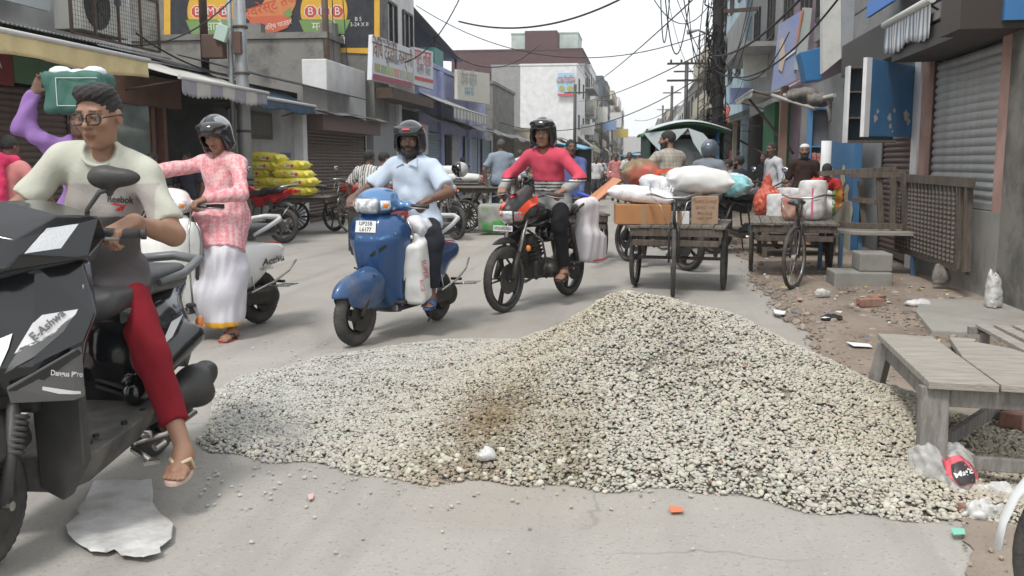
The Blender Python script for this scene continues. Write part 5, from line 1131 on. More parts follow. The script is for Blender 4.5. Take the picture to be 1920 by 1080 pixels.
for s_, x, y, z in (('हींग  मसाला', 358, 71, .17), ('गरम मसाला', 522, 72, .17), ('अपनी पसंद', 580, 72, .17), ('रोली', 634, 77, .26), ('B 5', 672, 36, .14), ('3-24 X II', 674, 46, .14)): text(s_, 'lettering', z, M_wp, pw, face_matrix(P24(x, y) - inv + Vector((0, -.016, 0)), (1, 0, 0), (0, 0, 1)))
building('grey soot stained block below the painted wall', -15.9, -7.9, 23.2, 24.4, 4.4, M_conc, z0=0)
for k, (px, y) in enumerate(((480, 24), (617, 24.2))): tag(bx('concrete_stub', onY(px, 60, y).x - .2, onY(px, 60, y).x + .2, y - .15, y + .15, 3.2, 4.9, M_conc), ('stub of concrete column with bare rods in front of the left badge', 'stub of concrete column below the right round badge')[k], 'column')
building('low white plastered house below the painted wall', -7.85, XL - .05, 21.3, 24.4, 3.68, M_whitew, parapet=False)
shutter('dark brown rolling shutter behind the parked motorcycles', XL + .05, 19.3, 23.8, 0, 2.05, M_brsh, 1, .075); hd = tag(bx('shutter_box', -7.15, -6.75, 19.5, 24, 2.0, 2.33, mat('brown_box', (.13, .085, .075), .7, grime=.3)), 'brown shutter box below the buckled tin roof', 'shutter box')
tag(bx('pillar', -7.25, -7.0, 18.95, 19.2, 0, 2.35, M_whitew), 'white peeling pillar left of the dark brown shutter', 'pillar')
# shops beyond the painted wall
building('grey fronted shop with dark doorway under the trading company sign', -12, XL, 24.9, 30.2, 3.3, mat('grey_front', (.27, .28, .29), .7, grime=.2), fy=None)
tag(bx('shop_canopy', -7.25, -6.55, 24.6, 29.5, 3.0, 3.28, M_rust), 'dark ribbed canopy under the trading company sign', 'canopy'); tag(bx('doorway', -7.3, -7.15, 27.8, 29.9, 0, 2.9, M_dark), 'dark open doorway beside the grey shop front', 'doorway'); tag(bx('pillar', -7.25, -7.1, 27.3, 27.6, 0, 3.0, M_whitew), 'narrow pale pillar left of the dark doorway', 'pillar')
def signboard(label, pts, X, col, m2=None, th=.12, texts=(), parts=()):
    w = [onX(*p, X) for p in pts]; t = empty('sign_board', label, 'sign', w[0]); MB().prism([p - w[0] for p in w], (-th, 0, 0)).build('board', col, t, bev=.01)
    yd = (w[1] - w[0]).normalized(); zd = (w[0] - w[3]).normalized()
    for s_, px, py, sz, mm in texts: text(s_, 'lettering', sz, mm, t, face_matrix(onX(px, py, X + .006) - w[0], yd, zd))
    for nm, pp, mm in parts: MB().prism([onX(*p, X + .004) - w[0] for p in pp], (.006, 0, 0)).build(nm, mm, t)
    return t
M_sgw = mat('sign_white', (.60, .62, .66), .5, grime=.12, scale=2); M_mar = mat('sign_maroon', (.3, .03, .07), .5); M_brn = mat('brown_ink', (.22, .08, .04), .6); M_grey = mat('grey_ink', (.3, .3, .32), .6)
mix_ = [mat('photo_mix_%d' % i, c, .5, col2=c2, scale=14) for i, (c, c2) in enumerate((((.5, .4, .12), (.2, .25, .08)), ((.15, .28, .08), (.4, .45, .3)), ((.3, .4, .1), (.5, .5, .3)), ((.5, .12, .1), (.6, .5, .4)), ((.3, .4, .4), (.5, .45, .3)), ((.3, .3, .25), (.55, .5, .4))))]
signboard('white trading company sign with brown lettering and maroon strip', [(700, 65), (776, 93), (772, 165), (697, 150)], -6.5, M_sgw,
    texts=[('िविध ट्रेडिंग कम्पनी', 739, 104, .56, M_brn), ('INSTA ARMY', 738, 115, .22, M_grey), ('GSTIN 09CDCPR6292K1ZS', 727, 80, .16, M_grey), ('Add- Shyamganj Bazar, Bareilly 8979', 736, 152, .2, M_wink)],
    parts=[('maroon_strip', [(700, 138), (773, 155), (772, 165), (699, 149)], M_mar)] + [('product_photo', [(703 + 12 * i, 118 + 3.2 * i), (713 + 12 * i, 121 + 3.2 * i), (713 + 12 * i, 136 + 3.2 * i), (703 + 12 * i, 133 + 3.2 * i)], mix_[i]) for i in range(6)])
signboard('white flour seller sign with red and brown lettering beyond the trading company sign', [(777, 88), (812, 97), (812, 168), (776, 158)], -6.6, M_sgw,
    texts=[('मामू लाला', 794, 109, .62, mat('red_ink', (.6, .06, .06), .6)), ('बेसन वाले', 795, 131, .5, M_grey)], parts=[('red_strip', [(778, 142), (812, 150), (812, 156), (778, 149)], mat('red_ink', (.6, .06, .06), .6))])
awning('pale striped awning under the two trading signs', -6.0, 3.1, 30.0, 36.5, -7.2, 3.6, .35, M_canv, [mat('stripe_white', (.6, .6, .58), .9), mat('stripe_grey', (.35, .35, .36), .9)], scal=.04, col_stripe=.3)
building('lilac two storey house with low shop shutters', -12, XL, 30.3, 43.5, 4.55, M_lilac, fx=None)
for y in (33, 38.5): 
    tag(bx('pilaster', -7.2, -7.05, y, y + .5, 0, 4.5, M_lilac), 'lilac pilaster %s the cream shop sign' % ('left of' if y == 33 else 'under'), 'pilaster')
gy = [(31.0, 33.2), (37.8, 40.8), (42, 44.5)]
for i, (a, c) in enumerate(gy): shutter(['grey blue shutter right behind the white notice board', 'grey blue shutter behind the man seated on a cart', 'narrow blue shutter at the end of the lilac house'][i], XL + .06, a, c, 0, 2.35, M_blsh, 1, .09)
tag(bx('doorway', -7.2, -7.12, 34, 35, 0, 2.3, M_dark), 'open doorway between the blue shutters', 'doorway'); tag(bx('door_leaf', -7.14, -7.08, 35.05, 36, 0, 2.3, mat('dirty_door', (.4, .4, .4), .7, grime=.5, scale=4)), 'dirty pale door leaf beside the open doorway', 'door')
signboard('white notice board with orange letters behind the blue scooter rider', [(775, 233), (803, 235), (803, 290), (775, 292)], -6.9, M_sgw, texts=[('रम', 795, 243, .6, mat('orange_ink', (.6, .2, .05), .6)), ('ल', 795, 275, .6, mat('navy_ink', (.05, .08, .25), .6))])
signboard('cream shop sign on the lilac house with faint blue lettering', [(858, 130), (918, 138), (918, 196), (858, 186)], -6.7, mat('sign_cream', (.58, .56, .48), .6, grime=.2), texts=[('दीपक किराना', 880, 150, .7, M_grey), ('अनाज मंडी', 880, 172, .5, mat('sky_ink', (.2, .42, .6), .6))])
m = corrugated('ragged low tin roof over the blue shutters', -6.3, 2.55, -7.3, 2.95, 29.8, 43, M_corr, wob=.12); corrugated('second ragged tin roof past the lilac house', -5.9, 2.4, -7.3, 2.9, 43.5, 56, M_corr, wob=.15)
cn = empty('roof_canopy', 'dark sheet metal roof canopy on thin posts above the lilac house', 'canopy', (-9, 36, 5.6)); MB().sheet(lambda u, v: (-2 + 3.4 * u, -5 + 9 * v, .85 - .9 * v + .1 * math.sin(u * 3)), 4, 12).build('canopy_sheet', M_corrd, cn, solid=.05)
for q in ((-1.8, -4.5), (1.2, -4.5), (-1.8, 3.5), (1.2, 3.5), (1.2, -.5)): MB().tube([(q[0], q[1], -1.1), (q[0], q[1], .8 - .09 * (q[1] + 5))], .05, 6).build('post', M_rust, cn)
tag(bx('water_cooler', -8.1, -7.3, 33.2, 34.6, 4.6, 5.35, mat('green_cooler', (.05, .22, .19), .6, grime=.3)), 'green metal air cooler box on the lilac roof', 'air cooler', None)
building('narrow white tower house beside the painted wall with grilled window', -8.6, -7.22, 26, 29.8, 9, M_whitew, z0=3.35, fx=1, rows=2, cols=2, zb=4)
building('soot stained grey block behind the lilac house', -16, -7.4, 47, 55, 5.2, M_conc, fy=[(-9.6, 3.6, 1.1, 1.1), (-12.5, 3.6, 1.2, 1.2)])
building('maroon apartment block with raised stair head', -19, -5.9, 94, 112, 12.3, M_maroon); building('maroon stair head on the apartment block', -11.6, -8.4, 94, 97, 14.2, M_maroon, z0=12.4, parapet=False); building('pale mint roof room behind the maroon stair head', -13.5, -6.6, 98, 104, 14.4, M_plas('mint_wall', (.5, .58, .54), .3), z0=12.5)
wb = building('plain white block with a blue poster in front of the maroon block', -10.0, -5.35, 78, 90, 9.2, M_whitew, fx=1, rows=2, cols=2)
bx('dark_ground_shop', 2.3, 2.45, -6.3, 5.0, 0, 3.0, M_dark, wb); bx('dark_ground_front', .6, 2.4, -6.08, -5.95, 0, 3.0, M_dark, wb)
def P78(px, py): return onY(px, py, 77.8)
ps = empty('wall_poster', 'light blue poster with red Hindi heading on the white block', 'poster', P78(1046, 178)); o0 = P78(1046, 178)
MB().prism([P78(*p) - o0 for p in ((1046, 137), (1077, 137), (1077, 180), (1046, 180))], (0, -.08, 0)).build('sheet', mat('poster_blue', (.3, .5, .62), .6), ps); MB().prism([P78(*p) - o0 + Vector((0, -.09, 0)) for p in ((1046, 176), (1075, 176), (1075, 180), (1046, 180))], (0, -.02, 0)).build('red_strip', MATS['red_ink'], ps)
text('(फ्रेंसी)', 'lettering', .55, MATS['red_ink'], ps, face_matrix(P78(1061, 149) - o0 + Vector((0, -.1, 0)), (1, 0, 0), (0, 0, 1))); text('लाली ट्रेडिंग', 'lettering', .34, M_brn, ps, face_matrix(P78(1061, 155) - o0 + Vector((0, -.1, 0)), (1, 0, 0), (0, 0, 1)))
for x in (1054, 1069): MB().cyl(P78(x, 166) - o0 + Vector((0, -.08, 0)), P78(x, 166) - o0 + Vector((0, -.12, 0)), .24, 16).build('round_photo', mix_[0], ps)
rr = random.Random(4); cols_ = [M_greyw, M_whitew, M_cream, M_plas('slate_wall', (.09, .11, .13), .2), M_conc, M_whitew, M_cream, M_greyw, M_whitew, M_conc]
yy = 91.0; hs_ = [10.5, 11.5, 9.5, 13, 13.5, 12, 15, 14, 17, 15, 16, 18]
dsc = ['grey balconied block just past the white block', 'white block with hanging laundry past the grey balconies', 'low cream block on the left of the far street', 'slate grey tower slab on the left of the far street', 'sooty block beyond the slate grey slab', 'white block with small balconies far down the left side', 'tall cream block far down the left side', 'grey block near the vanishing point on the left', 'tall white block near the vanishing point on the left', 'sooty last block at the street end on the left']
for i in range(10):
    L = rr.uniform(9, 15) * (1 + i * .12); building(dsc[i], -5.3 - rr.uniform(.1, .7) - 9, -5.3 - rr.uniform(0, .5), yy, yy + L, hs_[i], cols_[i], fx=1, rows=3, cols=3 + i // 4, balcony=1 if i % 2 == 0 else 0); yy += L + .3
# low shops and awnings on the left between 55 m and 95 m
for i, (y0, xx, hh, mm) in enumerate(((56, -6.6, 3.2, M_cream), (63, -6.4, 3.4, M_whitew), (70, -6.0, 3.0, M_greyw))):
    building(['cream low shop past the tin roofs', 'white low shop with cream cloth awning', 'grey low shop below the white block'][i], -11, xx, y0, y0 + 6.7, hh, mm); tag(bx('open_front', xx - .02, xx + .04, y0 + .4, y0 + 6.2, 0, 2.6, M_dark), ['open dark front of the cream low shop', 'open dark front of the white low shop', 'open dark front of the grey low shop'][i], 'shop front')
    awning(['cream cloth awning on the cream low shop', 'long beige cloth awning behind the motorcycle rider', 'grey cloth awning below the white block'][i], xx + 1.2, 2.5, y0, y0 + 6, xx, 3.1, .3, [M_cval, M_cval, M_canv][i], [M_cval, M_cval, M_canv][i])
for i in range(12):
    y = 80 + i * 14; awning('shop awning number %d' % i if False else ['tan', 'white', 'grey', 'blue', 'beige', 'faded', 'pale', 'dull', 'dark', 'short', 'long', 'last'][i] + ' shop awning along the far left side', -4.2 - (i % 3) * .2, 2.7, y, y + 9, -5.4, 3.6, .4, [M_canv, M_cval, MATS['dark_blue_cloth']][i % 3], [M_canv, M_cval, MATS['dark_blue_cloth']][i % 3])
# street end
building('pale house closing the far end of the street', -20, 14, 418, 426, 12.5, M_plas('haze_wall', (.5, .5, .49), .3))
# ------------------------------------------------------------------ right side of the street
XR = 3.2
t = empty('shop_building', 'pink trimmed corner shop building with big grey shutter', 'building', (XR, 9, 0))
for a, nm, mm in (((0, 4, -2.2, 2.75, -.1, .85), 'plinth', M_plas('grey_plinth', (.34, .33, .31), .6, (.1, .09, .08))), ((.12, 4, -2.2, 7.5, 2.78, 3.6), 'upper_wall', M_greyw), ((.0, .12, -.12, .12, .85, 2.8), 'pink_pier', M_pinkw), ((-.02, .12, 2.2, 2.45, .85, 2.8), 'pink_pier', M_pinkw), ((-.03, .1, 2.5, 2.75, -.1, 2.6), 'white_pier', M_whitew), ((-.02, 4, -3.6, -.16, -.1, 3.2), 'mossy_wall', mat('mossy_render', (.2, .19, .17), .95, col2=(.10, .095, .085), scale=1.6, amt=.9, grime=.8, gcol=(.05, .047, .04), bump=.8, bscale=12)), ((.14, .2, .1, 2.2, .8, 2.8), 'back_wall', M_dark), ((.1, 3, 2.75, 11.5, -.1, 2.8), 'ground_wall', M_greyw)):
    bx(nm, *a, mm, t)
bx('canopy_slab', -.42, .1, -.3, 2.4, 2.66, 2.74, M_conc, t); bx('shutter_box', -.42, .1, .1, 2.25, 2.42, 2.62, mat('dark_box', (.05, .045, .042), .6, grime=.2), t); bx('shutter_box', -.12, .1, 2.9, 6.5, 2.62, 3.1, MATS['dark_box'], t); bx('shutter_box', -.55, .05, -.45, .1, 2.42, 3.2, mat('brown_box2', (.045, .035, .03), .6), t)
shutter('large ridged grey rolling shutter between pink piers', XR + .06, 9.14, 11.15, .86, 2.45, M_grsh, -1, .085); shutter('smaller brown rolling shutter beside the pink pier', XR + .05, 11.8, 13.25, .1, 1.72, M_brsh, -1, .07)
awning('short striped awning with steel rod above the blue board', 2.74, 2.86, 9.75, 11.45, 3.2, 3.05, .32, M_canv, [mat('stripe_white', (.6, .6, .58), .9), mat('stripe_blue', (.2, .24, .32), .9)], scal=.03, col_stripe=.06, rod=.04)
M_bluep = mat('peeling_blue_paint', (.035, .13, .27), .6, col2=(.05, .17, .34), scale=3, grime=.25, gcol=(.1, .1, .1), bump=.2); M_peel = mat('peeled_plaster', (.42, .38, .32), .9)
bl = empty('blue_board', 'blue painted board with white edge and peeled patches hanging beside the pink pier', 'board', (2.56, 11.2, 1.6)); d = Vector((.66, .6, 0)); nrm = Vector((.55, -.62, 0)).normalized()
MB().prism([(0, 0, 0), d, d + Vector((0, 0, .82)), Vector((0, 0, .86))], -nrm * .04).build('panel', M_bluep, bl, bev=.004); MB().prism([Vector((-.07, -.062, -.01)), Vector((0, 0, -.01)), Vector((0, 0, .87)), Vector((-.07, -.062, .87))], -nrm * .05).build('white_edge', M_whitew, bl)
for (a, z, s) in ((.12, .2, .05), (.16, .28, .03), (.42, .22, .05), (.45, .12, .035), (.52, .3, .03), (.78, .25, .07), (.84, .18, .05), (.5, .06, .02)):
    MB().prism([d * a + Vector((0, 0, z)) + nrm * .0015 + d.normalized() * s * math.cos(k) * (.7 + .3 * math.sin(k * 3 + a * 9)) + Vector((0, 0, s * math.sin(k) * (.8 + .2 * math.cos(k * 4)))) for k in [2 * math.pi * q / 12 for q in range(12)]], nrm * .001).build('peeled_patch', M_peel, bl)
cb = empty('wall_cabinet', 'dark open backed cabinet with white edge hanging behind the blue board', 'cabinet', (2.55, 12.6, 1.55)); 
for a, nm, mm in (((0, .03, -.2, .0, 0, .95), 'side_panel', M_whitew), ((0, .62, -.02, 0, 0, .95), 'back_panel', mat('dark_blue_wood', (.025, .05, .07), .7)), ((.03, .62, -.2, -.02, 0, .03), 'shelf', M_wood), ((.03, .62, -.2, -.02, .3, .32), 'shelf', M_wood), ((.03, .62, -.2, -.02, .62, .64), 'shelf', M_wood), ((.03, .62, -.2, -.02, .92, .95), 'shelf', M_wood)): bx(nm, *a, mm, cb)
# grocery shelf and stall
sh = empty('grocery_shelf', 'tall blue edged shelf of grocery packets behind the man in brown kurta', 'shelf', (2.95, 17.6, .3))
for a, nm, mm in (((0, .05, -.25, 0, 0, 1.95), 'side_panel', mat('bright_blue_wood', (.08, .25, .5), .6)), ((.72, .76, -.25, 0, 0, 1.95), 'side_panel', M_dk), ((0, .76, -.02, 0, 0, 1.95), 'back_panel', mat('shelf_grey', (.22, .21, .22), .7))): bx(nm, *a, mm, sh)
for z in (.3, .62, .95, 1.27, 1.93): bx('shelf', .05, .72, -.25, -.02, z, z + .025, MATS['bright_blue_wood'], sh)
pk = [mat('packet_red', (.5, .04, .03), .4, col2=(.6, .5, .45), scale=12), mat('packet_yellow', (.7, .45, .05), .4, col2=(.6, .15, .05), scale=10), mat('packet_blue', (.06, .2, .45), .4), mat('jar_dark', (.04, .03, .02), .3)]
def packets(x0, x1, z, hh, ms, lab, n, y0=17.45, gx=2.95, gz=.3):
    for i in range(n):
        w = (x1 - x0) / n; o = MB().box((0, 0, hh / 2), (w * .88, .1, hh * (1 - .12 * (i % 2)))).build('grocery_packet', ms[i % len(ms)], bev=.008); o.location = (gx + x0 + w * (i + .5), y0, gz + z + .028); tag(o, lab, 'packet', lab.replace('packet', 'packets'))
packets(.06, .42, .95, .2, [pk[0]], 'red and white packet on the upper grocery shelf', 4); packets(.44, .54, .95, .22, [pk[3]], 'dark jar on the upper grocery shelf', 1); packets(.55, .7, .95, .22, [pk[2]], 'blue packet at the end of the upper grocery shelf', 1)
packets(.06, .3, .62, .2, [pk[0]], 'red box on the middle grocery shelf', 3); packets(.34, .7, .62, .2, [pk[1]], 'yellow and red packet on the middle grocery shelf', 4); packets(.4, .7, .3, .2, [pk[1]], 'yellow packet on the lower grocery shelf', 3)
tag(MB().tube([(2.72, 14.5, 0), (2.72, 14.5, 1.62)], .075, 14).build('drain_pipe', M_whitew), 'stout white post in front of the peeling blue wall', 'post')
pb = bx('peeling_wall', 3.0, 3.1, 13.9, 16.2, 0, 1.62, M_bluep); tag(pb, 'low wall of peeling blue and yellow paint left of the brown shutter', 'wall')
for i in range(7): MB().prism([(2.995, 14.0 + .3 * i + .14 * math.cos(k) * (1 + .4 * math.sin(3 * k + i)), .55 + .28 * (i % 3) + .16 * math.sin(k)) for k in [2 * math.pi * q / 10 for q in range(10)]], (.003, 0, 0)).build('peeled_patch', mat('yellow_plaster', (.45, .42, .25), .9), pb)
bx('lower_plaster', 2.985, 2.998, 13.92, 16.18, 0, .75, mat('pale_plaster', (.4, .38, .3), .9, grime=.4, scale=3), pb)
# signs over the right side
def rsign(label, pts, X, m, th, edge_m=None, texts=(), dirv=(1, 0, 0)):
    w = [onX(*p, X) for p in pts]; t = empty('sign_board', label, 'sign', w[0]); MB().prism([p - w[0] for p in w], Vector(dirv) * th).build('board', m, t, m2 if False else .01)
    for s_, px, py, sz, mm in texts: text(s_, 'lettering', sz, mm, t, face_matrix(onX(px, py, X - .012) - w[0], (w[1] - w[0]), (w[0] - w[3])))
    return t
M_sky = mat('sign_periwinkle', (.22, .27, .48), .5, col2=(.3, .33, .45), scale=1.4)
rs = empty('hanging_sign', 'big slanted periwinkle sign board with grey side hanging over the street', 'sign', (2.35, 20, 3))
q = [onY(*p, 20) - Vector((2.35, 20, 3)) for p in ((1462, 45), (1505, 18), (1492, 150), (1447, 172))]; MB().prism(q, (0, .12, 0)).build('board', M_sky, rs); MB().prism([onY(*p, 19.95) - Vector((2.35, 20, 3)) for p in ((1506, 14), (1523, 15), (1509, 131), (1489, 131))], (0, .1, 0)).build('side_panel', mat('sign_side', (.38, .42, .40), .6, grime=.2), rs)
MB().prism([onY(*p, 19.9) - Vector((2.35, 20, 3)) for p in ((1503, 20), (1507, 16), (1495, 80), (1491, 90))], (0, .04, 0)).build('orange_edge', M_org, rs); MB().prism([onY(*p, 19.97) - Vector((2.35, 20, 3)) for p in ((1462, 75), (1470, 70), (1472, 110), (1466, 135), (1460, 130))], (0, .02, 0)).build('printed_figure', mat('print_cream', (.5, .42, .35), .6), rs); MB().prism([onY(*p, 19.97) - Vector((2.35, 20, 3)) for p in ((1470, 108), (1492, 92), (1492, 96), (1470, 112))], (0, .02, 0)).build('print_line', M_wink, rs)
ws2 = empty('hanging_sign', 'blank white weathered sign box with metal side hanging over the stalls', 'sign', (2.6, 16, 3)); O = Vector((2.6, 16, 3))
MB().prism([onY(*p, 16) - O for p in ((1543, -30), (1578, -30), (1578, 108), (1543, 137))], (.0, .25, 0)).build('front_panel', mat('weathered_white', (.55, .55, .52), .7, grime=.35, scale=2), ws2); MB().prism([onY(*p, 15.9) - O for p in ((1579, -30), (1603, -30), (1603, 106), (1579, 108))], (0, .25, 0)).build('side_panel', mat('zinc_side', (.35, .37, .39), .5, .4, grime=.2), ws2)
bb = empty('blue_box', 'blue plastic box under the white weathered sign', 'box', (2.5, 17, 2.7)); O = Vector((2.5, 17, 2.7)); MB().prism([onY(*p, 17) - O for p in ((1500, 98), (1541, 88), (1541, 150), (1512, 152))], (0, .5, 0)).build('box_body', mat('box_blue', (.03, .16, .36), .5), bb, bev=.01)
cbd = bx('sign_cabinet', 3.05, 3.3, 11.4, 13.2, 3.45, 4.2, mat('sign_pinkwhite', (.5, .45, .45), .6, grime=.25)); tag(cbd, 'pale sign cabinet above the short striped awning', 'sign'); tag(bx('blue_sign', 3.0, 3.04, 12.2, 13.6, 3.25, 3.45, mat('azure_sign', (.05, .2, .6), .5)), 'azure strip sign below the pale sign cabinet', 'sign')
tag(bx('blue_sign', 2.98, 3.15, 8.5, 8.95, 2.48, 3.0, mat('azure_sign2', (.05, .18, .4), .5)), 'blue sign at the top of the mossy wall', 'sign')
m = MB(); m.tube([(2.35, 16.4, 2.42), (2.75, 16, 2.3), (3.0, 15.5, 2.35)], .035, 8).tube([(2.3, 17.5, 2.5), (2.9, 16.6, 2.2)], .03, 8); tag(m.build('awning_poles', mat('dirty_white_pipe', (.4, .39, .36), .7, grime=.4)), 'dirty white awning poles wrapped with rags over the stall', 'pole frame')
g = SDF(); g.ell((2.62, 16.2, 2.4), (.25, .3, .12)); g.ell((2.85, 15.9, 2.3), (.2, .2, .1), k=.05); g.cap((2.95, 15.7, 2.3), (2.98, 15.7, 1.95), .05, .02, k=.05); g.fold = folds(.03, 22, 2); tag(sdf_obj('rag_bundle', g, .03, mat('rag_grey', (.22, .2, .18), .95, col2=(.12, .11, .1), scale=8)), 'grey rags bundled on the awning poles', 'rag')
# right side buildings
rb = [('corner house with pale plaster above the shutters', 3.32, 10, 5.3, 19.4, 7.5, M_greyw, 3.62, 2, 4), ('pink and grey upper floor behind the blue box', 3.4, 9, 19.6, 24.5, 9, M_plas('mauve_wall', (.26, .2, .24), .3), 0, 2, 2), ('grey balconied house with maroon grille over the cloth awnings', 3.4, 10, 24.8, 31, 10, M_greyw, 0, 2, 2), ('pale blue pilastered house behind the wire pole', 3.2, 10, 31.3, 40, 11, M_plas('pale_blue_wall', (.4, .52, .58), .3), 0, 3, 3), ('cream house with water tank down the right side', 3.6, 10, 40.4, 52, 7.4, M_cream, 0, 2, 3), ('sooty house down the right side', 3.3, 10, 52.5, 70, 6.3, M_conc, 0, 1, 4), ('white house down the right side', 3.5, 10, 71, 95, 6.2, M_whitew, 0, 1, 5), ('grey block near the vanishing point on the right', 3.4, 10, 96, 140, 6.8, M_greyw, 0, 1, 6), ('tall pale block near the vanishing point on the right', 3.6, 12, 141, 210, 9, M_cream, 0, 2, 6), ('last block on the right before the street end', 3.6, 12, 215, 330, 11, M_greyw, 0, 2, 6)]
for i, (lb, x0, x1, y0, y1, hh, mm, z0, r, c) in enumerate(rb):
    if y0 < 6: y0 = 12
    building(lb, x0, x1, y0, y1, hh, mm, z0=z0, fx=-1, rows=r, cols=c, zb=3.6, balcony=1 if i in (2, 4, 6) else 0)
    if i > 1: tag(bx('open_front', x0 - .06, x0 + .02, y0 + .4, y1 - .4, 0, 2.7, M_dark), 'dark open shop fronts of the ' + ' '.join(lb.split()[:9]), 'shop front')
tag(bx('water_tank', 3.7, 4.6, 41, 43, 7.56, 8.5, M_cream), 'cream roof tank room on the right side', 'tank room')
tag(bx('open_front', 3.35, 3.45, 17.9, 19.3, 0, 2.7, M_dark), 'dark doorway behind the grocery shelf', 'shop front'); tag(bx('green_wall', 3.05, 3.4, 22.6, 24.6, 0, 2.7, mat('green_wall', (.03, .16, .07), .8)), 'green painted shop wall behind the man in white sweatshirt', 'wall')
tag(bx('door_post', 2.9, 3.05, 20.6, 20.8, 0, 2.9, mat('wooden_post', (.2, .12, .09), .8)), 'brown wooden post in front of the dark doorway', 'post')
tag(bx('red_board', 2.6, 2.64, 27.0, 28.6, .95, 1.65, mat('board_red', (.35, .02, .03), .6)), 'dark red board on the cream post', 'board'); tag(bx('cream_post', 2.5, 2.6, 26.6, 26.8, 0, 2.4, M_cream), 'thin cream post beside the dark red board', 'post')
for i, (y, xx, z0, z1, dd) in enumerate(((21, 2.35, 2.85, 3.05, 'grey sagging cloth awning below the periwinkle sign'), (25.5, 2.0, 2.3, 2.75, 'tilted tin awning sheet by the wire wrapped pole'), (31, 2.1, 2.6, 3.0, 'faded awning right of the wire pole'), (38, 2.2, 2.6, 3.1, 'pale awning far down the right side'), (46, 2.0, 2.6, 3.2, 'low grey awning far down the right side'), (56, 2.2, 2.7, 3.2, 'last awning visible on the right side'))):
    awning(dd, xx, z0, y, y + 3.6 + i * .6, 3.35, z1, .12, M_canv, M_canv, sag=.14 if i == 0 else .03, rod=.02)
    if i < 3: tag(MB().tube([(xx + .1, y + 2, z0), (3.3, y + .3, 1.5)], .03, 6).build('awning_strut', M_rust), 'rusty strut under the ' + dd, 'strut')
# plinth edge drain stains, steps
st = empty('concrete_steps', 'low grey two tier concrete step block in front of the shop', 'steps', (2.2, 9.95, 0)); bx('lower_step', -.2, .38, -.02, .42, 0, .18, M_conc if False else M_plas('step_cement', (.27, .265, .24), .5), st, bev=.015); bx('upper_step', .06, .39, .05, .43, .181, .37, MATS['step_cement'], st, bev=.015)
# ------------------------------------------------------------------ poles and wires
M_zinc = mat('zinc_pole', (.36, .38, .39), .5, .5, grime=.3, scale=5, gcol=(.15, .1, .07)); M_wire = mat('cable_black', (.015, .015, .016), .7)
lp = empty('street_pole', 'grey steel street pole with brown meter box and pale green switch box', 'pole', (-6.6, 15.1, 0)); MB().tube([(0, 0, 0), (0, 0, 2.9), (-.02, 0, 6)], [.12, .105, .09], 16).build('pole_shaft', M_zinc, lp); MB().tube([(-.2, 0, 0), (-.17, 0, 6)], .045, 10).build('side_pipe', M_zinc, lp)
for z in (.9, 1.8, 2.75, 3.5): MB().lathe([(.11, 0), (.125, 0), (.125, .04), (.11, .04)], (0, 0, z), (0, 0, 1), 16, closed=True).build('band', M_rust, lp)
MB().box((-.42, -.1, 3.2), (.36, .2, .38)).build('meter_box', mat('meter_brown', (.11, .065, .05), .6, grime=.2), lp, bev=.01); MB().box((0, -.14, 3.25), (.14, .1, .36)).build('fuse_box', MATS['meter_brown'], lp, bev=.01); b_ = MB().box((-.22, -.22, 3.4), (.2, .1, .26), Matrix.Rotation(.35, 3, 'Y')).build('switch_box', mat('pale_green_box', (.45, .58, .52), .5), lp, bev=.01)
tag(MB().tube([(-8.1, 16.9, 2.9), (-8.1, 16.9, 6.5)], .075, 12).build('brown_post', M_rust), 'brown roof post left of the painted wall', 'post'); o = MB().tube([onX(617, 205, -7.9), onX(606, -60, -7.9)], .085, 10).build('brown_post', M_rust); tag(o, 'tall brown post crossing the painted wall right of centre', 'post')
wp = empty('utility_pole', 'dark leaning utility pole wrapped in tangled cables', 'utility pole', (1.72, 22, 0))
MB().tube([(.02, 0, 0), (-.02, 0, 2.5), (-.1, 0, 6), (-.16, 0, 8)], [.14, .13, .11, .1], 12).build('pole_shaft', mat('tarred_pole', (.03, .027, .025), .85, bump=.6), wp)
rr = random.Random(12); m = MB()
for k in range(46):
    z0 = rr.uniform(1.2, 7); n_ = rr.randint(6, 14); a = rr.uniform(0, 6.28); pts = []; R0 = rr.uniform(.13, .3)
    for j in range(n_): a += rr.uniform(-1.2, 1.6); pts.append((-.02 - z0 * .02 + R0 * math.cos(a) * rr.uniform(.6, 1.2), R0 * math.sin(a), z0 + j * rr.uniform(.05, .16)))
    m.tube(pts, rr.uniform(.008, .022), 5, cap=False)
o = m.build('cable_tangle', M_wire, wp, fixn=False); o['kind'] = 'stuff'
for z, w in ((5.15, .85), (4.65, .8)): MB().beam((-.1, 0, z), (w, 0, z + .05), .08, .08).build('cross_arm', M_rust, wp)
for z, s in ((3.0, .22), (2.1, .2), (1.95, .16)): MB().box((-.25 if z > 2.5 else .05, -.16, z), (s, .12, s * .8), .5).build('junction_box', M_dk, wp)
MB().tube([(-.15, 0, 4.1), (-.5, -.1, 4.25), (-.75, -.12, 4.2)], [.025, .025, .06], 8).build('lamp_arm', M_zinc, wp)
hp_ = empty('lattice_pole', 'steel lattice pole with two cross arms beyond the wire wrapped pole', 'utility pole', (2.3, 38, 0)); m = MB()
for q in (-.12, .12): m.beam((q, 0, 0), (q, 0, 6.3), .05, .05)
for k in range(24): m.beam((-.12, 0, k * .26), (.12, 0, k * .26 + .2), .02, .03)
m.build('lattice_shaft', M_dk, hp_)
for z in (5.15, 4.5): MB().beam((-1.35, 0, z), (.2, 0, z), .08, .08).build('cross_arm', M_dk, hp_)
m = MB()
for x in (-1.2, -.8, -.4, 0): m.ell((x, 0, 5.25), (.05, .05, .08), 8)
m.build('insulator', mat('insulator_brown', (.1, .05, .03), .4), hp_)
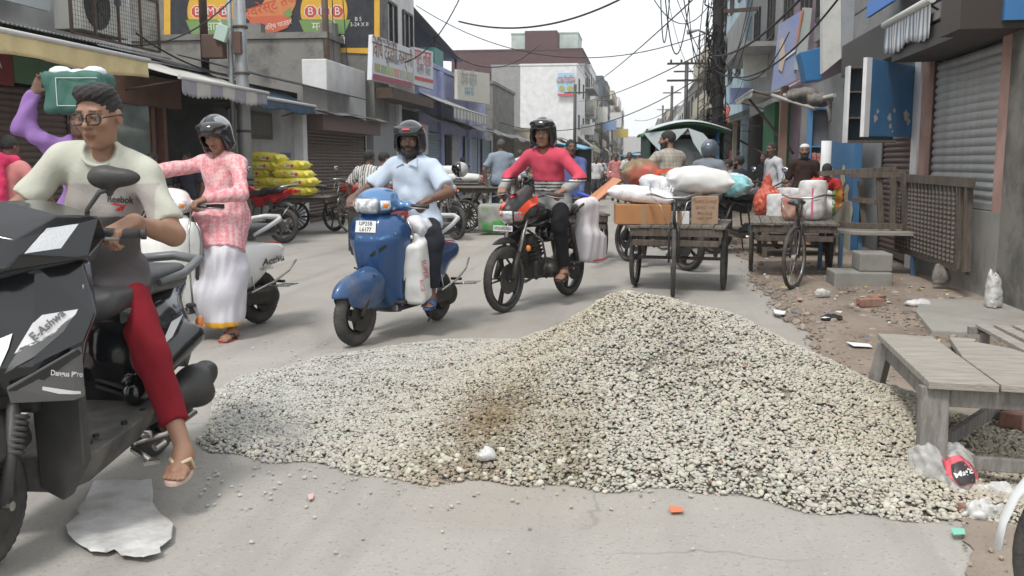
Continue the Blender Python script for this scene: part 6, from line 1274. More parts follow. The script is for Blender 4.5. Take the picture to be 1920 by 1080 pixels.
for i, (y, x, hh) in enumerate(((60, 2.7, 7.5), (85, 2.6, 8), (70, -4.9, 7), (110, -4.6, 9), (150, -4.6, 9), (130, 2.8, 9))):
    tag(MB().tube([(x, y, 0), (x, y, hh)], .12, 8).beam((x - .8, y, hh - .6), (x + .8, y, hh - .6), .1, .1).build('utility_pole', M_dk), ['dark pole beyond the lattice pole on the right', 'second dark pole beyond the lattice pole', 'dark pole before the slate slab on the left', 'far pole on the left of the street', 'farthest pole on the left of the street', 'farthest pole on the right of the street'][i], 'utility pole')
def cable(label, a, b, sag, r=.014, n=26, group='overhead cables'):
    a = Vector(a); b = Vector(b); pts = [a.lerp(b, i / n) - Vector((0, 0, sag * 4 * (i / n) * (1 - i / n))) for i in range(n + 1)]
    return tag(MB().tube(pts, r, 6).build('overhead_cable', M_wire), label, 'cable', group)
def Wd(px, py, Y): return onY(px, py, Y)
cb_ = [('thick cable sagging from the roof canopy up to the top edge', (860, 40, 22), (1260, -60, 20), .55, .022), ('thin cable from the roof posts to the wire pole top', (780, 10, 24), (1330, 60, 22), .9, .012), ('diagonal cable rising from the far row to the top edge', (1110, 160, 60), (1330, -30, 22), .15, .02), ('cable looping below the maroon block', (1010, 85, 30), (800, 60, 25), .8, .012), ('long wire across the pale sky to the lattice pole', (925, 225, 50), (1312, 145, 38), 1.2, .02), ('slack wire from the white block toward the wire pole', (1085, 190, 70), (1335, 90, 22), .3, .016),
       ('straight cable from the wire pole to the top right corner', (1335, 105, 22), (1560, -70, 12), .3, .02), ('second cable from the wire pole past the periwinkle sign', (1338, 130, 22), (1600, -40, 13), .6, .016), ('drooping cable in front of the right balconies', (1340, 75, 22), (1480, 60, 19), .9, .012), ('cable from the steel pole to the top left edge', (452, -20, 15.1), (240, 85, 13), .25, .012), ('looping grey cable between switch box and roof', (425, 140, 15), (255, 62, 13), .1, .014), ('cable hanging down over the painted wall', (640, -40, 24), (655, 170, 24), .0, .012), ('second cable hanging down over the painted wall', (622, -40, 23.8), (628, 190, 23.8), .0, .012), ('cable curving by the narrow white tower house', (700, 100, 26), (870, -20, 25), .9, .016), ('hanging cable left of the wire pole with long droop', (1238, -40, 18), (1258, -40, 18), 1.15, .012), ('cable drooping into a loop over the street', (1243, -60, 17), (1300, -60, 18), 1.5, .012), ('far thin wire over the street end', (1190, 225, 90), (1312, 165, 38), .5, .02), ('lower far thin wire over the street end', (1200, 262, 120), (1320, 215, 38), .5, .02)]
for lb, a, b_, sg_, r_ in cb_: cable(lb, Wd(*a), Wd(*b_), sg_, r_)
rr = random.Random(5)
for i in range(14):
    p0 = Wd(1335 + rr.uniform(-15, 10), rr.uniform(-20, 160), 22); p1 = Wd(*[(1250, -40), (1300, -60), (1400, -60), (1390, 100), (1312, 145), (1420, 20), (1230, -60)][i % 7], [20, 21, 18, 30, 38, 22, 30][i % 7]) + Vector((rr.uniform(-.4, .4), 0, rr.uniform(-.4, .4)))
    cable('loose thin cable fanning out from the wire wrapped pole', p0, p1, rr.uniform(.2, 1.1), rr.uniform(.007, .013), group='cables fanning out from the wire wrapped pole')
# ------------------------------------------------------------------ gravel heap
_rx = [-2.3, -2.03, -1.65, -1.1, -.75, -.42, -.23, -.05, .18, .43, .81, 1.14, 1.45, 1.75, 1.95]
_rz = [.0, .022, .05, .10, .2, .40, .54, .635, .62, .55, .40, .24, .12, .04, 0]
_ry = [4.9, 5.1, 5.3, 5.4, 5.35, 5.3, 5.2, 5.1, 5.0, 4.9, 4.75, 4.6, 4.5, 4.4, 4.3]
_fy = [4.7, 3.95, 3.76, 3.68, 3.63, 3.63, 3.64, 3.63, 3.60, 3.54, 3.47, 3.43, 3.5, 3.75, 4.2]
_by = [5.2, 6.0, 6.45, 6.6, 6.55, 6.5, 6.45, 6.4, 6.3, 6.2, 6.0, 5.7, 5.4, 5.0, 4.6]
def heap_z(x, y):
    rz, ry, fy, by = (np.interp(x, _rx, a) for a in (_rz, _ry, _fy, _by)); fy = fy + .07 * np.sin(x * 5.1) * np.sin(x * 2.3 + 1) + .03 * np.sin(x * 17)
    by = by + .08 * np.sin(x * 4.3); t = np.where(y < ry, (ry - y) / (ry - fy), (y - ry) / (by - ry)); t = np.sqrt(t * t + .012) - .0
    s = np.clip(1 - t, 0, 1); z = rz * (s ** 1.0 * .9 + .1 * s * s) + np.where((s > 0), np.minimum(.03, s * .3), 0)
    z = z + np.where(s > 0, (.018 * np.sin(x * 6 + y * 4) * np.sin(y * 5 - x * 3) + .011 * np.sin(x * 14 + 2 * np.sin(y * 9)) * np.sin(y * 13)) * np.clip(s * 3, 0, 1), 0)
    return z, s
hp = tag(bpy.data.objects.new('gravel_heap', None), 'large heap of beige gravel dumped across the road', 'gravel heap'); C.objects.link(hp)
gx = np.linspace(-2.35, 2.0, 150); gy_ = np.linspace(3.3, 6.8, 120); X_, Y_ = np.meshgrid(gx, gy_, indexing='ij'); Z_, S_ = heap_z(X_, Y_)
V = np.stack([X_.ravel(), Y_.ravel(), np.where(S_ > .045, Z_ - .014, -.03).ravel()], 1); ii = np.arange(149)[:, None] * 120 + np.arange(119)[None, :]
M_grav = mat('gravel_bed', (.2, .185, .15), .95, col2=(.28, .26, .21), scale=60, bump=1, bscale=90)
npmesh('gravel_bed', V, np.stack([ii, ii + 120, ii + 121, ii + 1], -1).reshape(-1, 4), M_grav, hp)
M_stone = mat('stone', (.4, .38, .33), .9, attr=True, scale=70, amt=.5, spec=.2)
def ico(sub):
    bm = bmesh.new(); bmesh.ops.create_icosphere(bm, subdivisions=sub, radius=1); v = np.array([q.co[:] for q in bm.verts]); f = np.array([[a.index for a in q.verts] for q in bm.faces]); bm.free(); return v, f
rg = np.random.default_rng(3)
def stone_shape(sub, k):
    v, f = ico(sub); r = np.random.default_rng(k); 
    for _ in range(5):
        n = r.normal(size=3); n /= np.linalg.norm(n); d = r.uniform(.45, .8); t = v @ n; v = v - np.outer(np.maximum(t - d, 0) * .85, n)
    return v * (1 + .07 * r.normal(size=(len(v), 1))) * np.array([1, r.uniform(.65, .95), r.uniform(.4, .7)]), f
def stone_color(x, y, n):
    w = .5 + .5 * np.sin(x * 2.1 + 1.5 * np.sin(y * 1.9)); b = np.array((.445, .405, .325)); g_ = np.array((.42, .415, .375)); c = b[None] * (1 - w[:, None] * .6) + g_[None] * w[:, None] * .6
    left = np.clip((-.5 - x) * .8, 0, 1)[:, None]; c = c * (1 - left) + np.array((.44, .43, .395)) * left
    v = rg.normal(1, .085, (n, 1)); c = c * v * (1 + rg.normal(0, .03, (n, 3))); odd = rg.random(n); c[odd < .008] = (.3, .2, .14); c[(odd > .03) & (odd < .07)] *= .7
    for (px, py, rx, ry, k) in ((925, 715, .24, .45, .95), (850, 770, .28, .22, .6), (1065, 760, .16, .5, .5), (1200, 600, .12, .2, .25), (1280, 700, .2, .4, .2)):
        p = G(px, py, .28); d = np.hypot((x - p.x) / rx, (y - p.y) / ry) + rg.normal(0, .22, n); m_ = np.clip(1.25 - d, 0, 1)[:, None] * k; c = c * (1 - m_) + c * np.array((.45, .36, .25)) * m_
    return np.clip(c, .03, .8)
def stones(name, pos, size, parent, sub, ks=6):
    Vs = []; Fs = []; Cs = []; col = stone_color(pos[:, 0], pos[:, 1], len(pos)); off = 0; grp = rg.integers(0, ks, len(pos))
    for k in range(ks):
        v, f = stone_shape(sub, 40 + k); i = np.where(grp == k)[0]; n = len(i)
        if not n: continue
        a = rg.uniform(0, 2 * np.pi, n); tx = rg.normal(0, .5, n); ca, sa, ct, st = np.cos(a), np.sin(a), np.cos(tx), np.sin(tx)
        R = np.zeros((n, 3, 3)); R[:, 0, 0] = ca; R[:, 0, 1] = -sa * ct; R[:, 0, 2] = sa * st; R[:, 1, 0] = sa; R[:, 1, 1] = ca * ct; R[:, 1, 2] = -ca * st; R[:, 2, 1] = st; R[:, 2, 2] = ct
        P = np.einsum('nij,vj->nvi', R, v) * size[i][:, None, None] + pos[i][:, None, :]; Vs.append(P.reshape(-1, 3)); Fs.append((f[None] + (np.arange(n) * len(v))[:, None, None]).reshape(-1, 3) + off); Cs.append(np.repeat(col[i], len(v), 0)); off += n * len(v)
    o = npmesh(name, np.concatenate(Vs), np.concatenate(Fs), M_stone, parent, np.concatenate(Cs), smooth=sub > 1); o['kind'] = 'stuff'; return o
N = 150000; x = rg.uniform(-2.35, 2.0, N); y = rg.uniform(3.3, 6.7, N); z, s = heap_z(x, y); keep = (s > 0) & ((s > .05) | (rg.random(N) < .85)) ; x, y, z = x[keep], y[keep], z[keep]
sz = rg.choice([.007, .0088, .0105, .0125, .0155], len(x), p=[.3, .32, .23, .11, .04]) * (1 + .25 * (rg.random(len(x)) < .1)); pos = np.stack([x, y, z + rg.uniform(-.004, .006, len(x))], 1)
vis = (y < np.interp(x, _rx, _ry) + .25) | (x < -.25); pos, sz = pos[vis], sz[vis]; near = pos[:, 1] < 4.35
o = stones('gravel', pos[near], sz[near], hp, 2); o = stones('gravel', pos[~near], sz[~near], hp, 1)
protos = []
for k in range(6):
    v, f = stone_shape(2, 80 + k); me_o = npmesh('stone', v * .0185, f, M_stone, hp, np.tile(np.array((.46, .44, .37)) * (.85 + .06 * k), (len(v), 1))); protos.append(me_o)
sx_ = rg.uniform(-2.1, 1.4, 3000); sy_ = np.interp(sx_, _rx, _fy) + np.abs(rg.normal(0, .14, 3000)); sz_, ss_ = heap_z(sx_, sy_); k = 0
for i in range(3000):
    if ss_[i] > .0 and k < 294:
        o = protos[k % 6] if k < 6 else protos[k % 6].copy()
        if k >= 6: C.objects.link(o)
        o.parent = hp; o.location = (sx_[i], sy_[i], sz_[i] + .006); o.rotation_euler = (rg.uniform(-.5, .5), rg.uniform(-.5, .5), rg.uniform(0, 6)); q = rg.uniform(.7, 1.15); o.scale = (q, q, q); k += 1
# strays on the road round the heap
n = 420; a = rg.random(n); px = rg.uniform(360, 1300, n); py = np.where(a < .5, rg.normal(890, 30, n), rg.uniform(640, 1040, n)); pp = np.array([G(float(u), float(w))[:] for u, w in zip(px, py)]); _, s = heap_z(pp[:, 0], pp[:, 1]); d_ok = (s <= 0) & (rg.random(n) < np.where(py > 960, .25, .8)); pp = pp[d_ok]; pp[:, 2] = .004
n2 = 60; q2 = np.stack([rg.uniform(-2.7, -1.9, n2), rg.uniform(4, 6.5, n2), np.full(n2, .004)], 1); pp = np.concatenate([pp, q2]); o = stones('stray_gravel', pp, rg.uniform(.005, .013, len(pp)), None, 1); tag(o, 'stray pebbles scattered on the road round the gravel heap', 'gravel')
# rubble and dust lumps on the earth verge
n = 13000; x = rg.uniform(1.0, 3.15, n); y = 2.6 + rg.random(n) ** 1.5 * 15; d = (rg.random(n) < .2 + .75 * np.exp(-((y - 9.0) / 1.7) ** 2)); x, y = x[d], y[d]; ok = x > np.interp(y, [e[1] for e in edge], [e[0] for e in edge]) - .12 * rg.random(len(x)); x, y = x[ok], y[ok]
o = stones('verge_rubble', np.stack([x, y, .012 + .02 * (x > 2)], 1), rg.uniform(.006, .02, len(x)) * np.where((rg.random(len(x)) < .12) & (y > 6), 2.6, 1), None, 1); tag(o, 'broken rubble and grit strewn over the earth verge', 'rubble')
o.data.color_attributes['Col'].data.foreach_set('color', (np.concatenate([np.tile(np.repeat(rg.uniform(.6, 1.15, (len(o.data.vertices) // 12 + 1, 1)), 12, 0)[:len(o.data.vertices)] * 1., (1, 3)) * np.array((.30, .25, .21)), np.ones((len(o.data.vertices), 1))], 1)).astype(np.float32).ravel())

nl = 130; x = rg.uniform(1.3, 3.0, nl); y = rg.choice([0, 1], nl, p=[.25, .75]); y = np.where(y == 1, rg.normal(9.2, 1.1, nl), rg.uniform(4.6, 14, nl)); V = []; F_ = []; Cl = []
for i in range(nl):
    a = rg.uniform(0, 6.3); s_ = rg.uniform(.012, .04); k = len(V); c = [(.62, .62, .6), (.62, .62, .6), (.35, .33, .3), (.5, .1, .08), (.1, .15, .3), (.55, .45, .12)][rg.integers(0, 6)]
    for q in range(4): r_ = s_ * rg.uniform(.5, 1.2); V.append((x[i] + r_ * math.cos(a + q * 1.57), y[i] + r_ * math.sin(a + q * 1.57), .045 + rg.uniform(0, .02))); Cl.append(c)
    F_.append([k, k + 1, k + 2, k + 3])
o = npmesh('verge_litter', np.array(V), np.array(F_), M_cloth, None, np.array(Cl), False); tag(o, 'scattered paper and plastic litter on the earth verge', 'litter', None, 'stuff')
# ------------------------------------------------------------------ foreground furniture and litter
M_bw = mat('bench_wood', (.36, .335, .295), .85, col2=(.26, .235, .20), scale=5, amt=.6, bump=.7, bscale=24, stretch=(1.2, 7, 7), grime=.25)
M_bwv = mat('bench_leg_wood', (.25, .235, .215), .85, col2=(.16, .15, .135), scale=6, amt=.7, bump=.6, bscale=26, stretch=(6, 6, 1.2))
bn = empty('wooden_table', 'low worn wooden table with a broken plank top standing in the gravel edge', 'table', (0, 0, 0)); zt = .46
c1, c2, c3, c4 = Vector((1.18, 4.77, zt)), Vector((1.12, 3.72, zt)), Vector((1.66, 3.66, zt)), Vector((1.74, 4.66, zt))
def pl(name, pts, th=.03, m=M_bw): return MB().prism([Vector(p) - Vector((0, 0, th)) for p in pts], (0, 0, th)).build(name, m, bn, bev=.004)
a1, a2 = c1.lerp(c4, .40), c2.lerp(c3, .46); a1 = c1.lerp(c4, .44); b1, b2 = c1.lerp(c4, .56), c2.lerp(c3, .465); pl('plank', [c1, c2, a2, a1.lerp(a2, .5), a1]); e = Vector((.004, 0, .002))
pl('plank', [b1 + e, a1.lerp(a2, .5) + e, b2 + e, c3, c3.lerp(c4, .7), c4 + Vector((-.05, -.2, 0)), c4 + Vector((-.16, -.05, 0)), c4.lerp(b1, .5)], .028); pl('plank', [c4 + Vector((.02, -.3, .0)), c3 + Vector((.1, .0, 0)), c3 + Vector((.03, .02, 0)), c4 + Vector((-.04, -.28, 0))], .022)
for p, dx, dy, w in ((c1, -.07, .05, .09), (c2, .0, -.03, .105), (c3, .05, -.03, .09), (c4, .04, .05, .08)):
    cc = c1 * .25 + c2 * .25 + c3 * .25 + c4 * .25; t = p.lerp(cc, .12); MB().beam((t.x, t.y, zt - .03), (t.x + dx, t.y + dy, -.01), w, .06).build('leg', M_bwv, bn, bev=.005)
def rail(a, b, z, w=.03, h_=.075): MB().beam((a.x, a.y, z), (b.x, b.y, z), w, h_).build('rail', M_bwv, bn, bev=.004)
k = .12; q = [p.lerp(cc, k) for p in (c1, c2, c3, c4)]
for i, j in ((0, 1), (1, 2), (2, 3), (3, 0)): rail(q[i], q[j], zt - .07)
rail(q[0], q[1], .14, .03, .05) if False else None; rail(q[1], q[2], .13, .025, .055); rail(q[1] + Vector((.05, .1, 0)), q[3], .15, .03, .06)
b2_ = empty('slatted_bench', 'low slatted bench at the right edge behind the broken table', 'bench', (2.2, 4.95, 0))
for i in range(5): MB().beam((-.22 + .1 * i, .72, .36), (-.26 + .12 * i, -.35, .36), .07, .02).build('slat', M_bw, b2_, bev=.003)
MB().beam((-.3, .7, .335), (.3, .7, .335), .03, .04).build('rail', M_bwv, b2_); MB().beam((-.32, -.33, .335), (.3, -.33, .335), .03, .04).build('rail', M_bwv, b2_)
for x, y in ((-.22, .66), (.22, .66), (-.24, -.3), (.24, -.3)): MB().beam((x, y, .33), (x, y, 0), .045, .04).build('leg', M_bwv, b2_)
M_brick = mat('old_brick', (.25, .11, .08), .9, col2=(.32, .2, .16), scale=14, grime=.5, bump=.5, gcol=(.2, .17, .14)); bk = MB().box((0, 0, .035), (.22, .105, .07)).build('brick', M_brick, bev=.006)
sp_ = [(1.72, 4.5, .0, .3), (1.86, 4.62, .0, 1.2), (1.78, 4.55, .072, .9), (2.0, 4.3, 0, .2), (1.95, 5.5, 0, .5), (2.3, 5.3, 0, 1.4), (2.05, 8.6, .03, .3), (2.15, 8.8, .03, 1.0), (1.22, 3.55, .01, .7)]
for i, (x, y, z, r_) in enumerate(sp_):
    o = bk if i == 0 else bk.copy()
    if i: C.objects.link(o)
    o.location = (x, y, z); o.rotation_euler = (0, .05 * (i % 3), r_); o.scale = (1, 1, 1) if i < 8 else (.25, .5, .4)
    tag(o, ['dusty brick lying under the broken table', 'brick leaning beside two others under the table', 'brick on top of the small brick pile under the table', 'brick between the table and slatted bench', 'brick behind the slatted bench', 'brick by the slatted bench leg', 'brick fragment in the rubble near the steps', 'second brick fragment in the rubble near the steps', 'chip of red brick at the gravel edge'][i], 'brick', 'loose bricks')
M_film = mat('clear_plastic_film', (.62, .61, .59), .25, alpha=.55, spec=.6, coat=.3, bump=.6, bscale=40)
M_filmw = mat('milky_plastic', (.60, .60, .585), .45, col2=(.42, .41, .39), scale=9, bump=.5, bscale=30, grime=.45, gcol=(.2, .185, .16))
def crumple(name, label, cat, c, r, m, seed, hh=.05, res=.012, rz=0., n=5, sp=.6, sub=(0, 0)):
    rq = random.Random(seed); g = SDF()
    for i in range(n): g.ell((rq.uniform(-sp, sp) * r[0], rq.uniform(-sp, sp) * r[1], hh * rq.uniform(.2, .6)), (r[0] * rq.uniform(.3, .6), r[1] * rq.uniform(.3, .6), hh * rq.uniform(.4, 1)), k=.03)
    g.fold = lambda X, Y, Z: .008 * np.sin(X * 70 + 3 * np.sin(Y * 50 + seed)) * np.sin(Y * 80 + 2 * np.sin(Z * 60 + X * 40)); g.cut_plane((0, 0, .001), (0, 0, -1)); o = sdf_obj(name, g, res, m); o.location = c; o.rotation_euler = (0, 0, rz); return tag(o, label, cat)
pk_ = crumple('plastic_pack', 'crumpled clear plastic pack with red and black print by the table leg', 'plastic pack', (1.2, 3.78, .02), (.16, .11), M_film, 3, .13, .008, -.5, 7)
tr = bvh([pk_]); patch_px('red_print', [(1765, 862), (1800, 852), (1828, 880), (1836, 905), (1800, 912), (1775, 890)], tr, pk_, mat('pack_red', (.6, .09, .12), .5), .004, 6); patch_px('black_print', [(1785, 872), (1806, 864), (1824, 886), (1826, 905), (1800, 910), (1786, 895)], tr, pk_, mat('pack_black', (.04, .035, .035), .5), .007, 6)
text_px('Magic', 1806, 888, 14, tr, pk_, M_wink, -18, 1, off=.011, bold=.3)
crumple('plastic_bag', 'torn clear plastic sleeve trailing right of the printed pack', 'plastic bag', (1.42, 3.66, .01), (.14, .05), M_filmw, 8, .05, .008, -.2, 5); crumple('plastic_cup', 'crushed milky plastic scrap below the printed pack', 'plastic scrap', (1.26, 3.5, .0), (.09, .035), M_filmw, 9, .05, .008, .3, 4); crumple('plastic_bag', 'white scrap of plastic stuck in the front of the gravel heap', 'plastic scrap', (-.62, 3.78, .05), (.045, .03), M_filmw, 5, .035, .006, .4, 4)
crumple('plastic_bag', 'small clear plastic bag on the rubble near the steps', 'plastic bag', (2.45, 8.55, .04), (.13, .09), M_filmw, 6, .05, .012); crumple('plastic_bag', 'upright pale plastic bag against the mossy wall', 'plastic bag', (3.02, 8.35, .08), (.1, .09), M_filmw, 11, .22, .014); crumple('black_rag', 'flat black rag lying on the earth verge', 'rag', (1.62, 7.85, .01), (.13, .05), mat('black_cloth', (.02, .02, .022), .9), 12, .04, .01)
crumple('plastic_bag', 'pale plastic scrap beside the trolley wheel on the verge', 'plastic scrap', (1.75, 9.15, .04), (.08, .06), M_filmw, 14, .05, .01)
def scrap(label, px, py, pts, m, z=.008, X=None):
    c = G(px, py) if z < .05 else G(px, py, z); q = [G(*p, z) for p in pts]; o = MB().prism([v - c for v in q], (0, 0, .002)).build('paper_scrap', m); o.location = c; return tag(o, label, 'scrap')
M_pap = mat('paper_white', (.68, .68, .68), .7)
scrap('white paper strip at the right gravel edge', 1665, 940, [(1649, 926), (1656, 925), (1665, 938), (1682, 950), (1675, 954), (1660, 944)], M_pap, .03); scrap('orange plastic tile lying on the road before the heap', 1268, 955, [(1254, 949), (1280, 952), (1281, 960), (1258, 961)], mat('orange_chip', (.62, .17, .08), .6)); scrap('torn pink label on the road left of the heap', 582, 932, [(577, 927), (588, 926), (587, 935), (579, 938)], mat('pink_label', (.6, .38, .35), .7)); scrap('white paper torn on the earth verge behind the table', 1612, 646, [(1586, 641), (1630, 645), (1636, 651), (1600, 649)], M_pap, .03); scrap('green scrap below the milky plastic', 1797, 996, [(1782, 990), (1808, 992), (1810, 1002), (1788, 1003)], mat('green_scrap', (.2, .5, .38), .6), .02); scrap('yellow scrap near the table corner', 1690, 688, [(1683, 684), (1697, 686), (1696, 691), (1685, 690)], mat('yellow_scrap', (.6, .5, .08), .6), .02)
scrap('small red wrapper by the steps rubble', 1500, 560, [(1494, 556), (1504, 558), (1503, 563), (1495, 562)], pk[0], .04); scrap('white wrapper on the verge beside the trolley', 1462, 585, [(1450, 580), (1474, 584), (1470, 590), (1452, 587)], M_pap, .04)
# flattened milky sheet in front of the black scooter
ol = [(178, 908), (284, 908), (288, 930), (286, 950), (302, 972), (325, 990), (322, 1020), (300, 1036), (302, 1046), (270, 1056), (228, 1050), (214, 1037), (200, 1044), (170, 1043), (150, 1030), (128, 1010), (124, 990), (150, 974), (145, 965), (158, 950), (168, 925)]
bm = bmesh.new(); bm.faces.new([bm.verts.new((x, y, 0)) for x, y in ol]); 
for q in range(110, 340, 9): bmesh.ops.bisect_plane(bm, geom=bm.verts[:] + bm.edges[:] + bm.faces[:], plane_co=(q, 0, 0), plane_no=(1, 0, 0))
for q in range(900, 1060, 9): bmesh.ops.bisect_plane(bm, geom=bm.verts[:] + bm.edges[:] + bm.faces[:], plane_co=(0, q, 0), plane_no=(0, 1, 0))
for v in bm.verts: v.co = G(v.co.x, v.co.y); v.co.z = .008 + .009 * (1 + mnoise.noise(v.co * 9)) + .006 * mnoise.noise(v.co * 25)
me = bpy.data.meshes.new('plastic_sheet'); bm.to_mesh(me); bm.free(); me.materials.append(M_filmw); [setattr(p, 'use_smooth', True) for p in me.polygons]; o = bpy.data.objects.new('plastic_sheet', me); C.objects.link(o); tag(o, 'flattened milky plastic sheet on the road beside the black scooter wheel', 'plastic sheet'); md = o.modifiers.new('s', 'SOLIDIFY'); md.thickness = .002
# bicycle at the bottom right corner
bc = empty('bicycle', 'bicycle front wheel with white and blue mudguard entering at the lower right corner', 'bicycle', G(2195, 1085, .33) - Vector((0, 0, .33)), RAD(66)); wheel(bc, (0, 0, .33), .33, .045, 'wire', 28, rim_m=M_chr, tread=False)
m = MB(); m.lathe([(.352, -.035), (.365, -.02), (.37, 0), (.365, .02), (.352, .035)], (0, 0, .33), (1, 0, 0), 30, a0=0, a1=math.pi * 2); gd = m.build('mudguard', mat('mudguard_white', (.7, .72, .72), .35), bc, solid=.002)
bm = bmesh.new(); bm.from_mesh(gd.data); bmesh.ops.delete(bm, geom=[v for v in bm.verts if v.co.z < .36 and v.co.y * 1 < 10 and v.co.z < .3], context='VERTS'); bm.to_mesh(gd.data); bm.free()
m = MB()
for q in (-.036, .036): m.lathe([(.35, q - .003), (.356, q - .003), (.356, q + .003), (.35, q + .003)], (0, 0, .33), (1, 0, 0), 30, a0=0, closed=True)
mb = MB().tube([(-.05, 0, .33), (-.05, -.05, .72), (0, -.08, .78), (0, -.12, .95)], .012, 8).tube([(.05, 0, .33), (.05, -.05, .72), (0, -.08, .78)], .012, 8).tube([(0, -.1, .88), (0, -.65, .8), (0, -.6, .33), (0, -.12, .78)], .015, 8); mb.build('frame', mat('navy_frame', (.03, .05, .2), .4), bc)
# ------------------------------------------------------------------ trolleys and loads
M_sack = mat('woven_white_sack', (.70, .70, .69), .75, col2=(.62, .62, .60), scale=6, bump=.35, bscale=160, grime=.12); M_sackp = mat('poly_white_sack', (.74, .75, .78), .5, col2=(.66, .67, .70), scale=5, bump=.3, bscale=60)
M_orb = mat('orange_carton', (.42, .20, .075), .8, col2=(.36, .17, .07), scale=5, bump=.1, grime=.15); M_brb = mat('brown_carton', (.33, .225, .155), .85, grime=.12)
axm = Vector((.39, 9.83, 0)); trz = RAD(33)
tl = trolley('cargo trolley in the middle of the road loaded with sacks and cartons', (.41, 9.85, 0), RAD(172), pf=.42, pb=-.95, hw=.49, ax=-.05, fy=.66, steer=.12, hbz=.98)
def onpl(px, py, z): return G(px, py, z)
def carton(label, c, s, rz, m, tape=True):
    t = MB().box((0, 0, s[2] / 2), s).build('carton', m, bev=.006); t.location = c; t.rotation_euler = (0, 0, rz); tag(t, label, 'carton'); MB().box((0, 0, s[2] + .001), (s[0] * .99, .05, .003)).box((0, -s[1] / 2 - .001, s[2] * .5), (.05, .003, s[2] * .98)).build('tape', mat('brown_tape', (.3, .2, .12), .4), t); return t
Zp = .675; c_ = Vector((.02, 9.78, Zp)); cA = carton('orange brown carton at the left of the middle trolley', c_, (.56, .32, .2), .10, M_orb); cB = carton('brown printed carton at the right of the middle trolley', (.66, 9.85, Zp), (.27, .27, .285), -.05, M_brb)
for s_, z in (('CHIPS 24 PCS', .23), ('20 KG  110', .17), ('FRAGILE', .11), ('NET WT', .06)): text(s_, 'lettering', .04, mat('carton_ink', (.2, .1, .06), .8), cB, face_matrix((0, -.137, z), (1, 0, 0), (0, 0, 1)))
carton('small white carton between the two cartons', (.40, 9.8, Zp), (.2, .2, .13), .0, mat('white_carton', (.6, .6, .58), .8))
sack('sack', 'white poly sack lying on the orange carton', 'sack', (.02, 9.9, Zp + .29), (.66, .4, .18), -.1, M_sackp, tilt=(0, .12), seed=1, seam=False); sack('sack', 'rumpled white poly sack wedged behind the left sack', 'sack', (.26, 10.1, Zp + .36), (.5, .4, .2), .3, M_sackp, tilt=(0, .35), seed=2, seam=False)
sack('sack', 'plump white woven sack with a seam on top of the brown carton', 'sack', (.60, 10.0, Zp + .44), (.66, .46, .3), .06, M_sack, tilt=(0, .06), seed=3)
vb = sack('printed_bag', 'green and red printed bag with white letters at the back of the middle trolley', 'bag', (.0, 10.3, Zp + .52), (.42, .2, .3), .1, mat('bag_green', (.06, .17, .08), .5, col2=(.4, .06, .04), scale=3), seed=4, seam=False)
tr = bvh([vb]); text_px('VAnsh', 1238, 352, 17, tr, vb, M_wink, 5, 1.1, .2, .006, .4); patch_px('red_band', [(1217, 335), (1232, 318), (1262, 315), (1262, 322), (1236, 326), (1222, 345)], tr, vb, mat('bag_red', (.6, .09, .04), .5), .004, 6); patch_px('cream_panel', [(1222, 362), (1262, 360), (1258, 352), (1226, 352)], tr, vb, mat('bag_cream', (.6, .55, .3), .6), .005, 6) if False else None
tl2 = trolley('empty planked cargo trolley by the shop on the right', (1.72, 10.85, 0), RAD(174), pf=.15, pb=-1.35, hw=.48, ax=-.7, fy=1.02, steer=-.38, hbz=.96, plat_z=.62)
# left trolley with yellow bags, seen from the side
tl3 = trolley('trolley piled with yellow bags parked before the pale shop wall', (-6.35, 16.6, 0), RAD(-83), pf=.75, pb=-1.25, hw=.5, ax=-.1, fy=1.12, R=.29, plat_z=.68, kind='drum', planks=6)
M_yb = mat('yellow_bag', (.66, .56, .04), .45, col2=(.72, .64, .1), scale=4, bump=.4, bscale=26); M_ybr = mat('bag_red_dot', (.6, .06, .05), .5)
def ybag(i, c, rz, lab):
    if i == 0:
        o = sack('yellow_bag', lab, 'bag', c, (.66, .42, .2), rz, M_yb, 'yellow bags piled on the left trolley', seed=5, seam=False, res=.017, fold=.012); lb = MB().box((0, -.2, 0), (.3, .012, .07)); lb.build('white_label', M_pap, o)
        for x in (-.115, .115): MB().cyl((x, -.205, 0), (x, -.212, 0), .03, 14).build('red_dot', M_ybr, o)
        MB().box((0, -.207, .0), (.13, .006, .02)).build('print_line', M_grey, o); return o
    return again(ybag.o, lab, c, rz)
rows_ = [(.80, [16.0, 16.0, 16.0]), (.96, [0, 0, 0]), (1.13, [0, 0]), (1.28, [0, 0]), (1.41, [0])]; k = 0; zz = .79
names_ = ['bottom left', 'bottom middle', 'bottom right', 'second row left', 'second row middle', 'second row right', 'third row left', 'third row right', 'fourth row left', 'fourth row right', 'topmost']
pxs = [(478, .79), (517, .79), (556, .79), (483, .945), (525, .95), (560, .95), (480, 1.10), (552, 1.10), (495, 1.24), (545, 1.235), (502, 1.385)]
for i, (px, z) in enumerate(pxs):
    p = onY(px, 340, 16.35 - .02 * (i % 3)); o = ybag(i, (p.x, p.y, z), .02 * ((i * 7) % 5 - 2) - .03, 'yellow bag %s of the pile on the left trolley' % names_[i])
    if i == 0: ybag.o = o
    else: o.rotation_euler[1] = RAD(4 * ((i * 5) % 3 - 1))
for i in range(4): again(ybag.o, 'yellow bag at the back of the pile, %s' % ['bottom left', 'bottom right', 'middle left', 'middle right'][i], (onY([490, 545, 495, 540][i], 340, 16.85).x, 16.85, [.79, .79, .95, .95][i]), .1)
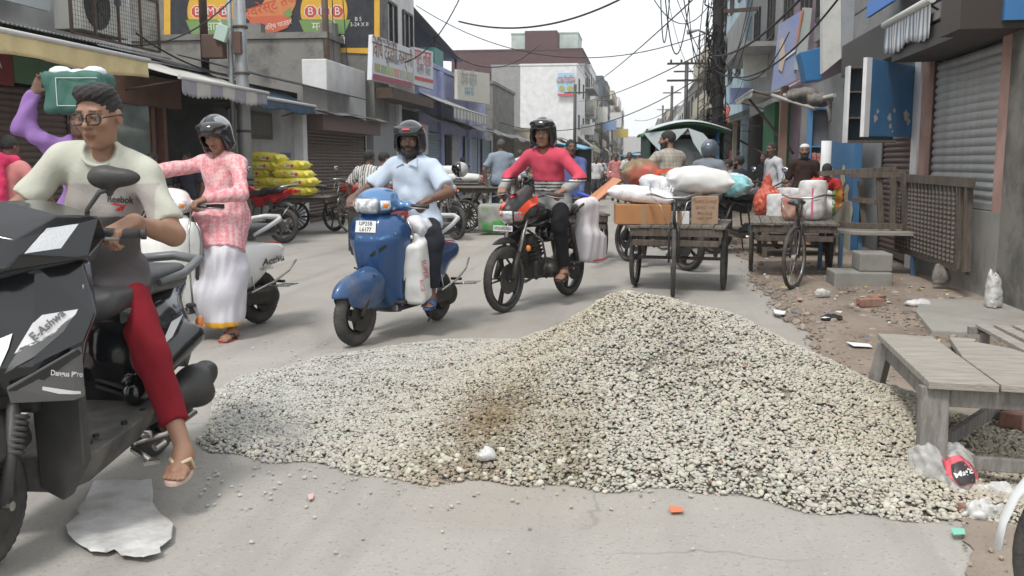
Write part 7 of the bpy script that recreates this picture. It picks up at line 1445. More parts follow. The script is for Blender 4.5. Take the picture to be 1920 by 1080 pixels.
# trolley with the seated man
tl4 = trolley('flat trolley the man in grey shirt sits on', (-3.05, 17.6, 0), RAD(-86), pf=.6, pb=-1.0, hw=.5, ax=-.25, fy=1.25, R=.31, plat_z=.84, kind='drum', bike=False)
g = SDF(); g.box((0, 0, .26), (.3, .2, .25), .05); g.fold = folds(.015, 20, 2); o = sdf_obj('hanging_sack', g, .02, mat('green_white_sack', (.3, .3, .27), .8, col2=(.06, .3, .06), scale=2.2, amt=1)); o.location = (-2.62, 16.9, .04); tag(o, 'green and white sack hung below the seated man', 'sack')
for i, (x, y, z) in enumerate(((-4.7, 21, .95), (-4.4, 21.1, 1.12), (-4.0, 21, .96))): sack('sack', ['white sack at the left of the far trolley stack', 'white sack on top of the far trolley stack', 'white sack at the right of the far trolley stack'][i], 'sack', (x, y, z), (.8, .5, .22), .1, M_sack, seed=i, seam=False, res=.03)
trolley('far trolley carrying white sacks behind the parked helmet bike', (-4.3, 21, 0), RAD(-88), pf=.7, pb=-1.0, hw=.5, R=.3, ax=-.2, plat_z=.84, bike=False, kind='drum')
# motorcycle rear load, scooter floor bag
g = SDF(); g.box((0, 0, .05), (.07, .17, .26), .05); g.box((-.03, -.05, -.16), (.075, .24, .15), .05, np.array(Matrix.Rotation(.12, 3, 'X')), k=.1); g.cap((0, .16, .26), (0, -.1, .3), .06, .04, k=.06); g.fold = lambda X, Y, Z: .007 * np.sin(Y * 38 + 3 * np.sin(Z * 5)) * (.6 - Z)
o = sdf_obj('hanging_sack', g, .012, mat('pinkish_white_sack', (.68, .64, .66), .7, grime=.1), None, None, 1); o.location = (-.52, 9.3, .62); o.rotation_euler = (0, 0, mrz); tag(o, 'white cloth sack hanging beside the black motorcycle rear wheel', 'sack'); MB().box((-.1, -.1, -.285), (.03, .3, .012)).build('red_hem', MATS['red_ink'], o)
MB().box((-.09, -.2, -.12), (.012, .05, .05)).build('blue_tag', mat('tag_blue', (.03, .12, .5), .5), o)
bp = Matrix.Translation(bloc) @ Matrix.Rotation(brz, 4, 'Z')
fb = empty('white_bag', 'white printed bag standing on the blue scooter floor', 'bag', bp @ Vector((-.215, .09, .51)), brz + .15); g = SDF(); g.box((0, 0, 0), (.085, .16, .235), .035, np.array(Matrix.Rotation(-.22, 3, 'X'))); g.cap((0, -.15, .2), (-.02, -.24, .27), .03, .018, k=.03); g.cap((0, .06, .24), (0, .15, .25), .03, .02, k=.03); g.cap((0, -.12, -.2), (-.05, -.2, -.2), .03, .018, k=.03); g.fold = folds(.004, 30, 4)
bb_ = sdf_obj('bag_body', g, .009, M_sack, fb, None, 1); tr = bvh([bb_]); text_px('SUPER', 796, 505, 12, tr, fb, mat('bag_print_red', (.6, .1, .08), .6), 80, 1.1, off=.004); text_px('RICE', 791, 535, 10, tr, fb, MATS['bag_print_red'], 80, 1.1, off=.004)
o = MB().box((0, 0, 0), (.1, .24, .3), Matrix.Rotation(-.2, 3, 'X')).build('red_carton', mat('carton_red', (.42, .03, .03), .5, grime=.15), bev=.006); o.location = bp @ Vector((-.06, .14, .78)); o.rotation_euler = (0, 0, brz); tag(o, 'red and blue carton standing behind the blue scooter apron', 'carton')
o = sack('white_parcel', 'white plastic parcel on the rider knees above the red carton', 'parcel', bp @ Vector((-.14, .0, .8)), (.2, .22, .2), brz, M_sackp, seed=9, seam=False, res=.011)
# goods on the right trolley
M_red2 = mat('orange_red_bag', (.5, .10, .06), .45, bump=.4, bscale=30)
def tub(label, c, r, hh, band=None, m=M_sack, txt=None):
    g = SDF(); g.cap((0, 0, r * .7), (0, 0, hh - r * .5), r * .93, r, k=.02); g.cap((0, 0, hh - .03), (0, 0, hh), r * .75, r * .7, k=.03); g.cut_plane((0, 0, .0), (0, 0, -1)); g.cut_plane((0, 0, hh * .96), (0, .1, 1)); g.fold = folds(.007, 44, r * 50); o = sdf_obj('grain_sack', g, .014, m, None, None, 1); o.location = c; tag(o, label, 'sack')
    if band: MB().lathe([(r * 1.005, 0), (r * 1.01, .02), (r * 1.005, .04)], (0, 0, hh * .3), (0, 0, 1), 20, a0=RAD(200), a1=RAD(340)).build('printed_band', band, o, solid=.002)
    return o
pg = lambda px, Y, z: (onY(px, 300, Y).x, Y, z)
o = tub('tall white grain sack with pink stripe on the right trolley', pg(1527, 11.3, .64), .16, .47); MB().box((-.03, -.152, .2), (.02, .006, .34)).build('pink_stripe', mat('pink_print', (.65, .1, .25), .6), o)
tub('short striped grain sack with dull red print on the right trolley', pg(1488, 11.2, .64), .12, .28, mat('red_band', (.5, .08, .06), .6), mat('striped_sack', (.42, .38, .3), .7, col2=(.5, .12, .1), scale=9)); tub('white pouch with red lid behind the tall grain sack', pg(1505, 11.9, .64), .14, .36)
o = sack('printed_bag', 'white green and yellow grocery bag leaning at the trolley right edge', 'bag', pg(1556, 11.6, .78), (.22, .16, .4), .2, mat('bag_multi', (.65, .66, .64), .6), seed=3, seam=False); tr = bvh([o]); patch_px('yellow_print', [(1566, 352), (1580, 350), (1580, 382), (1566, 395)], tr, o, pk[1], .004, 6); patch_px('green_print', [(1560, 360), (1566, 355), (1566, 400), (1560, 408)], tr, o, M_grn, .004, 6)
for i, (px, Y, r_, hh) in enumerate(((1462, 13.0, .15, .55), (1478, 13.6, .14, .62), (1500, 13.4, .14, .5))): 
    o = tub(['bulging white sack left of the striped grain sack', 'tall white sack with brown labels behind the trolley', 'white sack behind the grain sacks'][i], pg(px, Y, .35), r_, hh); MB().box((0, -r_ * 1.0, hh * .35), (.12, .02, .09)).build('brown_label', mat('label_brown', (.4, .25, .1), .6), o); 
o = sack('orange_bag', 'bright orange red plastic bag hanging left of the right trolley', 'bag', pg(1441, 13.4, .75), (.2, .16, .8), 0, M_red2, seed=6, seam=False, fold=.02); stall = empty('stall_table', 'low dark stall table holding grocery sacks', 'table', (2.2, 13.4, 0)); bx('table_top', -.6, .5, -.4, .4, .30, .34, M_wood, stall); [bx('leg', x - .03, x + .03, y - .03, y + .03, 0, .3, M_wood, stall) for x in (-.5, .4) for y in (-.3, .3)]
# ------------------------------------------------------------------ wooden frames and lattice panel by the corner shop
fr = empty('stacked_door_casings', 'stack of grey wooden door frames standing on the plank bench', 'wooden frames', (2.62, 11.3, .55))
def fb_(a, b, w=.05, h_=.06): MB().beam(a, b, w, h_).build('frame_bar', M_wood, fr, bev=.004)
for (a, b) in (((-.55, .1, .62), (.25, -.15, .68)), ((-.25, -.15, .6), (.3, -.3, .62)), ((.28, -.3, .64), (.34, -.3, .0)), ((.18, -.28, .6), (.2, -.28, .02)), ((.05, -.2, .6), (.1, -.2, .03)), ((-.12, -.05, .55), (-.05, -.05, .05)), ((-.2, -.05, .33), (.08, -.18, .3)), ((-.45, .1, .03), (.05, -.1, .03)), ((-.3, -.25, .04), (.3, -.35, .04))): fb_(a, b)
pbn = empty('plank_bench', 'grey plank bench on blue legs under the wooden frames', 'bench', (2.62, 11.2, 0)); MB().prism([(-.72, .35, .5), (-.2, -.45, .5), (.5, -.45, .5), (.55, .3, .5)], (0, 0, .04)).build('plank', M_bw, pbn, bev=.004); [MB().beam((x, y, .5), (x, y, 0), .045, .045).build('leg', mat('blue_leg', (.06, .12, .2), .6), pbn) for x, y in ((-.35, -.2), (-.18, -.36), (.4, -.36), (-.5, .2))]
la = empty('lattice_screen', 'dark lattice bench back woven with strips leaning on the shop plinth', 'lattice screen', (3.02, 9.05, .3)); L = 2.35
def lp_(name, a, b, w, h_, m=M_wood): MB().beam(a, b, w, h_).build(name, m, la, bev=.003)
lp_('top_rail', (-.06, -.12, .82), (-.06, L + .4, .83), .05, .09); lp_('bottom_rail', (0, 0, .0), (0, L, .0), .05, .06); lp_('end_post', (-.03, 0, 0), (-.05, 0, .8), .06, .06); lp_('end_post', (-.03, L, 0), (-.05, L, .8), .06, .06); lp_('end_post', (-.03, .18, 0), (-.05, .18, .8), .03, .05)
pr_ = None
for i in range(17):
    y = .3 + i * (L - .35) / 16
    if pr_ is None: pr_ = MB().beam((-.02, 0, .03), (-.045, 0, .78), .05, .018).build('strip', mat('dark_strip', (.07, .055, .045), .8, col2=(.14, .12, .10), scale=9), la); o = pr_
    else: o = pr_.copy(); C.objects.link(o); o.parent = la
    o.location = (0, y, 0)
    for j in range(15):
        if i == 0 and j == 0: blk = MB().box((-.045, .06, .06), (.012, .05, .024), .0).build('woven_block', mat('woven_pale', (.22, .19, .16), .8), la); o = blk
        else: o = blk.copy(); C.objects.link(o); o.parent = la
        o.location = (-.0013 * j, y, .046 * j)
        if i == 16: o.location.y -= .03
tag(crumple('rubbish', 'clump of dirty rags at the foot of the lattice panel', 'rag', (2.95, 9.75, .1), (.12, .1), MATS['rag_grey'], 15, .15, .015), None)
for i, (px, py, Y, w_, h_, c, lb) in enumerate(((1425, 120, 27, .9, .7, (.55, .55, .5), 'cream sign jutting out above the cloth awnings'), (1405, 180, 30, 1.2, .5, (.25, .3, .5), 'faded mauve sign below the balcony grille'), (1380, 215, 36, .9, .6, (.5, .12, .08), 'small red sign beyond the wire wrapped pole'), (1365, 190, 42, 1, 1.3, (.55, .58, .6), 'white vertical sign beyond the wire wrapped pole'), (1352, 235, 48, 1.2, .6, (.1, .25, .45), 'blue sign low on the far right side'), (1125, 215, 100, 1.6, 1.6, (.6, .6, .55), 'white cloth hung from a balcony on the left'), (1106, 205, 93, 1.2, 1.8, (.62, .6, .5), 'cream cloth hung from a balcony on the left'), (1142, 235, 115, 1.8, 1.2, (.2, .3, .5), 'blue board on the slate slab'), (1166, 250, 150, 2, 1.4, (.6, .45, .1), 'yellow board far down the left side'), (1155, 225, 130, 1.5, 2, (.6, .6, .6), 'white board far down the left side'), (1098, 243, 84, 1.5, .9, (.5, .5, .48), 'grey sign under the white block balcony'))):
    p = onY(px, py, Y); tag(MB().box((0, 0, 0), (w_, .08, h_)).build('sign_board', mat('panel_%d' % i, c, .6, grime=.3), bev=.01), lb, 'sign').location = p
# ------------------------------------------------------------------ electric rickshaws
def erick(label, loc, rz, roof, body, curtain=None, tarp=False, w=1.0, L=2.3, H_=1.78, post=None):
    t = empty('electric_rickshaw', label, 'rickshaw', loc, rz); post = post or M_dk
    for x in (-w / 2 + .05, w / 2 - .05): wheel(t, (x, -.75, .24), .24, .09, 'disc'); 
    wheel(t, (0, .95, .24), .24, .09, 'disc')
    m = MB().box((0, -.35, .38), (w, 1.7, .1)).box((0, .75, .38), (.5, .7, .08)); m.build('floor_pan', body, t, bev=.02)
    m = MB().box((0, -1.15, .7), (w, .06, .6)).box((-w / 2 + .02, -.5, .58), (.04, 1.3, .36)).box((w / 2 - .02, -.5, .58), (.04, 1.3, .36)); m.build('side_walls', body, t, bev=.01)
    MB().box((0, -.85, .72), (w - .15, .42, .12)).box((0, -1.08, 1.0), (w - .15, .08, .4)).build('seat', M_seat, t, bev=.03); MB().box((0, .4, .75), (w * .6, .35, .12)).build('driver_seat', M_seat, t, bev=.03)
    for x in (-w / 2 + .03, w / 2 - .03):
        for y in (-1.13, .3, 1.0): MB().tube([(x * (1 if y < .9 else .9), y, .4), (x * (1 if y < .9 else .85), y * .97, H_ - .08)], .022, 8).build('post', post, t)
    m = MB().sheet(lambda u, v: ((u - .5) * (w + .1), -1.25 + 2.4 * v, H_ - .1 + .13 * math.sin(math.pi * u) + .02 * math.sin(v * 9)), 12, 10); m.build('roof', roof, t, solid=.03)
    g = SDF(); g.ell((0, 1.05, .75), (.3, .14, .35)); g.cap((-.2, 1.1, 1.0), (.2, 1.1, 1.0), .06, k=.05); sdf_obj('front_nose', g, .025, body, t); MB().ell((0, 1.18, .82), (.1, .05, .1), 12).build('headlight', M_lens, t)
    MB().sheet(lambda u, v: ((u - .5) * w * .8, 1.08 - .1 * v, 1.05 + .6 * v), 4, 4).build('windscreen', mat('dull_glass', (.2, .22, .22), .1, alpha=.5), t, solid=.005)
    if curtain:
        for x in (-w / 2, w / 2): MB().sheet(lambda u, v: (x + .012 * math.sin(u * 30), -1.15 + 1.5 * u, .75 + (H_ - .85) * v), 20, 3).build('side_curtain', curtain, t, solid=.01)
        MB().sheet(lambda u, v: ((u - .5) * w, -1.17, .95 + (H_ - 1.05) * v), 10, 3).build('back_curtain', curtain, t, solid=.01)
    return t
er = erick('green covered rickshaw with pale plastic sheet over its roof', (.62, 15.4, 0), RAD(4), mat('green_canvas', (.05, .2, .09), .8, grime=.3), mat('rickshaw_blue', (.04, .14, .32), .5), curtain=None, w=1.12, H_=1.84, post=mat('rickshaw_blue', (.04, .14, .32), .5))
er.rotation_euler[2] = RAD(184); MB().box((0, .0, 1.2), (1.0, .04, 1.1)).build('dark_curtain', mat('maroon_dark', (.03, .015, .015), .9), er) if False else None
for x in (-.55, .55): MB().sheet(lambda u, v: (x, -1.1 + 2.0 * u, .6 + 1.15 * v), 4, 4).build('side_curtain', mat('dark_green_tarp', (.015, .05, .035), .8), er, solid=.01)
MB().sheet(lambda u, v: ((u - .5) * 1.1, -.2, .5 + 1.25 * v), 4, 4).build('inner_curtain', mat('maroon_dark', (.03, .015, .015), .9), er, solid=.01)
M_tarp = mat('pale_tarp', (.50, .56, .56), .55, col2=(.42, .48, .48), scale=5, bump=.4, bscale=20)
ew = er.matrix_basis
for k, pts in enumerate(([(1207, 250), (1290, 240), (1262, 268), (1238, 284), (1222, 268)], [(1290, 240), (1318, 250), (1338, 272), (1330, 280), (1316, 292), (1300, 268)])):
    q = [onY(*p, 14.15) for p in pts]; o = MB().prism([ew.inverted() @ v for v in q], (0, .02, 0)).build('plastic_tarp', M_tarp, er)
MB().sheet(lambda u, v: ((u - .5) * 1.2, .2 + 1.08 * v, 1.79 + .13 * math.sin(math.pi * u) - .02 * math.sin(v * 8)), 12, 8).build('roof_tarp', M_tarp, er, solid=.01)
er2 = erick('rickshaw with light blue roof and black curtains behind the man in blue', (-2.15, 26.5, 0), RAD(185), mat('sky_blue_roof', (.12, .38, .55), .5), M_blk, curtain=mat('black_curtain', (.012, .012, .013), .8), w=1.05); er2.rotation_euler[2] = RAD(170)
for i, (px, Y) in enumerate(((1180, 60), (1215, 70), (1196, 48))): again(er2, ['far blue roofed rickshaw left of the tarp', 'farthest blue roofed rickshaw down the street', 'blue roofed rickshaw behind the walking men'][i], (onY(px, 300, Y).x, Y, 0), RAD([180, 176, 184][i]))
# ------------------------------------------------------------------ other bikes
def two(px1, py1, px2, py2):
    a, b = G(px1, py1), G(px2, py2); u = Vector((a.x - b.x, a.y - b.y)).normalized(); return ((a.x + b.x) / 2, (a.y + b.y) / 2, 0), math.atan2(-u.x, u.y)
M_tk = mat('purple_black_tank', (.03, .03, .06), .2, coat=.6); M_tkr = mat('red_tank', (.35, .015, .02), .2, coat=.6); M_tkb = mat('black_tank2', (.015, .015, .016), .2, coat=.6, grime=.3)
u = Vector((-.72, 1.0)).normalized(); pm_loc = (.22, 11.95, 0); pm_rz = math.atan2(-u.x, u.y)
pm = alloy_bike('dark purple motorcycle of the bearded man behind the middle trolley', pm_loc, pm_rz, M_tk, cowl=True, mirrors=False)
rb1 = alloy_bike('red tanked motorcycle with round mirror parked before the brown shutter', (-5.25, 16.95, 0), RAD(62), M_tkr, cowl=False, kind='drum')
bk2 = alloy_bike('parked grey motorcycle with a helmet hung on its mirror', (-3.42, 16.1, 0), RAD(28), M_tkb, cowl=False, steer=.3, mirrors=True)
bk2.rotation_euler[2] = RAD(205)
hm_ = SDF(); hm_.ell((0, 0, 0), (.13, .15, .135)); hm_.cut_ell((-.02, .06, -.04), (.1, .13, .11)); o = sdf_obj('helmet', hm_, .012, M_helmet, None, lambda V: np.where((V[:, 1:2] < -.0) , np.array([[.42, .42, .42]]), np.array([[.02, .02, .022]]))); o.location = onY(862, 318, 16.0); o.rotation_euler = (0, .3, 1.9); tag(o, 'black and silver helmet resting on the parked grey motorcycle', 'helmet')
pk2 = again(bk2, 'black motorcycle parked beside the red tanked one', (-4.7, 18.4, 0), RAD(70)); again(bk2, 'black motorcycle loaded with a cyan bag right of the middle trolley', (1.62, 14.0, 0), RAD(-62)); again(rb1, 'motorcycle behind the white scooter seat beside the yellow bag trolley', (-6.35, 14.7, 0), RAD(75))
sack('cyan_bag', 'white bag with cyan stripes on the black motorcycle right of the middle trolley', 'bag', (1.3, 13.75, .98), (.52, .4, .34), -.3, mat('white_cyan_bag', (.62, .68, .70), .5, col2=(.25, .55, .58), scale=2.6, amt=1.1), seed=8, seam=False, res=.02, fold=.02)
ws_b, _, _ = activa('white scooter parked far behind the walking men', (-2.0, 44, 0), RAD(170), M_wht)
rr = random.Random(8); lab_c = ['first', 'second', 'third', 'fourth', 'fifth', 'sixth', 'seventh', 'eighth', 'ninth', 'tenth']
kind_ = [('black', bk2), ('red', rb1), ('white', ws_b)]
spots = [(1122, 34), (1132, 38), (1126, 44), (1140, 42), (1146, 50), (1152, 58), (1160, 66), (1138, 54), (1175, 75), (1168, 85), (900, 27), (940, 30), (985, 27), (1330, 28), (1352, 25)]
for i, (px, Y) in enumerate(spots):
    kd = kind_[i % 3]; side = 'left' if px < 1200 else 'right'
    again(kd[1], '%s two wheeler number %s in the far %s traffic' % (kd[0], '', side) if False else '%s two wheeler %s' % (kd[0], ['just right of the rickshaw curtain', 'behind the curtain edge', 'with riders far off', 'behind the pink shirted walker', 'deep in the left traffic', 'further in the left traffic', 'deepest white in the left traffic', 'among distant left shops', 'near the vanishing point', 'nearest the vanishing point', 'behind the seated striped man', 'behind the grey shirted man', 'ridden by the man in pale shirt', 'parked at the wire pole foot', 'parked by the sitting men'][i]), (onY(px, 300, Y).x, Y, 0), rr.uniform(2.6, 3.6))
# ------------------------------------------------------------------ people round about
def at(px, Y, z=0.): p = onY(px, 305, Y); return (p.x, p.y, z)
def stand(label, px, Y, rz, H_=1., **k):
    kw = dict(pel=(0, 0, .9), neck=(0, .02, 1.4), res=.014, cres=.016, modeL='relax', modeR='relax', handupL=(-1, 0, 0), handupR=(1, 0, 0)); kw.update(k)
    if k.pop('walk', 0): kw.update(footL=(-.1, .28, .1), footR=(.1, -.25, .14)); kw.pop('walk')
    o, i = person(label, at(px, Y), rz, **kw); o.scale = (H_,) * 3; return o, i
PI = math.pi
# boy with pink scarf seen from behind at the left edge
stand('boy in pink shirt with a magenta scarf seen from behind at the left edge', 12, 8.2, RAD(-8), .93, shirt=(.62, .25, .24), hair=True, skin='dark', trousers=(.05, .05, .07), head_pitch=.2, handR=(.3, .3, .95), elR=(.8, -.5, -.3), modeR='hold')
pbx = bpy.data.objects[-1] if False else None
b_ = [o for o in C.objects if o.get('label', '').startswith('boy in pink')][0]; g = SDF(); g.chain([(-.1, .02, 1.42), (.02, -.1, 1.43), (.11, .02, 1.41)], [.05, .055, .05], k=.03); g.chain([(.02, -.11, 1.42), (.06, -.16, 1.2), (.06, -.155, .95)], [.05, .055, .05], k=.03); g.fold = folds(.012, 45, 1); sdf_obj('scarf', g, .011, M_cloth, b_, (.66, .05, .14))
po, pi_ = stand('man in purple shirt carrying a green bag on his head', 155, 6.6, RAD(205), 1.0, shirt=(.27, .15, .38), sleeve='long', skin='dark', handR=(.3, .0, 1.8), handL=None, elR=(1, 0, -.2), modeR='flat', handupR=(0, -1, 0), pel=(0, 0, .95), neck=(0, .0, 1.455), sfold=.02, cap=(.7, .7, .7), hair=False, slv=1.25)
gb = empty('green_bag', 'green woven shopping bag with white bundles carried on the purple shirted man head', 'bag', onY(150, 175, 6.6) + Vector((.0, 0, 0)), RAD(8)); g = SDF(); g.box((0, 0, 0), (.215, .15, .15), .04); g.fold = folds(.012, 22, 5); gbb = sdf_obj('bag_body', g, .012, mat('green_woven', (.035, .11, .085), .7, col2=(.05, .15, .12), scale=5, bump=.3, bscale=120), gb)
for i, (x, z) in enumerate(((-.13, .15), (.0, .13), (.12, .15))): MB().ell((x, 0, z), (.085, .1, .05), 12).build('white_bundle', M_sackp, gb)
m = MB()
for a, b in (((-.1, -.1), (-.1, .1)), ((-.1, .1), (.2, .1)), ((-.1, -.1), (.2, -.1))): m.beam((a[0], -.158, a[1]), (b[0], -.158, b[1]), .006, .004)
m.build('stitching', M_pap, gb)
# people inside dark shops on the left
stand('man in black sitting in the dark shop behind the boy', 290, 12.4, RAD(170), .86, shirt=(.03, .03, .03), skin='dark'); stand('shopkeeper in the dark shop behind the kurta man', 352, 13.6, RAD(175), .88, shirt=(.05, .05, .07), skin='dark')
# seated men with striped and white shirts by the left shops
def striped(V): c = np.tile(np.array((.66, .64, .60)), (len(V), 1)); c[np.sin(V[:, 0] * 150) > .35] = (.06, .06, .07); return c
def sit(label, px, Y, rz, zs, **k):
    kw = dict(pel=(0, 0, zs + .12), neck=(0, .04, zs + .6), footL=(-.12, .5, zs - .35), footR=(.12, .5, zs - .35), knL=(0, .6, 1), knR=(0, .6, 1), res=.014, cres=.015, handL=(-.2, .3, zs + .2), handR=(.2, .3, zs + .2), modeL='relax', modeR='relax'); kw.update(k); return person(label, at(px, Y), rz, **kw)
sit('man in black and white striped shirt sitting with his back turned', 688, 13.6, RAD(-15), .62, shirt=striped, trousers=(.2, .26, .36), skin='dark', handL=(-.35, .12, .72), elL=(-1, -.3, 0)); sit('man in white shirt facing right beside the striped shirt', 713, 14.4, RAD(-60), .6, shirt=(.6, .6, .58), skin='mid', handR=(.15, .25, 1.12), head_yaw=.2)
tag(bx('low_stool', at(688, 13.6)[0] - .25, at(688, 13.6)[0] + .35, 13.4, 14.7, 0, .6, M_blk), 'black parked seat under the striped and white shirted men', 'stool')
sit('man in grey blue shirt sitting on the flat trolley with his back turned', 940, 17.3, RAD(10), .86, shirt=(.24, .28, .34), trousers=(.1, .14, .24), skin='dark', hair=True, bald=True, handL=(-.28, .0, .92), elL=(-1, -.3, 0), handR=(.3, .25, .95), fat=.02)
sit('man in pale shirt riding away behind the flat trolley', 975, 27.2, RAD(5), .8, shirt=(.62, .66, .72), bald=True, skin='mid'); sit('person in grey striped shirt sitting before the blue shutter', 870, 30, RAD(60), .6, shirt=(.3, .3, .3), skin='dark', res=.02, cres=.02)
stand('man in blue sweater pushing an orange plank behind the motorcycle rider', 1070, 13.2, RAD(190), .97, shirt=(.10, .13, .28), sleeve='long', skin='dark', handL=(-.12, .33, .86), handR=(.2, .3, .92), elL=(-.8, -.5, -.4), modeL='grip', modeR='grip', head_yaw=.1)
q = [Vector(onY(1082, 386, 11.2)), Vector(onY(1150, 332, 13.2)), Vector(onY(1166, 337, 13.1)), Vector(onY(1094, 398, 11.1))]; tag(MB().prism(q, (0, 0, -.035)).build('orange_plank', mat('orange_wood', (.55, .24, .12), .6, col2=(.5, .2, .1), scale=3), bev=.003), 'orange varnished plank sticking out behind the motorcycle', 'plank')
o = MB().tube([onY(1083, 362, 12.7), onY(1104, 368, 12.7), onY(1108, 382, 12.7)], .025, 8).build('bent_pipe', mat('handle_blue', (.03, .08, .45), .5)); tag(o, 'blue bent handle held by the man in blue sweater', 'handle'); 
hc_ = trolley('pedal trolley under the orange plank pushed by the man in blue', (onY(1100, 300, 13).x, 12.9, 0), RAD(190), pf=.3, pb=-.5, hw=.3, ax=-.1, fy=.5, plat_z=.6, bike=False, R=.28)
stand('man in pink shirt walking toward the camera down the street', 1155, 31, PI, .96, shirt=(.55, .22, .21), sleeve='long', trousers=(.03, .035, .05), skin='dark', walk=1, shoes=(.03, .03, .03), head_yaw=-.3); stand('man in white tee with mauve neck scarf walking beside the pink shirt', 1180, 28.5, PI, .97, shirt=(.6, .6, .58), trousers=(.03, .12, .16), bald=True, skin='dark', walk=1, fat=.04)
sc_o = [o for o in C.objects if o.get('label', '').startswith('man in white tee')][0]; g = SDF(); g.chain([(-.1, .03, 1.42), (0, -.06, 1.43), (.1, .05, 1.41), (.11, .12, 1.2)], [.04, .045, .04, .04], k=.03); sdf_obj('scarf', g, .014, M_cloth, sc_o, (.42, .28, .34))
stand('bare chested man far behind the white tee', 1196, 46, PI, .95, shirt=(.28, .17, .12), trousers=(.5, .45, .35), skin='dark', bald=True)
# bearded rider behind the middle trolley
bm_, bmi = person('bearded man in beige checked shirt in profile on the purple motorcycle', pm_loc, pm_rz, (0, -.3, .95), (0, -.2, 1.42), head_yaw=.75, head_pitch=.1, handL=(-.32, .13, 1.06), handR=(.32, .13, 1.06), elL=(-.9, -.3, -.5), elR=(.9, -.3, -.5), footL=(-.28, -.05, .2), footR=(.28, 0, .09), knL=(-.5, 1, .3), knR=(.6, 1, .3), skin='mid', res=.009, cres=.013, eyes=True, beard=1, shirt=lambda V: np.tile(np.array((.40, .36, .31)), (len(V), 1)) * (1 - .25 * ((np.sin(V[:, 0:1] * 130) > .6) | (np.sin(V[:, 2:3] * 130) > .6))), trousers=(.33, .15, .11) if False else (.2, .12, .09), shoes=(.35, .35, .34), sleeve='half')
sit('rider in grey blue helmet hidden behind the plump sack', 1327, 13.6, RAD(-30), .72, shirt=(.2, .22, .25), helmet='half')
hm2 = [o for o in C.objects if o.get('label', '').startswith('rider in grey blue')][0]
for ch in hm2.children:
    if ch.name.startswith('helmet'): 
        a = ch.data.color_attributes['Col']; a.data.foreach_set('color', np.tile(np.array((.09, .11, .14, 1), np.float32), len(ch.data.vertices)))
sit('man with dark beard and dark shirt sitting at the wire pole foot', 1392, 17, RAD(60), .55, shirt=(.04, .045, .06), beard=1, trousers=(.04, .1, .25), skin='mid'); sit('man in grey shirt sitting left of the dark bearded man', 1372, 18.5, RAD(80), .5, shirt=(.3, .3, .3), skin='mid'); sit('person in blue shirt sitting beyond the grey shirted man', 1362, 22, RAD(100), .6, shirt=(.2, .36, .5), skin='dark')
stand('man in white sweatshirt standing by the green shop', 1452, 15.5, RAD(110), .97, shirt=(.52, .52, .54), sleeve='long', skin='dark', trousers=(.25, .25, .28), head_yaw=.3); stand('woman in dark dress behind the white sweatshirt', 1437, 19, RAD(120), .9, shirt=(.02, .02, .025), skin='dark')
stand('man in brown kurta and white skullcap at the grocery shelf', 1508, 15.2, RAD(170), .95, shirt=(.05, .028, .022), sleeve='half', kurta=[(0, 0, .95), (0, 0, .75), (0, 0, .6)], skin='mid', beard=1, cap=(.72, .72, .72), trousers=(.05, .03, .025), hair=False)
stand('boy in red shirt bending over the goods', 1545, 14.4, RAD(175), .9, pel=(0, -.1, .85), neck=(-.02, .28, 1.16), shirt=(.55, .05, .05), skin='dark', handL=(-.15, .5, .8), handR=(.2, .45, .8), head_pitch=.9); stand('person in pale blue shirt behind the bending boy', 1566, 15.6, RAD(180), .85, shirt=(.4, .46, .55), skin='dark')
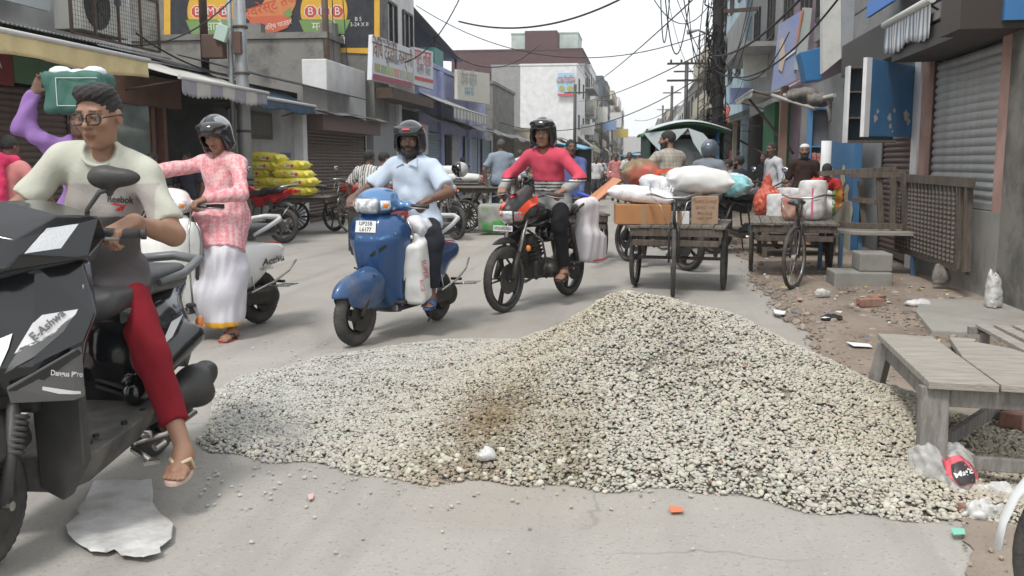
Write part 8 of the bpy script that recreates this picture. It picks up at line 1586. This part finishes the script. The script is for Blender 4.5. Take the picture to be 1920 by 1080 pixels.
# riders and walkers far off
rr = random.Random(9)
cl = [(.6, .6, .6), (.5, .5, .52), (.1, .12, .2), (.55, .2, .15), (.25, .3, .4), (.6, .58, .5), (.05, .05, .06), (.45, .3, .2)]
fl = [(1118, 33, 'white shirted rider right of the rickshaw curtain'), (1128, 42, 'grey shirted rider behind the rickshaw'), (1136, 52, 'navy shirted rider in the far traffic'), (1148, 61, 'brick red shirted rider in the far traffic'), (1164, 72, 'slate shirted rider in the far traffic'), (1170, 90, 'cream shirted rider near the vanishing point'), (1210, 52, 'dark shirted walker left of the tarp rickshaw'), (1000, 33, 'tan shirted walker beside the beige awning')]
for i, (px, Y, lb) in enumerate(fl): stand(lb, px, Y, PI + rr.uniform(-.4, .4), .95 if i > 5 else .9, shirt=cl[i], res=.028, cres=.026, skin='dark', sleeve='half')
src = [o for o in C.objects if o.get('label', '') == 'tan shirted walker beside the beige awning'][0]; Vs, Fs, Cs, off = [], [], [], 0; rq = np.random.default_rng(5)
for i in range(46):
    Y = rq.uniform(55, 160); X = rq.uniform(-4.6, 2.2); X = X if abs(X + .8) > .9 else X - 2; s_ = rq.uniform(.72, .97); a = rq.uniform(0, 6.28); cl_ = rq.uniform(.05, .6, 3) * rq.uniform(.5, 1)
    for o in (src,) + tuple(src.children):
        me = o.data; v = np.empty(len(me.vertices) * 3, np.float32); me.vertices.foreach_get('co', v); v = v.reshape(-1, 3) * s_; q = np.empty(len(me.loops), np.int32); me.loops.foreach_get('vertex_index', q)
        v = np.stack([v[:, 0] * math.cos(a) - v[:, 1] * math.sin(a) + X, v[:, 0] * math.sin(a) + v[:, 1] * math.cos(a) + Y, v[:, 2]], 1); Vs.append(v); Fs.append(q.reshape(-1, 4) + off); off += len(v)
        Cs.append(np.tile(cl_ if o.name.startswith('shirt') else ((.12, .07, .05) if o == src else (.05, .05, .06)), (len(v), 1)))
o = npmesh('distant_crowd', np.concatenate(Vs), np.concatenate(Fs), M_cloth, None, np.concatenate(Cs)); tag(o, 'distant crowd of shoppers and riders filling the far street', 'crowd', None, 'stuff')
# ------------------------------------------------------------------ haze
hz = MB().box((-5, 190, 14.5), (130, 470, 31.2)).build('haze', []); hz['kind'] = 'stuff'
hm = bpy.data.materials.new('haze_air'); hm.use_nodes = True; n = hm.node_tree.nodes; n.clear(); pv = n.new('ShaderNodeVolumePrincipled'); pv.inputs['Color'].default_value = (.93, .95, .97, 1); pv.inputs['Density'].default_value = .0010; pv.inputs['Anisotropy'].default_value = .2; ou = n.new('ShaderNodeOutputMaterial'); hm.node_tree.links.new(pv.outputs[0], ou.inputs['Volume']); hz.data.materials.append(hm)
